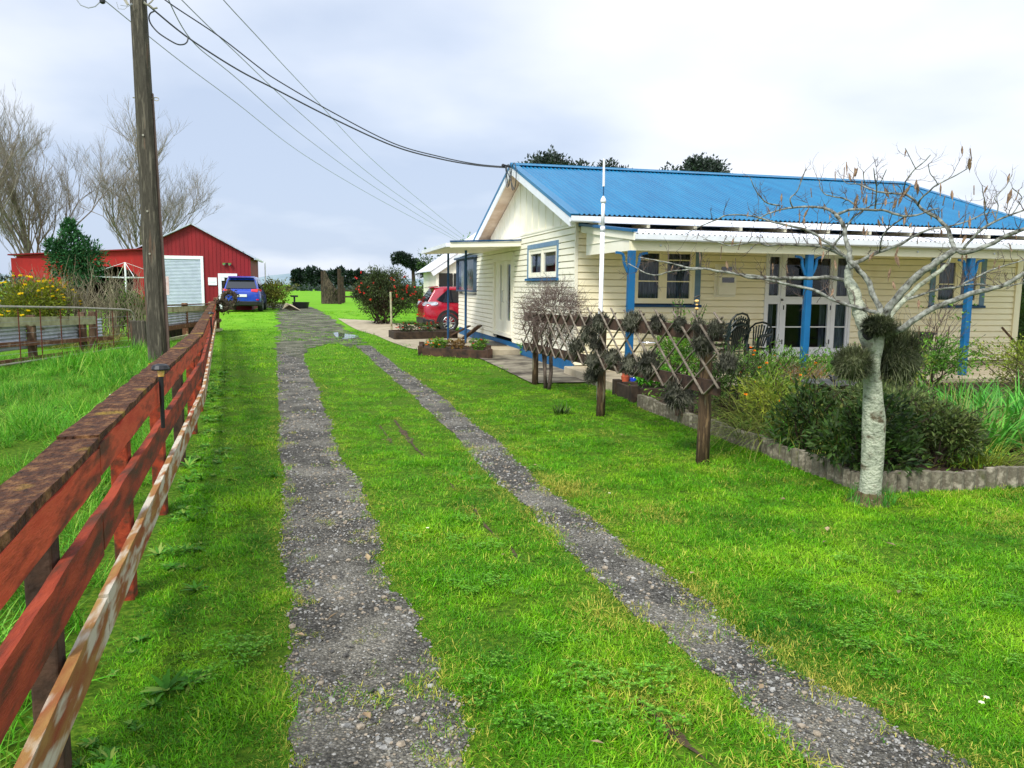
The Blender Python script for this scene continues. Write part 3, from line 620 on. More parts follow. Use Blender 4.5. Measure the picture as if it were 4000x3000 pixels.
# ------------------------------------------------------------------ the house
HX, HY = 4.72, 14.5; XR = 14.95; YB = 27.5
hs = thing('weatherboard_house', (HX, HY, 0), 'long cream weatherboard farmhouse with a blue corrugated roof and a veranda on blue posts', 'house')
FR = lambda u, z, o: (u, HY-o, z)             # front wall (faces the garden)
GB = lambda u, z, o: (HX-o, u, z)             # gable wall (faces the drive)
def mbox(m, mp, u0, u1, z0, z1, o0, o1):
    a = mp(u0, z0, o0); b_ = mp(u1, z1, o1)
    m.box(min(a[0], b_[0]), max(a[0], b_[0]), min(a[1], b_[1]), max(a[1], b_[1]), min(a[2], b_[2]), max(a[2], b_[2]))
def boards(m, mp, u0, u1, z0, z1, holes=(), step=.1265, back=.06, top=None):
    z = z0
    while z < z1-.01:
        zt = min(z+step, z1); segs = [(u0, u1)]
        if top: segs = [top((z+zt)/2)]
        for h0, h1, hz0, hz1 in holes:
            if hz0 < zt-.02 and hz1 > z+.02:
                n = []
                for a, b_ in segs:
                    if h1 <= a or h0 >= b_: n.append((a, b_)); continue
                    if h0 > a: n.append((a, h0))
                    if h1 < b_: n.append((h1, b_))
                segs = n
        for a, b_ in segs:
            if b_-a < .01: continue
            pr = [(-back, z), (.020, z+.001), (.030, z+.006), (.022, zt-.016), (-.016, zt-.013), (-.016, zt), (-back, zt)]
            P0 = [mp(a, q, o) for o, q in pr]; P1 = [mp(b_, q, o) for o, q in pr]; m.prism(P0, P1)
        z = zt
# openings: (u0, u1, z0, z1)
O_win = (5.88, 7.16, 1.36, 2.42); O_fr = (8.70, 10.70, .36, 2.40); O_r = (12.72, 13.86, 1.38, 2.36)
m = M(); boards(m, FR, HX, XR-.05, .17, 2.80, [O_win, O_fr, O_r]); m.box(HX+.1, XR-.1, HY+.1, HY+.14, 2.8, 2.9)
m.build('front_wall', cream, hs)
O_k = (15.66, 17.92, 1.86, 2.50); O_d = (19.5, 21.7, .36, 2.42); O_c = (24.2, 27.38, 1.50, 2.52)
m = M(); boards(m, GB, HY+.02, YB, .26, 2.86, [O_k, O_d, O_c]); m.build('gable_wall', cream_gable, hs)
m = M(); m.box(HX, 14.9, YB-.1, YB, .2, 2.7); m.box(14.85, 14.93, HY, YB, .0, 2.8); m.build('rear_wall', cream, hs)
# corner boards
m = M(); mbox(m, FR, HX-.03, HX+.03, .2, 2.86, -.02, .034); m.build('corner_board', cream_gable, hs)
m = M(); mbox(m, FR, XR-.17, XR-.02, .12, 2.42, -.02, .06); m.build('corner_board', cream, hs)
# blue base boards
m = M(); y = HY+.02
while y < YB-.1:
    w = .095; mbox(m, GB, y, y+w-.006, .01, .255, -.02, .012+U(0, .004)); y += w
m.build('base_board', blue, hs)
m = M(); m.box(HX+.05, XR-.1, HY+.02, HY+.05, .0, .2); m.build('foundation', concreteD, hs)
# gable end: flat sheet and battens up to the rake
YC = 18.3; ZE = 2.93; ZA = 4.435; YE0 = 13.7; YE1 = 22.9
sl_ = (ZA-ZE)/(YC-YE0)
def rz(y): return ZA-abs(y-YC)*sl_
m = M(); m.prism([GB(14.5, 2.86, .0), GB(22.3, 2.86, .0), GB(22.3, rz(22.3)-.1, .0), GB(YC, ZA-.1, .0), GB(14.5, rz(14.5)-.1, .0)],
                 [GB(14.5, 2.86, -.05), GB(22.3, 2.86, -.05), GB(22.3, rz(22.3)-.1, -.05), GB(YC, ZA-.1, -.05), GB(14.5, rz(14.5)-.1, -.05)])
m.build('gable_sheet', cream_gable, hs)
m = M(); 
for y in np.arange(14.95, 22.2, .56): mbox(m, GB, y, y+.045, 2.9, rz(y)-.12, -.01, .014)
mbox(m, GB, 14.5, 22.35, 2.845, 2.885, -.01, .034); m.build('batten', cream_gable, hs)
XG = HX-.38
# roof: corrugated front and back slopes
def corr(m, x0, x1, ya, za, yb, zb, pitch=.095, amp=.017, rows=6):
    n = int((x1-x0)/pitch*6); X = np.linspace(x0, x1, n); st = len(m.v)
    for j in range(rows+1):
        t = j/rows; y = ya+(yb-ya)*t; z = za+(zb-za)*t
        for x in X: m.v.append((x, y, z+amp*math.sin(x/pitch*2*PI)))
    m.f += [(st+j*n+i, st+j*n+i+1, st+(j+1)*n+i+1, st+(j+1)*n+i) for j in range(rows) for i in range(n-1)]
rf = M(); corr(rf, XG+.02, XR, YE0-.03, ZE+.01, YC, ZA); corr(rf, XG+.02, XR, YE1, ZE, YC, ZA, rows=2)
roof = rf.build('roof', roofblue, hs, smooth=True)
m = M(); m.prism([(XG+.03, YE0+.02, ZE-.03), (XG+.03, YC, ZA-.03), (XG+.03, YE1, ZE-.03), (XG+.03, YE1, ZE-.05), (XG+.03, YC, ZA-.06), (XG+.03, YE0+.02, ZE-.06)],
                 [(XR-.02, YE0+.02, ZE-.03), (XR-.02, YC, ZA-.03), (XR-.02, YE1, ZE-.03), (XR-.02, YE1, ZE-.05), (XR-.02, YC, ZA-.06), (XR-.02, YE0+.02, ZE-.06)])
m.build('soffit', soffit, roof)
m = M()                                      # ridge cap and rake flashings
for sg in (-1, 1): m.beam((XG-.02, YC+sg*.09, ZA+.012), (XR+.02, YC+sg*.09, ZA+.012), .2, .012, up=(0, sg*sl_, 1))
m.tube([(XG-.02, YC, ZA+.035), (XR+.02, YC, ZA+.035)], .022, 8); m.build('ridge_cap', roofblue, roof)
for x, sx in ((XG, 1), (XR, -1)):
    m = M()
    for sg, ye in ((-1, YE0-.05), (1, YE1)):
        m.beam((x+sx*.06, YC, ZA+.025), (x+sx*.06, ye, rz(ye)+.025), .17, .016, up=(0, 0, 1))
        m.beam((x-sx*.016, YC, ZA-.005), (x-sx*.016, ye, rz(ye)-.005), .014, .055, up=(0, 0, 1))
    m.build('rake_flashing', roofblue, roof)
    m = M()
    for sg, ye in ((-1, YE0-.02), (1, YE1)): m.beam((x+sx*.002, YC, ZA-.115), (x+sx*.002, ye, rz(ye)-.115), .03, .17)
    m.build('bargeboard', white, roof)
# main gutter, rafters tails and a dark strip for the eave shade
def gutter(m, x0, x1, y, z0, z1, w=.11):
    m.prism([(x0, y-w, z0+.02), (x0, y-w+.02, z0), (x0, y, z0), (x0, y, z1), (x0, y-.012, z1), (x0, y-.012, z0+.014), (x0, y-w+.02, z0+.014), (x0, y-w+.014, z1), (x0, y-w-.008, z1)],
            [(x1, y-w, z0+.02), (x1, y-w+.02, z0), (x1, y, z0), (x1, y, z1), (x1, y-.012, z1), (x1, y-.012, z0+.014), (x1, y-w+.02, z0+.014), (x1, y-w+.014, z1), (x1, y-w-.008, z1)])
m = M(); gutter(m, XG-.02, XR, YE0, 2.80, 2.905); m.build('gutter', white, roof)
for x in np.arange(HX+.18, XR, .93): m = M(); m.box(x-.03, x+.03, YE0+.02, HY-.02, 2.74, 2.83); m.build('rafter_tail', cream, roof)
m = M(); m.box(HX+.02, XR-.06, HY-.012, HY+.05, 2.80, 3.0); m.build('eave_shade_strip', blueD, roof)  # dark strip standing in for the shade under the eave
# rear lean-to roof, seen only past the porch
m = M(); m.prism([(HX-.15, YE1-.5, 2.84), (HX-.15, YB+.2, 2.66), (HX-.15, YB+.2, 2.58), (HX-.15, YE1-.5, 2.76)], [(14.5, YE1-.5, 2.84), (14.5, YB+.2, 2.66), (14.5, YB+.2, 2.58), (14.5, YE1-.5, 2.76)])
m.build('rear_roof', white, hs)
# --- veranda
VX0, VX1, VY = 4.78, 15.02, 11.98
ver = M(); vr = M(); corr(vr, VX0+.03, VX1, VY-.10, 2.505, HY-.02, 2.79, rows=2)
vroof = vr.build('veranda_roof', roofwhite, hs, smooth=True)
m = M(); m.prism([(VX0+.05, VY, 2.43), (VX1, VY, 2.43), (VX1, HY, 2.72), (VX0+.05, HY, 2.72)], [(VX0+.05, VY, 2.455), (VX1, VY, 2.455), (VX1, HY, 2.745), (VX0+.05, HY, 2.745)]); m.build('ceiling', cream, vroof)
m = M(); gutter(m, VX0+.02, VX1, VY-.09, 2.395, 2.495, .10); m.build('gutter', white, vroof)
for x in np.arange(VX0+.3, VX1, .229): m = M(); m.lathe([(.009, 0), (.014, .004), (.006, .012)], (x, VY+.08+.0, 2.545), 6); m.build('roof_screw', oldwood, vroof)
m = M(); m.box(VX0+.02, VX1, VY-.02, VY+.07, 2.245, 2.395); m.build('beam', cream, vroof)
m = M(); m.beam((VX0+.02, VY-.16, 2.46), (VX0+.02, HY-.05, 2.735), .035, .12); m.build('bargeboard', cream_gable, vroof)
m = M(); m.beam((VX0+.01, VY-.18, 2.545), (VX0+.01, HY-.04, 2.825), .10, .045); m.build('edge_flashing', blue, vroof)
m = M(); zz = 2.25
m.prism([(VX0+.035, VY+.07, 2.245), (VX0+.035, HY-.3, 2.245), (VX0+.035, HY-.3, 2.70), (VX0+.035, VY+.07, 2.44)], [(VX0+.075, VY+.07, 2.245), (VX0+.075, HY-.3, 2.245), (VX0+.075, HY-.3, 2.70), (VX0+.075, VY+.07, 2.44)])
m.prism([(VX0+.022, HY-.34, 2.43), (VX0+.022, VY+.2, 2.43), (VX0+.022, VY+.2, 2.442), (VX0+.022, HY-.34, 2.442)], [(VX0+.034, HY-.34, 2.43), (VX0+.034, VY+.2, 2.43), (VX0+.034, VY+.2, 2.442), (VX0+.034, HY-.34, 2.442)])
m.build('end_infill', cream_gable, vroof)
for x in np.arange(5.3, 15, 1.6): m = M(); m.blob((x, VY-.03, 2.33), (.022, .02, .022), 1, .05); m.build('gutter_bracket', white, vroof)
for i, vx in enumerate((4.83, 8.02, 11.26)):
    m = M(); m.box(vx-.055, vx+.055, 12.0-.055, 12.0+.055, .16, 2.245); o = m.build('veranda_post', blue, hs, bevel=.012)
    for sg in (-1, 1):                       # S-shaped brackets
        if i == 0 and sg == -1: dirs = (0, 1)
        m = M(); pts = []
        for t in np.linspace(0, 1, 9):
            rr = .21; x = vx+sg*(.06+rr*t**1.5); z = 1.90+.31*(1-(1-t)**2.0)
            x += sg*.035*math.sin(t*2*PI); pts.append((x, 12.0, z))
        for a, b_ in zip(pts[:-1], pts[1:]): m.beam(a, b_, .03, .038, up=(0, 1, 0) if False else (0, 0, 1) if abs(b_[0]-a[0]) > abs(b_[2]-a[2]) else (1, 0, 0))
        m.build('bracket', blue, o)
m = M(); m.box(4.52, 15.3, 11.55, HY-.002, -.05, .155); o = m.build('veranda_floor', concrete, hs, bevel=.01)
# --- windows and doors
def frame_rect(m, mp, u0, u1, z0, z1, t, o0, o1):
    mbox(m, mp, u0, u1, z1-t, z1, o0, o1); mbox(m, mp, u0, u1, z0, z0+t, o0, o1)
    mbox(m, mp, u0, u0+t, z0+t, z1-t, o0, o1); mbox(m, mp, u1-t, u1, z0+t, z1-t, o0, o1)
def drape(m, mp, u0, u1, z0, z1, off, folds=9, amp=.02, flare=0):
    n = folds*6; st = len(m.v)
    for j in range(6):
        t = j/5
        for i in range(n+1):
            u = u0+(u1-u0)*(i/n)*(1+flare*t); m.v.append(mp(u, z1+(z0-z1)*t, off+amp*math.sin(i/6*2*PI*.9+t*.6)+.006*math.sin(i*.37)))
    m.f += [(st+j*(n+1)+i, st+j*(n+1)+i+1, st+(j+1)*(n+1)+i+1, st+(j+1)*(n+1)+i) for j in range(5) for i in range(n)]
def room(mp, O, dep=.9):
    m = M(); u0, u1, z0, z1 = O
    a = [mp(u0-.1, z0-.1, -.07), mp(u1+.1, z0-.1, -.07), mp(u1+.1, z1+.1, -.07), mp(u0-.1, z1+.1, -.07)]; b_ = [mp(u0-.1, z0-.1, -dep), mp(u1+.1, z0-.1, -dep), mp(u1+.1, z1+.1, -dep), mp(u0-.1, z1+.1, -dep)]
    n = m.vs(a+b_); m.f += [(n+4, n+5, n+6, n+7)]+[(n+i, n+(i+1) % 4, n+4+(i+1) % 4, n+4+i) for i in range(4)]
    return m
def sash(win, mp, u0, u1, z0, z1, mat, t=.05, bars=(), vb=(), o=.0):
    m = M(); frame_rect(m, mp, u0, u1, z0, z1, t, o-.02, o+.022)
    for z in bars: mbox(m, mp, u0+t, u1-t, z-.011, z+.011, o-.012, o+.014)
    s_ = m.build('sash', mat, win)
    m = M(); mbox(m, mp, u0+t-.004, u1-t+.004, z0+t-.004, z1-t+.004, o-.004, o); m.build('pane', glass, s_)
    return s_
# left front window
def window(name, mp, O, trimL, trimR, trimT, sill, framemat, label=None):
    u0, u1, z0, z1 = O
    m = M(); frame_rect(m, mp, u0, u1, z0, z1, .045, -.06, .034); w = m.build(name, framemat, hs)
    if label: w['label'] = label
    m = room(mp, O); m.build('interior', dark, w)
    for q in ((u0-trimL, u0, z0-.02, z1+(trimT or 0), .042) if trimL else 0, (u1, u1+trimR, z0-.02, z1+(trimT or 0), .042) if trimR else 0, (u0, u1, z1, z1+trimT, .044) if trimT else 0):
        if q: m = M(); mbox(m, mp, *q[:4], -.01, q[4]); m.build('trim', blueG, w)
    m = M(); mbox(m, mp, u0-.14, u1+.14, z0-.07, z0-.02, -.01, .085); m.build('sill', blueD if mp is FR else blue, w)
    return w
w = window('window', FR, O_win, .0, .12, 0, 1, cream)
m = M(); mbox(m, FR, O_win[0]-.09, O_win[0], 1.34, 2.46, -.01, .04); m.build('casing', cream, w)
mid = 6.49
m = M(); mbox(m, FR, mid-.03, mid+.03, 1.40, 2.38, -.05, .03); m.build('mullion', cream, w)
for a, b_ in ((5.925, mid-.03), (mid+.03, 7.115)): sash(w, FR, a, b_, 1.405, 2.375, cream, .055, bars=(1.79, 2.20))
m = M(); drape(m, FR, 5.93, 6.44, 1.4, 2.4, -.16, 8); drape(m, FR, 6.54, 7.1, 1.4, 2.4, -.16, 9); m.build('curtain', curtain, w, smooth=True)
w = window('window', FR, O_r, .13, .13, 0, 1, cream); mid = 13.3
m = M(); mbox(m, FR, mid-.03, mid+.03, 1.42, 2.32, -.05, .03); m.build('mullion', cream, w)
for a, b_ in ((12.765, mid-.03), (mid+.03, 13.815)): sash(w, FR, a, b_, 1.425, 2.315, cream, .05, bars=(1.81,))
m = M(); drape(m, FR, 12.78, 13.80, 1.4, 2.35, -.14, 15); m.build('curtain', curtain, w, smooth=True)
w = window('window', GB, O_k, .10, .10, .10, 1, cream_gable); mid = 16.8
m = M(); mbox(m, GB, mid-.04, mid+.04, 1.9, 2.46, -.05, .03); m.build('mullion', cream_gable, w)
for a, b_ in ((15.705, mid-.04), (mid+.04, 17.875)): sash(w, GB, a, b_, 1.905, 2.455, cream_gable, .07)
m = M(); drape(m, GB, 16.95, 17.8, 1.9, 2.45, -.14, 8, .03); m.build('curtain', curtain, w, smooth=True)
m = M(); drape(m, GB, 15.7, 16.7, 1.9, 2.45, -.24, 8, .03); m.build('red_curtain', curtain_red, w, smooth=True)
# corner box window at the far end of the gable wall
m = M(); frame_rect(m, GB, 24.2, 27.42, 1.48, 2.54, .045, -.04, .13); mbox(m, GB, 25.9, 25.98, 1.54, 2.48, .0, .12); mbox(m, GB, 24.1, 27.5, 2.54, 2.60, -.02, .2); w = m.build('box_window', mk('slate_blue_paint', srgb(62, 78, 96), srgb(74, 92, 112)), hs); w['label'] = 'dark box window standing proud of the wall beside the porch post'
m = M(); mbox(m, GB, 24.25, 25.9, 1.53, 2.49, .08, .086); mbox(m, GB, 25.98, 27.37, 1.53, 2.49, .08, .086); m.build('pane', glass, w)
room(GB, O_c).build('interior', dark, w)
# french doors: white, two side lights and a pair of doors, transom
u0, u1, z0, z1 = O_fr
m = M(); frame_rect(m, FR, u0, u1, z0, z1, .05, -.06, .045)
for u in (9.09, 10.27): mbox(m, FR, u-.03, u+.03, z0+.05, z1-.05, -.05, .04)
mbox(m, FR, u0+.05, 9.06, 1.41, 1.49, -.05, .035); mbox(m, FR, 10.30, u1-.05, 1.41, 1.49, -.05, .035)
fd = m.build('french_door', white, hs)
room(FR, O_fr, 1.6).build('interior', dark, fd)
for a, b_ in ((u0+.05, 9.06), (10.30, u1-.05)):
    sash(fd, FR, a, b_, z0+.05, 1.41, white, .045, bars=(.90,)); sash(fd, FR, a, b_, 1.49, z1-.05, white, .045)
for a, b_ in ((9.12, 9.67), (9.69, 10.24)):
    m = M(); frame_rect(m, FR, a, b_, z0+.05, 1.44, .075, -.02, .03); mbox(m, FR, a+.075, b_-.075, .89, .912, -.012, .02); s_ = m.build('door_leaf', white, fd)
    m = M(); mbox(m, FR, a+.07, b_-.07, z0+.12, 1.37, -.004, 0); m.build('pane', glass, s_)
    for hz in (.55, 1.25):
        m = M(); mbox(m, FR, (a+.01 if a < 9.5 else b_-.03), (a+.03 if a < 9.5 else b_-.01), hz, hz+.09, .03, .038); m.build('hinge', black, s_)
    sash(fd, FR, a, b_, 1.46, z1-.05, white, .055)
m = M(); mbox(m, FR, 9.05, 10.3, 1.43, 1.47, -.04, .04); m.build('transom', white, fd)
m = M(); drape(m, FR, 8.76, 8.98, .42, 2.35, -.10, 5, .018); drape(m, FR, 9.14, 9.27, .42, 2.35, -.14, 5, .018); drape(m, FR, 10.08, 10.22, .42, 2.35, -.14, 5, .018, .0); drape(m, FR, 10.32, 10.64, .42, 2.35, -.10, 6, .018); m.build('curtain', curtain, fd, smooth=True)
m = M(); mbox(m, FR, u0-.05, u1+.05, .30, .36, -.01, .07); m.build('threshold', white, fd)
# meter box
m = M(); mbox(m, FR, 7.58, 8.04, 1.50, 2.14, -.01, .05); mb = m.build('meter_box', cream_gable, hs, bevel=.006); mb['label'] = 'cream meter box with a dark little window'
m = M(); mbox(m, FR, 7.63, 8.00, 1.54, 1.93, .05, .14); mbox(m, FR, 7.67, 7.96, 1.96, 2.12, .05, .075); m.build('cover', cream_gable, mb, bevel=.01)
m = M(); mbox(m, FR, 7.69, 7.95, 1.78, 1.88, .14, .146); mbox(m, FR, 7.70, 7.93, 1.99, 2.09, .075, .08); m.build('meter_window', carglass, mb)
# porch door on the gable wall (double leaves with narrow glass)
u0, u1, z0, z1 = O_d
m = M(); frame_rect(m, GB, u0, u1, z0, z1, .10, -.06, .05); mbox(m, GB, u0-.12, u0, z0-.06, z1+.1, -.01, .035); mbox(m, GB, u1, u1+.12, z0-.06, z1+.1, -.01, .035); mbox(m, GB, u0-.12, u1+.12, z1, z1+.1, -.01, .04)
pd = m.build('porch_door', cream_gable, hs)
for a, b_, g0, g1, nm in ((19.6, 20.62, 19.80, 20.18, 0), (20.64, 21.6, 20.80, 20.98, 1)):
    m = M(); zg0, zg1 = .78, 2.22
    mbox(m, GB, a, g0, z0+.02, z1-.1, -.04, .0); mbox(m, GB, g1, b_, z0+.02, z1-.1, -.04, .0); mbox(m, GB, g0, g1, z0+.02, zg0, -.04, 0); mbox(m, GB, g0, g1, zg1, z1-.1, -.04, 0)
    mbox(m, GB, g0-.04, g0, zg0-.03, zg1+.03, 0, .014); mbox(m, GB, g1, g1+.04, zg0-.03, zg1+.03, 0, .014)
    dl = m.build('door_leaf', cream_gable, pd); m = M(); mbox(m, GB, g0, g1, zg0, zg1, -.024, -.018); m.build('pane', glass, dl)
m = M(); m.tube([GB(20.55, 1.25, .0), GB(20.55, 1.25, .05), GB(20.55, 1.55, .05), GB(20.55, 1.55, .0)], .01, 6); m.build('handle', chrome, pd)
m = M(); drape(m, GB, 19.7, 20.3, .9, 2.3, -.12, 5, .02); m.build('curtain', curtain_red, pd, smooth=True)
room(GB, O_d, 1.2).build('interior', dark, pd)
# porch canopy on two thin posts
py0, py1, px0 = 18.7, 23.3, 2.98
m = M(); m.prism([(px0, py0, 2.56), (HX-.01, py0, 2.63), (HX-.01, py1, 2.63), (px0, py1, 2.56)], [(px0, py0, 2.60), (HX-.01, py0, 2.67), (HX-.01, py1, 2.67), (px0, py1, 2.60)])
pc = m.build('porch_canopy', cream_gable, hs)
m = M(); corr(m, py0-.02, py1+.02, 0, 0, 1, 0)
vv = []
for (a, t, z) in m.v: vv.append((px0-.06+(HX-px0)*t, a, 2.63+.07*t+z))
m.v = vv; m.build('roof_sheet', roofwhite, pc, smooth=True)
m = M(); m.beam((px0, py0-.015, 2.61), (HX-.03, py0-.015, 2.675), .03, .12); m.build('fascia', cream_gable, pc)
m = M(); m.beam((px0, py0-.034, 2.69), (HX-.03, py0-.034, 2.76), .06, .035); m.build('edge_flashing', blueD, pc)
m = M(); m.beam((px0-.05, py0-.03, 2.61), (px0-.05, py1, 2.61), .10, .09); m.build('gutter', white, pc)
for i, q in enumerate(((3.62, 23.0), (3.76, 20.9))):
    m = M(); m.tube([(q[0], q[1], .0), (q[0], q[1], 2.6)], .032, 8); m.build('porch_post', blueD, pc)
m = M(); m.box(3.62, HX-.02, 18.62, 22.4, -.05, .15); m.build('porch_step', concrete, hs, bevel=.01)
# service cable bracket and loops at the gable peak
m = M(); m.beam((XG+.02, YC-.05, ZA-.06), (XG-.18, YC-.05, ZA-.02), .04, .04); m.lathe([(.02, 0), (.04, .02), (.04, .05), (.02, .07)], (XG-.2, YC-.05, ZA-.06), 8); m.build('cable_bracket', black, hs)
for k, (cy, cz, r1) in enumerate(((YC+.1, 4.15, .26), (YC-.55, 4.05, .30))):
    m = M(); pts = [(XG-.05-.02*k, cy+r1*.8*math.sin(t), cz+.05+r1*math.cos(t)) for t in np.linspace(-2.9, 2.9, 18)]; m.tube([(XG-.15, YC-.05, ZA-.03)]+pts, .011, 5); m.build('cable_loop', cable, hs)
# ------------------------------------------------------------------ lean-to wing beyond the red car
wg = thing('garden_shed', (4.5, 31, .02), 'small cream outbuilding with a grey window and sloping white roof edge behind the red car', 'shed')
m = M(); m.prism([(4.42, 31, .0), (8, 31, 0), (8, 31, 4.0), (6.9, 31, 3.8), (4.42, 31, 2.2)], [(4.42, 35, .0), (8, 35, 0), (8, 35, 4.0), (6.9, 35, 3.8), (4.42, 35, 2.2)])
m.build('wall', cream_gable, wg)
m = M(); m.box(4.40, 4.5, 30.95, 31.0, 0, 2.2); m.box(4.40, 8, 30.96, 31.0, .0, 1.44); m.box(4.5, 5.7, 30.93, 30.99, 1.44, 1.5); m.build('trim', cream_gable, wg)
m = M(); m.box(4.52, 5.05, 30.96, 30.985, 1.5, 2.15); m.box(5.09, 5.7, 30.96, 30.985, 1.5, 2.15); m.build('window', carglass, wg)
m = M(); m.beam((4.22, 30.85, 2.12), (6.9, 30.85, 3.95), .05, .22); m.build('bargeboard', white, wg)
m = M(); m.prism([(4.15, 30.8, 2.2), (4.15, 35.3, 2.2), (6.9, 35.3, 4.05), (6.9, 30.8, 4.05)], [(4.15, 30.8, 2.24), (4.15, 35.3, 2.24), (6.9, 35.3, 4.10), (6.9, 30.8, 4.10)]); m.build('roof', roofwhite, wg)
# ------------------------------------------------------------------ red fence
fe = thing('board_fence', (-.9, 3, 0), 'long weathered red fence of three rails under a mossy brown top board beside the drive', 'fence')
fdir = Vector((-.077, 1, 0)).normalized(); fn = Vector((1, .077, 0)).normalized()
def fpt(y, off, z): p = Vector((float(fenceX(y)), y, z))+fn*off; return (p.x, p.y, p.z)
def rail(y0, y1, off, t, z0, z1, mat, name, jag=.006, tilt=0.):
    m = M(); n = max(2, int((y1-y0)/.16)); K = []
    for i in range(n+1):
        y = y0+(y1-y0)*i/n; a = U(-jag, jag); b_ = U(-jag, jag); g_ = float(tz(0, y))
        K.append([fpt(y, off-t/2, z0+a+g_), fpt(y, off+t/2+tilt, z0+a*.5+g_), fpt(y, off+t/2, z1+b_+g_), fpt(y, off-t/2, z1+b_*.7+g_)])
    for q in K: m.vs(q)
    m.f += [tuple(reversed(range(4))), tuple(n*4+i for i in range(4))]
    m.f += [(i*4+k, i*4+(k+1) % 4, (i+1)*4+(k+1) % 4, (i+1)*4+k) for i in range(n) for k in range(4)]
    return m.build(name, mat, fe)
ys_ = [.2, 3.3, 6.6, 9.9, 13.2, 16.5, 19.8, 23.1, 26.4, 29.6]
for a, b_ in zip(ys_[:-1], ys_[1:]):
    a = float(a); dz = U(-.012, .012)
    rail(a, b_-.012, .02, .04, .895+dz, 1.02+dz, redpaint, 'top_rail')
    rail(a+U(-.01, 0), b_-.02, .02, .038, .60+dz, .757, redworn, 'middle_rail')
    rail(a, b_-.02, .024, .035, .262, .425, peel, 'bottom_rail', .004)
    o = rail(a, b_-.008, -.035, .145, 1.026+dz, 1.055+dz, mosswood, 'top_board', .009)
m_off = -.06
for i, y in enumerate(list(np.arange(1.15, 29.6, 1.62))):
    y = float(y); m = M(); p = Vector(fpt(y, -.055, 0)); s = .043
    m.box(p.x-s, p.x+s, p.y-s, p.y+s, -.1+float(tz(0, y)), 1.01+float(tz(0, y))); m.build('post', darkwood if i % 3 == 1 else redworn, fe, bevel=.008)
    if i < 4:
        m = M(); b0 = Vector(fpt(y+.10, -.07, -.02)); b1 = Vector(fpt(y+.08, -.07, .95)); m.beam(b0, b1, .05, .04, up=fn); m.build('batten', redpaint, fe)
# solar lamps clipped on the fence
for k, (q, lab) in enumerate((((585, 1500), 'black solar garden lamp clipped to the near part of the red fence'), ((812, 1288), 'small solar lamp on the far part of the red fence'))):
    # y on the fence from the line of sight
    d = ray(*q); Yf = 5.
    for _ in range(40): Yf = .5*Yf+.5*float(fenceX(Yf))/(d[0]/d[1]); p = fpt(Yf, .065, 0); g_ = float(tz(0, Yf))
    t = thing('solar_lamp', (p[0], p[1], 1.1), lab, 'garden lamp')
    m = M(); m.lathe([(.012, -.34), (.014, -.1), (.014, -.02)], (p[0], p[1], 1.1), 8); m.build('stake', black, t)
    m = M(); m.lathe([(.018, -.02), (.022, .02)], (p[0], p[1], 1.1), 10); m.build('lens', amber, t)
    m = M(); m.lathe([(.052, .02), (.055, .028), (.045, .05), (.02, .058)], (p[0], p[1], 1.1), 12); m.build('cap', black, t)
p = fpt(5.6, -.3, 0)
m = M(); m.tube([(p[0], p[1], 0), (p[0]+.02, p[1], .93)], .008, 6); tag(m.build('electric_fence_post', mk('pale_plastic', srgb(206, 216, 190)), loc=(p[0], p[1], 0)), 'thin pale plastic fence stake in the long grass behind the red fence', 'stake')

# ------------------------------------------------------------------ power pole and its fittings
PX_, PY_ = -3.1, 16.75
pl = thing('power_pole', (PX_, PY_, 0), 'tall grey weathered power pole standing in long grass behind the red fence', 'power pole')
def leanx(z): return PX_-.012*z
m = M(); 
for z0_, z1_ in ((-.3, 9.6),):
    r0, r1 = .172, .118; a = [(leanx(z0_)+r0*cx*k, PY_+r0*cy*k, z0_) for cx, cy, k in ((-1, -.6, 1), (-.6, -1, 1), (.6, -1, 1), (1, -.6, 1), (1, .6, 1), (.6, 1, 1), (-.6, 1, 1), (-1, .6, 1))]
    b_ = [(leanx(z1_)+r1*cx*k, PY_+r1*cy*k, z1_) for cx, cy, k in ((-1, -.6, 1), (-.6, -1, 1), (.6, -1, 1), (1, -.6, 1), (1, .6, 1), (.6, 1, 1), (-.6, 1, 1), (-1, .6, 1))]
    m.prism(a, b_)
m.build('shaft', polemat, pl)
m = M(); m.prism([(PX_+.176, PY_-.06, -.2), (PX_+.225, PY_-.06, -.2), (PX_+.225, PY_+.06, -.2), (PX_+.176, PY_+.06, -.2)], [(leanx(5)+.150, PY_-.03, 5.2), (leanx(5)+.170, PY_-.03, 5.2), (leanx(5)+.170, PY_+.03, 5.2), (leanx(5)+.150, PY_+.03, 5.2)]); m.build('cable_guard', conduit, pl)
m = M(); m.box(PX_+.21, PX_+.26, PY_-.09, PY_-.065, 1.42, 1.78); m.build('number_plate', mk('aged_plate', srgb(206, 178, 168), srgb(220, 204, 196), scale=12), pl)
for z in (3.0, 5.1, 4.4, 2.2):
    m = M(); m.tube([(leanx(z)-.19, PY_-.02, z), (leanx(z)+.19, PY_-.02, z)] if z == 5.1 else [(leanx(z)-.02, PY_-.17, z), (leanx(z)-.02, PY_-.14, z)], .012 if z == 5.1 else .02, 6); m.build('step_bolt', galvtube, pl)
m = M(); m.tube([(leanx(5.1)+.17+.05*math.cos(t)+.05, PY_-.02, 5.1+.03*math.sin(t)) for t in np.linspace(0, 6, 10)], .009, 5); m.build('eye_bolt', galvtube, pl)
m = M(); m.beam((leanx(8.0)-1.3, PY_-.16, 8.15), (leanx(8.0)+1.3, PY_-.16, 8.15), .1, .1); m.build('crossarm', oldwood, pl)
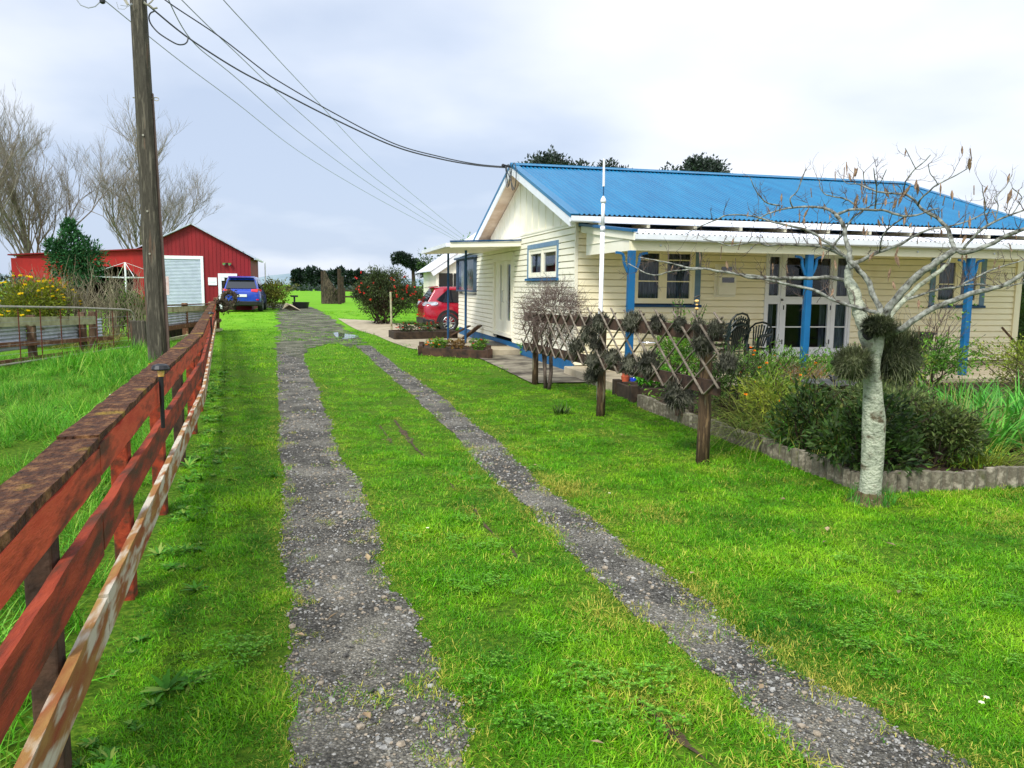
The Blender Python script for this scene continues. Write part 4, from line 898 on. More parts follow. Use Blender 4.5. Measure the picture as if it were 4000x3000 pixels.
m = M(); m.beam((leanx(7)-.15, PY_-.14, 6.72), (leanx(7)-.75, PY_-.14, 7.75), .03, .05); m.beam((leanx(7)+.15, PY_-.14, 7.0), (leanx(7)+.75, PY_-.14, 7.9), .03, .05); m.build('brace', galvtube, pl)
for x in (-1.15, -.55, .55, 1.15):
    m = M(); m.lathe([(.012, 0), (.03, .04), (.05, .06), (.03, .1), (.045, .12), (.02, .17)], (leanx(8)+x, PY_-.16, 8.2), 10); m.build('insulator', black, pl)
ins = atY(735, -8, PY_-.2)
m = M(); ia = atY(400, 6, PY_-.2); m.lathe([(.02, -.04), (.05, -.02), (.05, .05), (.03, .08)], tuple(ia), 10); m.build('insulator', black, pl)
m = M(); pts = [atY(x, y, PY_-.2) for x, y in ((300, 0), (315, 20), (345, 31), (372, 25), (392, 6))]; m.tube(pts, .01, 5); m.build('jumper_wire', wiremat, pl)
m = M(); pts = [atY(x, y, PY_-.2) for x, y in ((455, 8), (462, 34), (485, 36), (515, 12))]; m.tube(pts, .006, 5); pts = [atY(x, y, PY_-.2) for x, y in ((520, 15), (500, 25), (470, 20))]; m.tube(pts, .006, 5); m.build('jumper_wire', wiremat, pl)
m = M(); pts = [atY(x, y, PY_-.22) for x, y in ((562, 12), (585, 22), (600, 34), (615, 30)) ]; m.tube(pts, .018, 6); m.tube([atY(x, y, PY_-.22) for x, y in ((562, 6), (575, 20), (590, 8), (605, -10))], .014, 6); m.build('cable_clamp', galvtube, pl)
def span(name, pts, r, label, mat=cable, grp=None):   # pts: (x, y, Y) along the line; a cable through them
    P = [Vector(atY(*q)) for q in pts]; out = []
    for i in range(len(P)-1):
        p0, p1, p2, p3 = P[max(0, i-1)], P[i], P[i+1], P[min(len(P)-1, i+2)]
        for j in range(8):
            t = j/8; out.append(.5*((2*p1)+(p2-p0)*t+(2*p0-5*p1+4*p2-p3)*t*t+(3*p1-p0-3*p2+p3)*t**3))
    out.append(P[-1]); m = M(); m.tube(out, r, 5); return tag(m.build(name, mat, loc=tuple(P[0])), label, 'power line' if mat is wiremat else 'cable', grp)
cg = 'cables and lines running from the pole'
span('service_cable', [(560, 2, 16.6), (602, 40, 16.65), (735, 147, 16.9), (922, 268, 17.2), (1085, 353, 17.5), (1301, 463, 17.8), (1537, 570, 18.1), (1718, 620, 18.2), (1860, 645, 18.25), (1980, 655, 18.25)], .016, 'lower of the two thick dark cables from the pole to the gable peak', cable, cg)
span('service_cable', [(600, -60, 16.5), (645, 0, 16.6), (850, 138, 17), (1010, 262, 17.3), (1085, 315, 17.5), (1301, 440, 17.8), (1537, 560, 18.1), (1718, 612, 18.2), (1860, 641, 18.25), (1980, 652, 18.25)], .013, 'upper of the two thick dark cables from the pole to the gable peak', cable, cg)
lp = [(602, 44), (588, 52), (582, 70), (590, 95), (615, 125), (650, 150), (690, 172), (715, 174), (730, 165), (735, 147)]
span('cable_slack_loop', [(x, y, 16.9-.15*math.sin(i*.3)) for i, (x, y) in enumerate(lp)], .014, 'slack loop of dark cable hanging beside the pole', cable)
E_ = (1795, 935, 70)
for pts, lab in (([(330, -60, 16.6), (415, 7, 17.5), (570, 133, 19.5), (732, 260, 22), (922, 401, 26), (1200, 613, 36), (1500, 790, 50), (1780, 938, 72)], 'thin line wire, lowest of the four going to the far field'),
                 ([(640, -40, 16.6), (748, 157, 18), (922, 304, 21), (1200, 542, 30), (1500, 755, 46), (1790, 936, 72)], 'thin line wire, second lowest of the four going to the far field'),
                 ([(660, -60, 16.6), (710, 0, 17), (922, 206, 20), (1200, 466, 28), (1500, 722, 45), (1802, 930, 72)], 'thin line wire, second highest of the four going to the far field'),
                 ([(800, -90, 16.6), (873, 0, 17), (1003, 141, 19), (1200, 353, 25), (1500, 665, 42), (1815, 925, 72)], 'thin line wire, highest of the four going to the far field')):
    span('line_wire', pts, .011, lab, wiremat, cg)

# ------------------------------------------------------------------ farm gate, yard rails and iron sheets at the left
gA_ = Vector(atD(0, 1398, 17)); gA_.z = 0; gB_ = Vector(atD(532, 1361, 21.2)); gB_.z = 0
gd = (gB_-gA_); GL = gd.length; gd.normalize(); gnm = Vector((gd.y, -gd.x, 0))
g0 = gA_-gd*1.6
gt = thing('farm_gate', tuple(gB_), 'galvanised tube farm gate with rounded corner and rusty upright rods across the paddock', 'gate')
def gz(s): return 1.25-(1.25-1.03)*np.clip((s+1.6)/(GL+1.6), 0, 1)
def gpos(s, z, off=0): p = gA_+gd*s+gnm*off; return (p.x, p.y, z)
m = M(); pts = [gpos(-1.6, gz(-1.6)), gpos(GL*.5, gz(GL*.5)), gpos(GL-.45, gz(GL)-.01), gpos(GL-.2, gz(GL)-.04), gpos(GL-.06, gz(GL)-.13), gpos(GL-.01, gz(GL)-.32), gpos(GL+.02, .05)]
m.tube(pts, .024, 8); m.tube([gpos(-1.6, .14), gpos(GL, .14)], .02, 8); m.build('tube_frame', galvtube, gt)
for s in np.arange(-1.4, GL-.3, .66):
    m = M(); m.tube([gpos(s, .1), gpos(s, gz(s))], .011, 5); m.build('rod', rust, gt)
m = M()
for z in (.32, .5, .7, .92): m.tube([gpos(-1.6, z), gpos(GL, z*.93)], .003, 4)
m.build('wire', wiremat, gt)
yf = thing('rail_fence', gpos(GL*.5, 0, -.5), 'old timber yard fence with pale top rail and iron sheets behind the farm gate', 'fence')
ZT = lambda s: 1.12-.20*np.clip(s/GL, -.3, 1)
def yr(s0, s1, z0, z1, mat, name, off=-.45, t=.05, zs=.14):
    m = M(); m.beam(gpos(s0, (z0+z1)/2, off), gpos(s1, (z0+z1)/2-zs*(s1-s0)/GL, off), t, z1-z0); return m.build(name, mat, yf)
yr(-1.6, GL-.95, .86, 1.04, paletimber, 'top_rail'); yr(-1.6, GL-.25, .47, .56, browntimber, 'middle_rail'); yr(-1.6, GL-.2, .03, .16, browntimber, 'bottom_rail', zs=.0)
for s in (-1.2, GL*.36, GL-1.32, GL-.9): m = M(); p = gpos(s, 0, -.53); m.box(p[0]-.07, p[0]+.07, p[1]-.07, p[1]+.07, -.1, .98); m.build('post', oldwood, yf, bevel=.01)
def ironsheet(s0, s1, z0, z1, off, name, par):
    m = M(); n = 40; st = 0
    for i in range(n+1):
        z = z0+(z1-z0)*i/n; o_ = off+.012*math.sin(z/.076*2*PI)
        m.v.append(gpos(s0, z, o_)); m.v.append(gpos(s1, z, o_))
    m.f = [(2*i, 2*i+1, 2*i+3, 2*i+2) for i in range(n)]; return m.build(name, galv, par, smooth=True)
ironsheet(GL*.14, GL*.35, .30, .84, -.60, 'iron_sheet', yf); ironsheet(GL*.38, GL-1.35, .30, .84, -.60, 'iron_sheet', yf); ironsheet(GL-.85, GL-.35, .30, .80, -.62, 'iron_sheet', yf)
# stockyard side right of the pole
q0 = gp(640, 1325); q1 = gp(862, 1285); a_ = Vector((-4.0, 22.5, 0)); b2 = Vector((-3.15, 29.2, 0))
ya = Vector(atD(600, 1190, 24)); ya.z = 0; yb_ = Vector(atD(850, 1190, 29)); yb_.z = 0
rm_ = thing('stockyard_fence', tuple((ya+yb_)/2), 'low stockyard fence with iron sheet and dark gap between the pole and the blue car', 'fence')
yd = (yb_-ya).normalized()
def yy(t, z, o=0): p = ya.lerp(yb_, t); n_ = Vector((yd.y, -yd.x, 0)); p = p+n_*o; return (p.x, p.y, z)
m = M(); m.beam(yy(0, 1.02), yy(1, .98), .2, .03); m.build('top_board', oldwood, rm_)
m = M(); m.beam(yy(0, .90, .05), yy(.93, .86, .05), .05, .16); m.build('upper_rail', paletimber, rm_)
m = M()
for i in range(31):
    z = .42+.38*i/30; o_ = .02+.012*math.sin(z/.076*2*PI); m.v.append(yy(0, z, o_)); m.v.append(yy(.86, z, o_))
m.f = [(2*i, 2*i+1, 2*i+3, 2*i+2) for i in range(30)]; m.build('iron_sheet', galv, rm_, smooth=True)
m = M(); m.beam(yy(0, .36, .06), yy(1, .40, .06), .05, .13); m.build('middle_rail', browntimber, rm_)
m = M(); m.beam(yy(0, .05, .1), yy(1, .10, .1), .08, .08); m.build('bottom_rail', paletimber, rm_)
m = M(); m.beam(yy(0, .2, -.5), yy(1, .2, -.5), .05, .5); m.build('gap_shade_panel', bark_dark, rm_)  # dark panel standing in for the shade in the opening below the iron
for t in (0, .45, .9, 1.0): p = yy(t, 0, -.04); m = M(); m.box(p[0]-.08, p[0]+.08, p[1]-.08, p[1]+.08, -.1, 1.05 if t < .95 else 1.18); m.build('post', browntimber, rm_, bevel=.01)
m = M(); p = atD(545, 1300, 20.5); m.prism([(p[0]-.16, p[1]-.12, -.1), (p[0]+.16, p[1]-.12, -.1), (p[0]+.16, p[1]+.12, -.1), (p[0]-.16, p[1]+.12, -.1)], [(p[0]-.18, p[1]-.12, .78), (p[0]+.14, p[1]-.12, .78), (p[0]+.14, p[1]+.12, .74), (p[0]-.18, p[1]+.12, .78)])
tag(m.build('strainer_post', polemat, loc=(p[0], p[1], 0), bevel=.02), 'thick grey strainer post between the farm gate and the power pole', 'post')
# tyres / coiled brush on the corner post, dead-wood pile
for q, r, D, lab in (((895, 1165), .32, 29.6, 'old round brush coil hung on the corner post, behind the blue car'), ((868, 1195), .25, 28.8, 'smaller dark coil lying on top of the stockyard corner')):
    p = atD(q[0], q[1], D); m = M()
    for k in range(150):
        a = U(0, 2*PI); b_ = U(0, 2*PI); c = r*.66+r*.34*math.cos(b_); m.leaf((p[0]+c*math.cos(a), p[1]+.18*math.sin(b_)*r/.3, p[2]+c*math.sin(a)), rdir(), rdir(), .12, .05)
    m2 = M(); m2.tube([(p[0]+r*.66*math.cos(a), p[1], p[2]+r*.66*math.sin(a)) for a in np.linspace(0, 2*PI, 16)], r*.26, 8)
    t = thing('wire_coil', tuple(p), lab, 'coil'); m2.build('core', bark_dark, t); m.build('brush', leafmat('brush_%d' % int(r*100), (66, 62, 44), (96, 90, 66)), t)
lp_ = thing('log_pile', (-3.35, 29.3, .05), 'heap of old broken timbers at the far end of the red fence', 'wood pile')
for k in range(9):
    m = M(); a = Vector((-4.25+U(-.3, .4), 28.6+U(-.4, .8), .1+k*.09)); b_ = a+Vector((U(.3, .7), U(-.6, .6), U(-.2, .3))); m.beam(a, b_, .14, .10); m.build('timber', browntimber if k % 2 else oldwood, lp_)

# ------------------------------------------------------------------ barn
bz = .3; BY = 43.
def bt(x, y, Y=BY): p = atY(x, y, Y); return p[0], p[2]
bn = thing('red_barn', (-6.2, BY, bz), 'red iron barn with a low gable, white roller door and an open lean-to bay', 'barn')
ax, az = bt(748, 872); ex, ez = bt(990, 1004); lx, lz = bt(515, 978); L2x, L2z = bt(60, 1000); BD = 5.2
m = M()
fl = [(ex-.15, bz-.3), (ex-.15, ez-.02), (ax, az-.06), (lx, lz-.08), (lx, bz-.3)]
m.prism([(x, BY, z) for x, z in fl], [(x, BY+BD, z) for x, z in fl]); m.build('wall', barnred, bn)
m = M(); x = lx+.1                            # ribs of the wall sheets
while x < ex-.2:
    zt_ = (az-.08-(x-ax)*(az-ez)/(ex-ax)) if x > ax else (az-.08-(ax-x)*(az-lz)/(ax-lx))
    m.box(x, x+.03, BY-.018, BY+.01, bz, zt_-.03); x += .19
m.build('wall_rib', barnred, bn)
m = M(); t_ = .05
for (x0, z0_), (x1, z1_) in (((ax, az), (ex+.12, ez-.05)), ((ax, az), (lx-.2, lz-.08))):
    m.prism([(x0, BY-.25, z0_), (x1, BY-.25, z1_), (x1, BY-.25, z1_-.06), (x0, BY-.25, z0_-.06)], [(x0, BY+BD+.2, z0_), (x1, BY+BD+.2, z1_), (x1, BY+BD+.2, z1_-.06), (x0, BY+BD+.2, z0_-.06)])
m.build('roof', galv, bn)
m = M(); m.beam((ex+.1, BY-.2, ez-.1), (ex+.1, BY+BD, ez-.1), .1, .08); m.tube([(ex+.25, BY+BD-.3, ez-.12), (ex+.25, BY+BD-.3, 1.3)], .035, 6); m.build('gutter', white, bn)
dx0, dz1 = bt(600, 1010); dx1, dz0 = bt(790, 1200); dx1b = bt(790, 1010)[0]
m = M()
for i in range(36):
    z = bz+(dz1-bz)*i/36; m.prism([(dx0, BY-.03, z), (dx0, BY-.055, z+.03), (dx0, BY-.03, z+.072), (dx0, BY+.0, z+.07)], [(dx1, BY-.03, z), (dx1, BY-.055, z+.03), (dx1, BY-.03, z+.072), (dx1, BY+.0, z+.07)])
rd = m.build('roller_door', mk('roller_door_paint', srgb(164, 174, 188), srgb(180, 190, 202), scale=3, rough=.5), bn)
m = M(); m.box(dx0-.12, dx0, BY-.08, BY+.0, bz, dz1+.16); m.box(dx1, dx1+.13, BY-.08, BY, bz, dz1+.16); m.box(dx0, dx1, BY-.08, BY, dz1, dz1+.16); m.build('door_frame', white, rd)
x0, z1_ = bt(813, 1084); x1, z0_ = bt(848, 1114); m = M(); m.box(x0, x1, BY-.06, BY-.01, z0_, z1_); m.box(x0+.1, x1-.08, BY-.075, BY-.06, z1_-.22, z1_-.17); m.build('wall_plate', white, bn)
x0, z1_ = bt(852, 1068); x1, z0_ = bt(930, 1185); m = M(); m.box(x0, x1, BY-.1, BY-.01, z1_-.2, z1_); m.box(x0, x0+.16, BY-.1, BY-.01, bz, z1_-.2); m.box(x0+.16, x0+.3, BY-.09, BY-.01, z1_-.36, z1_-.2); m.build('side_door_frame', white, bn)
m = M(); m.box(x0+.16, x1-.1, BY-.03, BY-.005, bz, z1_-.2); m.build('side_door', bark_dark, bn)
cx, cz = bt(888, 1033)
for s in (-1, 1): m = M(); m.lathe([(.05, 0), (.08, .05), (.09, .12)], (cx+s*.14, BY-.15, cz-.05), 10); m.build('floodlight', chrome, bn)
m = M(); m.beam((cx-.1, BY-.05, cz+.05), (cx+.1, BY-.05, cz+.05), .05, .05); m.build('floodlight_bracket', black, bn)
# lean-to: upper red skirt with raked cut, open bay, posts
AY = BY-.4
def ba(x, y): p = atY(x, y, AY); return p[0], p[2]
l0 = ba(63, 1000); l1 = ba(384, 981); l2 = ba(520, 976); k0 = ba(370, 1040); k1 = ba(520, 1040); k2 = ba(545, 1085); k3 = ba(545, 1200); k4 = ba(575, 1200); k5 = ba(575, 980)
m = M(); T = .06
def flat(pts): m.prism([(x, AY, z) for x, z in pts], [(x, AY+T, z) for x, z in pts])
flat([l0, (l0[0], ba(63, 1030)[1]), k0, l1]); flat([l1, k0, (ba(470, 1040)[0], k0[1]), (ba(520, 1060)[0], ba(520, 1062)[1]), k2, (k2[0], l2[1])]); flat([(k2[0], l2[1]), (k2[0], bz-.3), (k4[0], bz-.3), k5])
m.build('lean_to_wall', barnred2, bn)
m = M(); m.box(l0[0]-.2, l0[0]+2.2, AY-.1, AY-.06, bz, l0[1]-.1); m.build('far_left_wall', barnred2, bn)
m = M(); m.prism([(l0[0]-.3, AY-.2, l0[1]+.02), (k5[0], AY-.2, l2[1]+.03), (k5[0], AY-.2, l2[1]+.09), (l0[0]-.3, AY-.2, l0[1]+.08)], [(l0[0]-.3, AY+5, l0[1]+.02), (k5[0], AY+5, l2[1]+.03), (k5[0], AY+5, l2[1]+.09), (l0[0]-.3, AY+5, l0[1]+.08)]); m.build('lean_to_roof', barnred, bn)
m = M(); m.box(l0[0], k4[0]-.1, AY+4.9, AY+5, bz-.2, 2.9); m.box(l0[0], l0[0]+.1, AY+.1, AY+5, bz-.2, 2.7); m.build('back_wall', bark_dark, bn)
# rotary clothes line in front of the open bay
cx, cz = ba(488, 1025); cy = AY-9; c0 = atY(488, 1025, cy); b0 = atY(488, 1155, cy)
cl = thing('rotary_clothesline', (c0[0], cy, float(tz(0, cy))), 'pale rotary clothes line with drooping wires in front of the open barn bay', 'clothes line')
m = M(); m.tube([(c0[0], cy, 0), (c0[0], cy, c0[2])], .035, 8); m.build('mast', white, cl)
zb = atY(488, 1086, cy)[2]
for k in range(4):
    a = k*PI/2+.4; e_ = (c0[0]+1.5*math.cos(a), cy+1.5*math.sin(a), zb+.05); m = M(); m.tube([(c0[0], cy, zb), e_], .013, 5); m.tube([(c0[0], cy, c0[2]), e_], .01, 4); m.build('arm', white, cl)
m = M()
for r in (.7, 1.1, 1.45): m.tube([(c0[0]+r*math.cos(k*PI/2+.4), cy+r*math.sin(k*PI/2+.4), zb+.04) for k in range(5)], .007, 4)
m.build('line', wiremat, cl)

# ------------------------------------------------------------------ cars
def suv(name, loc, rz, paint, label, Ls=4.5, Wd=1.86, Hh=1.66, plate=True):
    # local frame: nose towards +x, rear at -x ; z up
    t = thing(name, (0, 0, 0), label, 'car'); hw = Wd/2; L0, L1 = -Ls/2, Ls/2
    secs = [  # x, lower z, belt z, half width low, half width belt
        (L0, .46, .92, hw*.80, hw*.80), (L0+.06, .34, 1.00, hw*.92, hw*.88), (L0+.25, .28, 1.06, hw*.98, hw*.94), (L0+.9, .26, 1.04, hw, hw*.96), (0, .26, 1.00, hw, hw*.96),
        (L1-1.4, .26, .98, hw, hw*.95), (L1-.9, .27, .94, hw*.99, hw*.92), (L1-.3, .32, .84, hw*.95, hw*.84), (L1, .44, .66, hw*.78, hw*.70)]
    m = M(); K = 12
    for x, zl, zb_, wl, wb in secs:
        ring = [(-wl*.86, zl), (-wl, zl+.12), (-wl, (zl+zb_)/2), (-wb, zb_-.06), (-wb*.93, zb_), (0, zb_+.03), (wb*.93, zb_), (wb, zb_-.06), (wl, (zl+zb_)/2), (wl, zl+.12), (wl*.86, zl), (0, zl-.02)]
        for y, z in ring: m.v.append((x, y, z))
    n = len(secs)
    m.f = [(i*K+k, i*K+(k+1) % K, (i+1)*K+(k+1) % K, (i+1)*K+k) for i in range(n-1) for k in range(K)]+[tuple(reversed(range(K))), tuple((n-1)*K+k for k in range(K))]
    body = m.build('body', paint, t, smooth=True); sb = body.modifiers.new('s', 'SUBSURF'); sb.levels = 2; sb.render_levels = 2
    # cabin
    def ringc(x, z0c, z1c, w0, w1): return [(x[0], -w0, z0c), (x[1], -w1, z1c-.06), (x[1], -w1*.85, z1c), (x[1], w1*.85, z1c), (x[1], w1, z1c-.06), (x[0], w0, z0c)]
    gs = [(L0+.10, L0+.42, .98, Hh-.06, hw*.86, hw*.68), (L0+.62, L0+.75, 1.0, Hh-.01, hw*.92, hw*.72), (0, 0, .98, Hh, hw*.92, hw*.73), (.55, .45, .97, Hh-.03, hw*.92, hw*.72), (L1-1.05, .75, .93, Hh-.14, hw*.88, hw*.69)]
    m = M()
    for x0, x1, za, zb_, wa, wb in gs:
        for p in ringc((x0, x1), za, zb_, wa, wb): m.v.append(p)
    m.f = [(i*6+k, i*6+k+1, (i+1)*6+k+1, (i+1)*6+k) for i in range(len(gs)-1) for k in range(5)]+[(5, 4, 3, 2, 1, 0), tuple((len(gs)-1)*6+k for k in range(6))]
    m.build('cabin', paint, t, smooth=False, bevel=.03)
    # glass laid 6 mm proud
    def out(p, q, r_, s_, k=.008):
        p, q, r_, s_ = map(Vector, (p, q, r_, s_)); nn = (q-p).cross(s_-p).normalized(); return nn
    m = M()
    for sg in (-1, 1):
        a0 = (L0+.66, sg*(hw*.925+.006), 1.06); a1 = (L1-1.3, sg*(hw*.90+.006), 1.03); b1 = (.62, sg*(hw*.735+.014), Hh-.15); b0 = (L0+.86, sg*(hw*.735+.012), Hh-.12); c0_ = (L0+.45, sg*(hw*.88+.01), 1.16)
        mid_ = -.15
        m.poly([a0, a1, b1, b0, c0_] if sg > 0 else [c0_, b0, b1, a1, a0])
    m.build('side_window', carglass, t)
    m = M(); m.poly([(L0+.125, -hw*.76, 1.10), (L0+.125, hw*.76, 1.10), (L0+.375, hw*.64, Hh-.16), (L0+.375, -hw*.64, Hh-.16)][::-1]); m.build('rear_window', carglass, t)
    m = M(); m.poly([(L1-1.10, hw*.80, 1.0), (L1-1.10, -hw*.80, 1.0), (.83, -hw*.62, Hh-.18), (.83, hw*.62, Hh-.18)]); m.build('windscreen', carglass, t)
    m = M(); m.prism([(L0+.30, -hw*.62, Hh-.07), (L0+.30, hw*.62, Hh-.07), (L0+.55, hw*.66, Hh-.02), (L0+.55, -hw*.66, Hh-.02)], [(L0+.22, -hw*.62, Hh-.05), (L0+.22, hw*.62, Hh-.05), (L0+.55, hw*.66, Hh+.015), (L0+.55, -hw*.66, Hh+.015)]); m.build('spoiler', paint, t)
    lens = redlight if plate else clearlight
    for sg in (-1, 1):
        m = M(); m.prism([(L0+.00, sg*hw*.50, .96), (L0+.0, sg*hw*.80, .93), (L0+.42, sg*hw*.985, .96), (L0+.48, sg*hw*.985, 1.0)], [(L0+.08, sg*hw*.50, 1.06), (L0+.06, sg*hw*.84, 1.08), (L0+.42, sg*hw*.955, 1.08), (L0+.5, sg*hw*.955, 1.05)]); m.build('tail_light', lens, t)
        m = M(); m.box(L0-.01, L0+.1, sg*hw*.80-.06, sg*hw*.80+.06, .55, .60); m.build('reflector', redlight, t)
    m = M(); m.prism([(L0-.02, -hw*.82, .30), (L0-.02, hw*.82, .30), (L0+.35, hw*1.0, .26), (L0+.35, -hw*1.0, .26)], [(L0-.03, -hw*.84, .50), (L0-.03, hw*.84, .50), (L0+.35, hw*1.01, .44), (L0+.35, -hw*1.01, .44)]); m.build('rear_bumper', black, t, bevel=.02)
    if plate: m = M(); m.box(L0-.025, L0+.03, -.26, .26, .70, .82); m.build('number_plate', mk('plate_white', (.75, .75, .75, 1)), t)
    for sx in (L0+.88, L1-.92):
        for sg in (-1, 1):
            y = sg*(hw-.11); m = M(); R = .345
            prof_ = [(R*.58, -.11), (R*.9, -.115), (R, -.09), (R, .09), (R*.9, .115), (R*.58, .11)]
            st = 0; nn = 24
            for r, yo in prof_:
                for k in range(nn): m.v.append((sx+r*math.cos(2*PI*k/nn), y+yo, R+r*math.sin(2*PI*k/nn)))
            m.f = [(i*nn+k, i*nn+(k+1) % nn, (i+1)*nn+(k+1) % nn, (i+1)*nn+k) for i in range(len(prof_)-1) for k in range(nn)]+[((5)*nn+k, 5*nn+(k+1) % nn, (k+1) % nn, k) for k in range(nn)]
            wh = m.build('wheel', tyre, t, smooth=True)
            m = M()
            for k in range(10):
                a = 2*PI*k/10; m.beam((sx+.03*math.cos(a), y+sg*.10, R+.03*math.sin(a)), (sx+R*.62*math.cos(a+.12*(k % 2)), y+sg*.105, R+R*.62*math.sin(a+.12*(k % 2))), .03, .02, up=(0, 1, 0))
            m.tube([(sx+R*.64*math.cos(a), y+sg*.10, R+R*.64*math.sin(a)) for a in np.linspace(0, 2*PI, 25)], .014, 5, cap=False); m.build('rim', alloy, wh)
            m = M()                             # dark wheel arch
            pts = [(sx+.44*math.cos(a), R+.02+.44*math.sin(a)) for a in np.linspace(0, PI, 13)]
            for (xa, za), (xb, zb_) in zip(pts[:-1], pts[1:]):
                m.prism([(xa, sg*(hw-.10), za), (xb, sg*(hw-.10), zb_), (sx+(xb-sx)*.78, sg*(hw-.10), R+(zb_-R)*.78), (sx+(xa-sx)*.78, sg*(hw-.10), R+(za-R)*.78)],
                        [(xa, sg*(hw+.014), za), (xb, sg*(hw+.014), zb_), (sx+(xb-sx)*.78, sg*(hw+.014), R+(zb_-R)*.78), (sx+(xa-sx)*.78, sg*(hw+.014), R+(za-R)*.78)])
            m.build('wheel_arch', black, t)
    t.location = loc; t.rotation_euler = (0, 0, rz); return t
suv('blue_car', (-3.62, 42.0, .34), math.radians(90), bluecar, 'blue hatchback SUV parked by the red barn, seen from behind', 4.4, 1.84, 1.66)
suv('red_car', (5.72, 28.95, .02), math.radians(2), redcar, 'dark red hatchback SUV half hidden behind the end of the house', 4.4, 1.86, 1.62, plate=False)

p = gp(590, 1440, .3)
t = thing('orange_flower', (float(p[0]), float(p[1]), 0), 'single orange flower in the long paddock grass beside the red fence', 'flower'); m = M()
for k in range(9): m.leaf((p[0], p[1], .36), (math.cos(k*.7), math.sin(k*.7), .5), (0, 0, 1), .05, .035)
m.build('petals', fl_orange, t); m = M(); m.tube([(p[0], p[1], 0), (p[0], p[1], .36)], .004, 5); m.build('stem', lf_mid, t)
# ------------------------------------------------------------------ trellis
TX = 3.45
tr = thing('trellis', (TX, 9.8, 0), 'rustic trellis of three round posts, two brown rails and diamond lattice on the lawn', 'trellis')
TPY = (6.78, 9.62, 13.05)
def trail(Y): return 1.22+.10*(13.2-Y)/6.7, .70+.12*(13.2-Y)/6.7     # tops of the two rails
for i, y in enumerate(TPY):
    m = M(); r = .060-.004*i; tx = TX+.055+(0.05 if i == 2 else 0); zt = trail(y)[0]-.02
    m.tube([(tx, y, -.1), (tx+.003, y, .4), (tx-.004, y, .9), (tx+.004, y, zt)], [r*1.08, r, r*.97, r*.95], 14); m.build('post', postwood, tr, smooth=True)
def board(y0, y1, zt0, zt1, h, nm):
    m = M(); n = 8
    for k in range(n):
        a, b_ = k/n, (k+1)/n; m.beam((TX-.02, y0+(y1-y0)*a, zt0+(zt1-zt0)*a-h/2), (TX-.02, y0+(y1-y0)*b_+.0005, zt0+(zt1-zt0)*b_-h/2), .034, h)
    return m.build(nm, darkwood, tr)
board(6.38, 13.3, 1.325, 1.215, .135, 'top_rail'); board(6.38, 13.35, .835, .70, .125, 'lower_rail')
y = 6.2; k = 0
pit = .43; hh = .74
for y in np.arange(5.3, 14.2, pit):
    for sg in (1, -1):
        a = float(y); b_ = a+sg*1.14; zb = .665+.018*(13-a)-.09+U(-.01, .01); zt = zb+.735     # foot at a, head at b_
        xo = -.052 if sg < 0 else -.066; lo_, hi_ = 6.30, 13.35
        t0, t1 = 0., 1.
        for lim, s_ in ((lo_, 1), (hi_, -1)):
            if (a-lim)*s_ < 0: t0 = max(t0, (lim-a)/(b_-a))
            if (b_-lim)*s_ < 0: t1 = min(t1, (lim-a)/(b_-a))
        if t1-t0 < .12: continue
        p = (TX+xo, a+(b_-a)*t0, zb+.735*t0); q = (TX+xo, a+(b_-a)*t1, zb+.735*t1)
        m = M(); m.beam(p, q, .010, .020, up=(1, 0, 0)); m.build('lattice_strip', lattice, tr)
# ------------------------------------------------------------------ spiky air plants
def spiky(n, r, mat, name, asp=(1, 1, .85), bw=.006, seg=2):
    m = M()
    m.blob((0, 0, 0), (r*.52*asp[0], r*.50*asp[1], r*.52*asp[2]), 2, .3)
    for _ in range(n):
        d = rdir(.15); k = U(.35, .7); p = Vector((d.x*r*asp[0]*.5, d.y*r*asp[1]*.5, d.z*r*asp[2]*.5)); d2 = (d+rdir()*.9).normalized()
        m.blade(p, d2, r*U(.2, .48), bw*U(.7, 1.3), U(-.5, .45), seg)
    return m
ap_src = [spiky(620, 1, airplant, 'x', bw=.05) for _ in range(4)]
ap_mesh = []
for i, m in enumerate(ap_src):
    me = m.mesh('air_plant'); me.materials.append(airplant); ap_mesh.append(me)
def airp(q, r, lab, X=TX-.05, sc=(1, 1, 1), D=None, grp='air plants on the trellis', mat=None, k=None):
    p = atX(q[0], q[1], X) if D is None else atY(q[0], q[1], D)
    o = bpy.data.objects.new('air_plant', ap_mesh[rnd.randrange(4)] if k is None else k); COL.objects.link(o); o.location = tuple(p); dd = math.hypot(p[0], p[1])
    s_ = r*dd/F_*(1.78 if D is None else 1.6); o.scale = (s_*sc[0], s_*sc[1], s_*sc[2]); o.rotation_euler = (0, 0, U(0, 6)); tag(o, lab, 'air plant', grp)
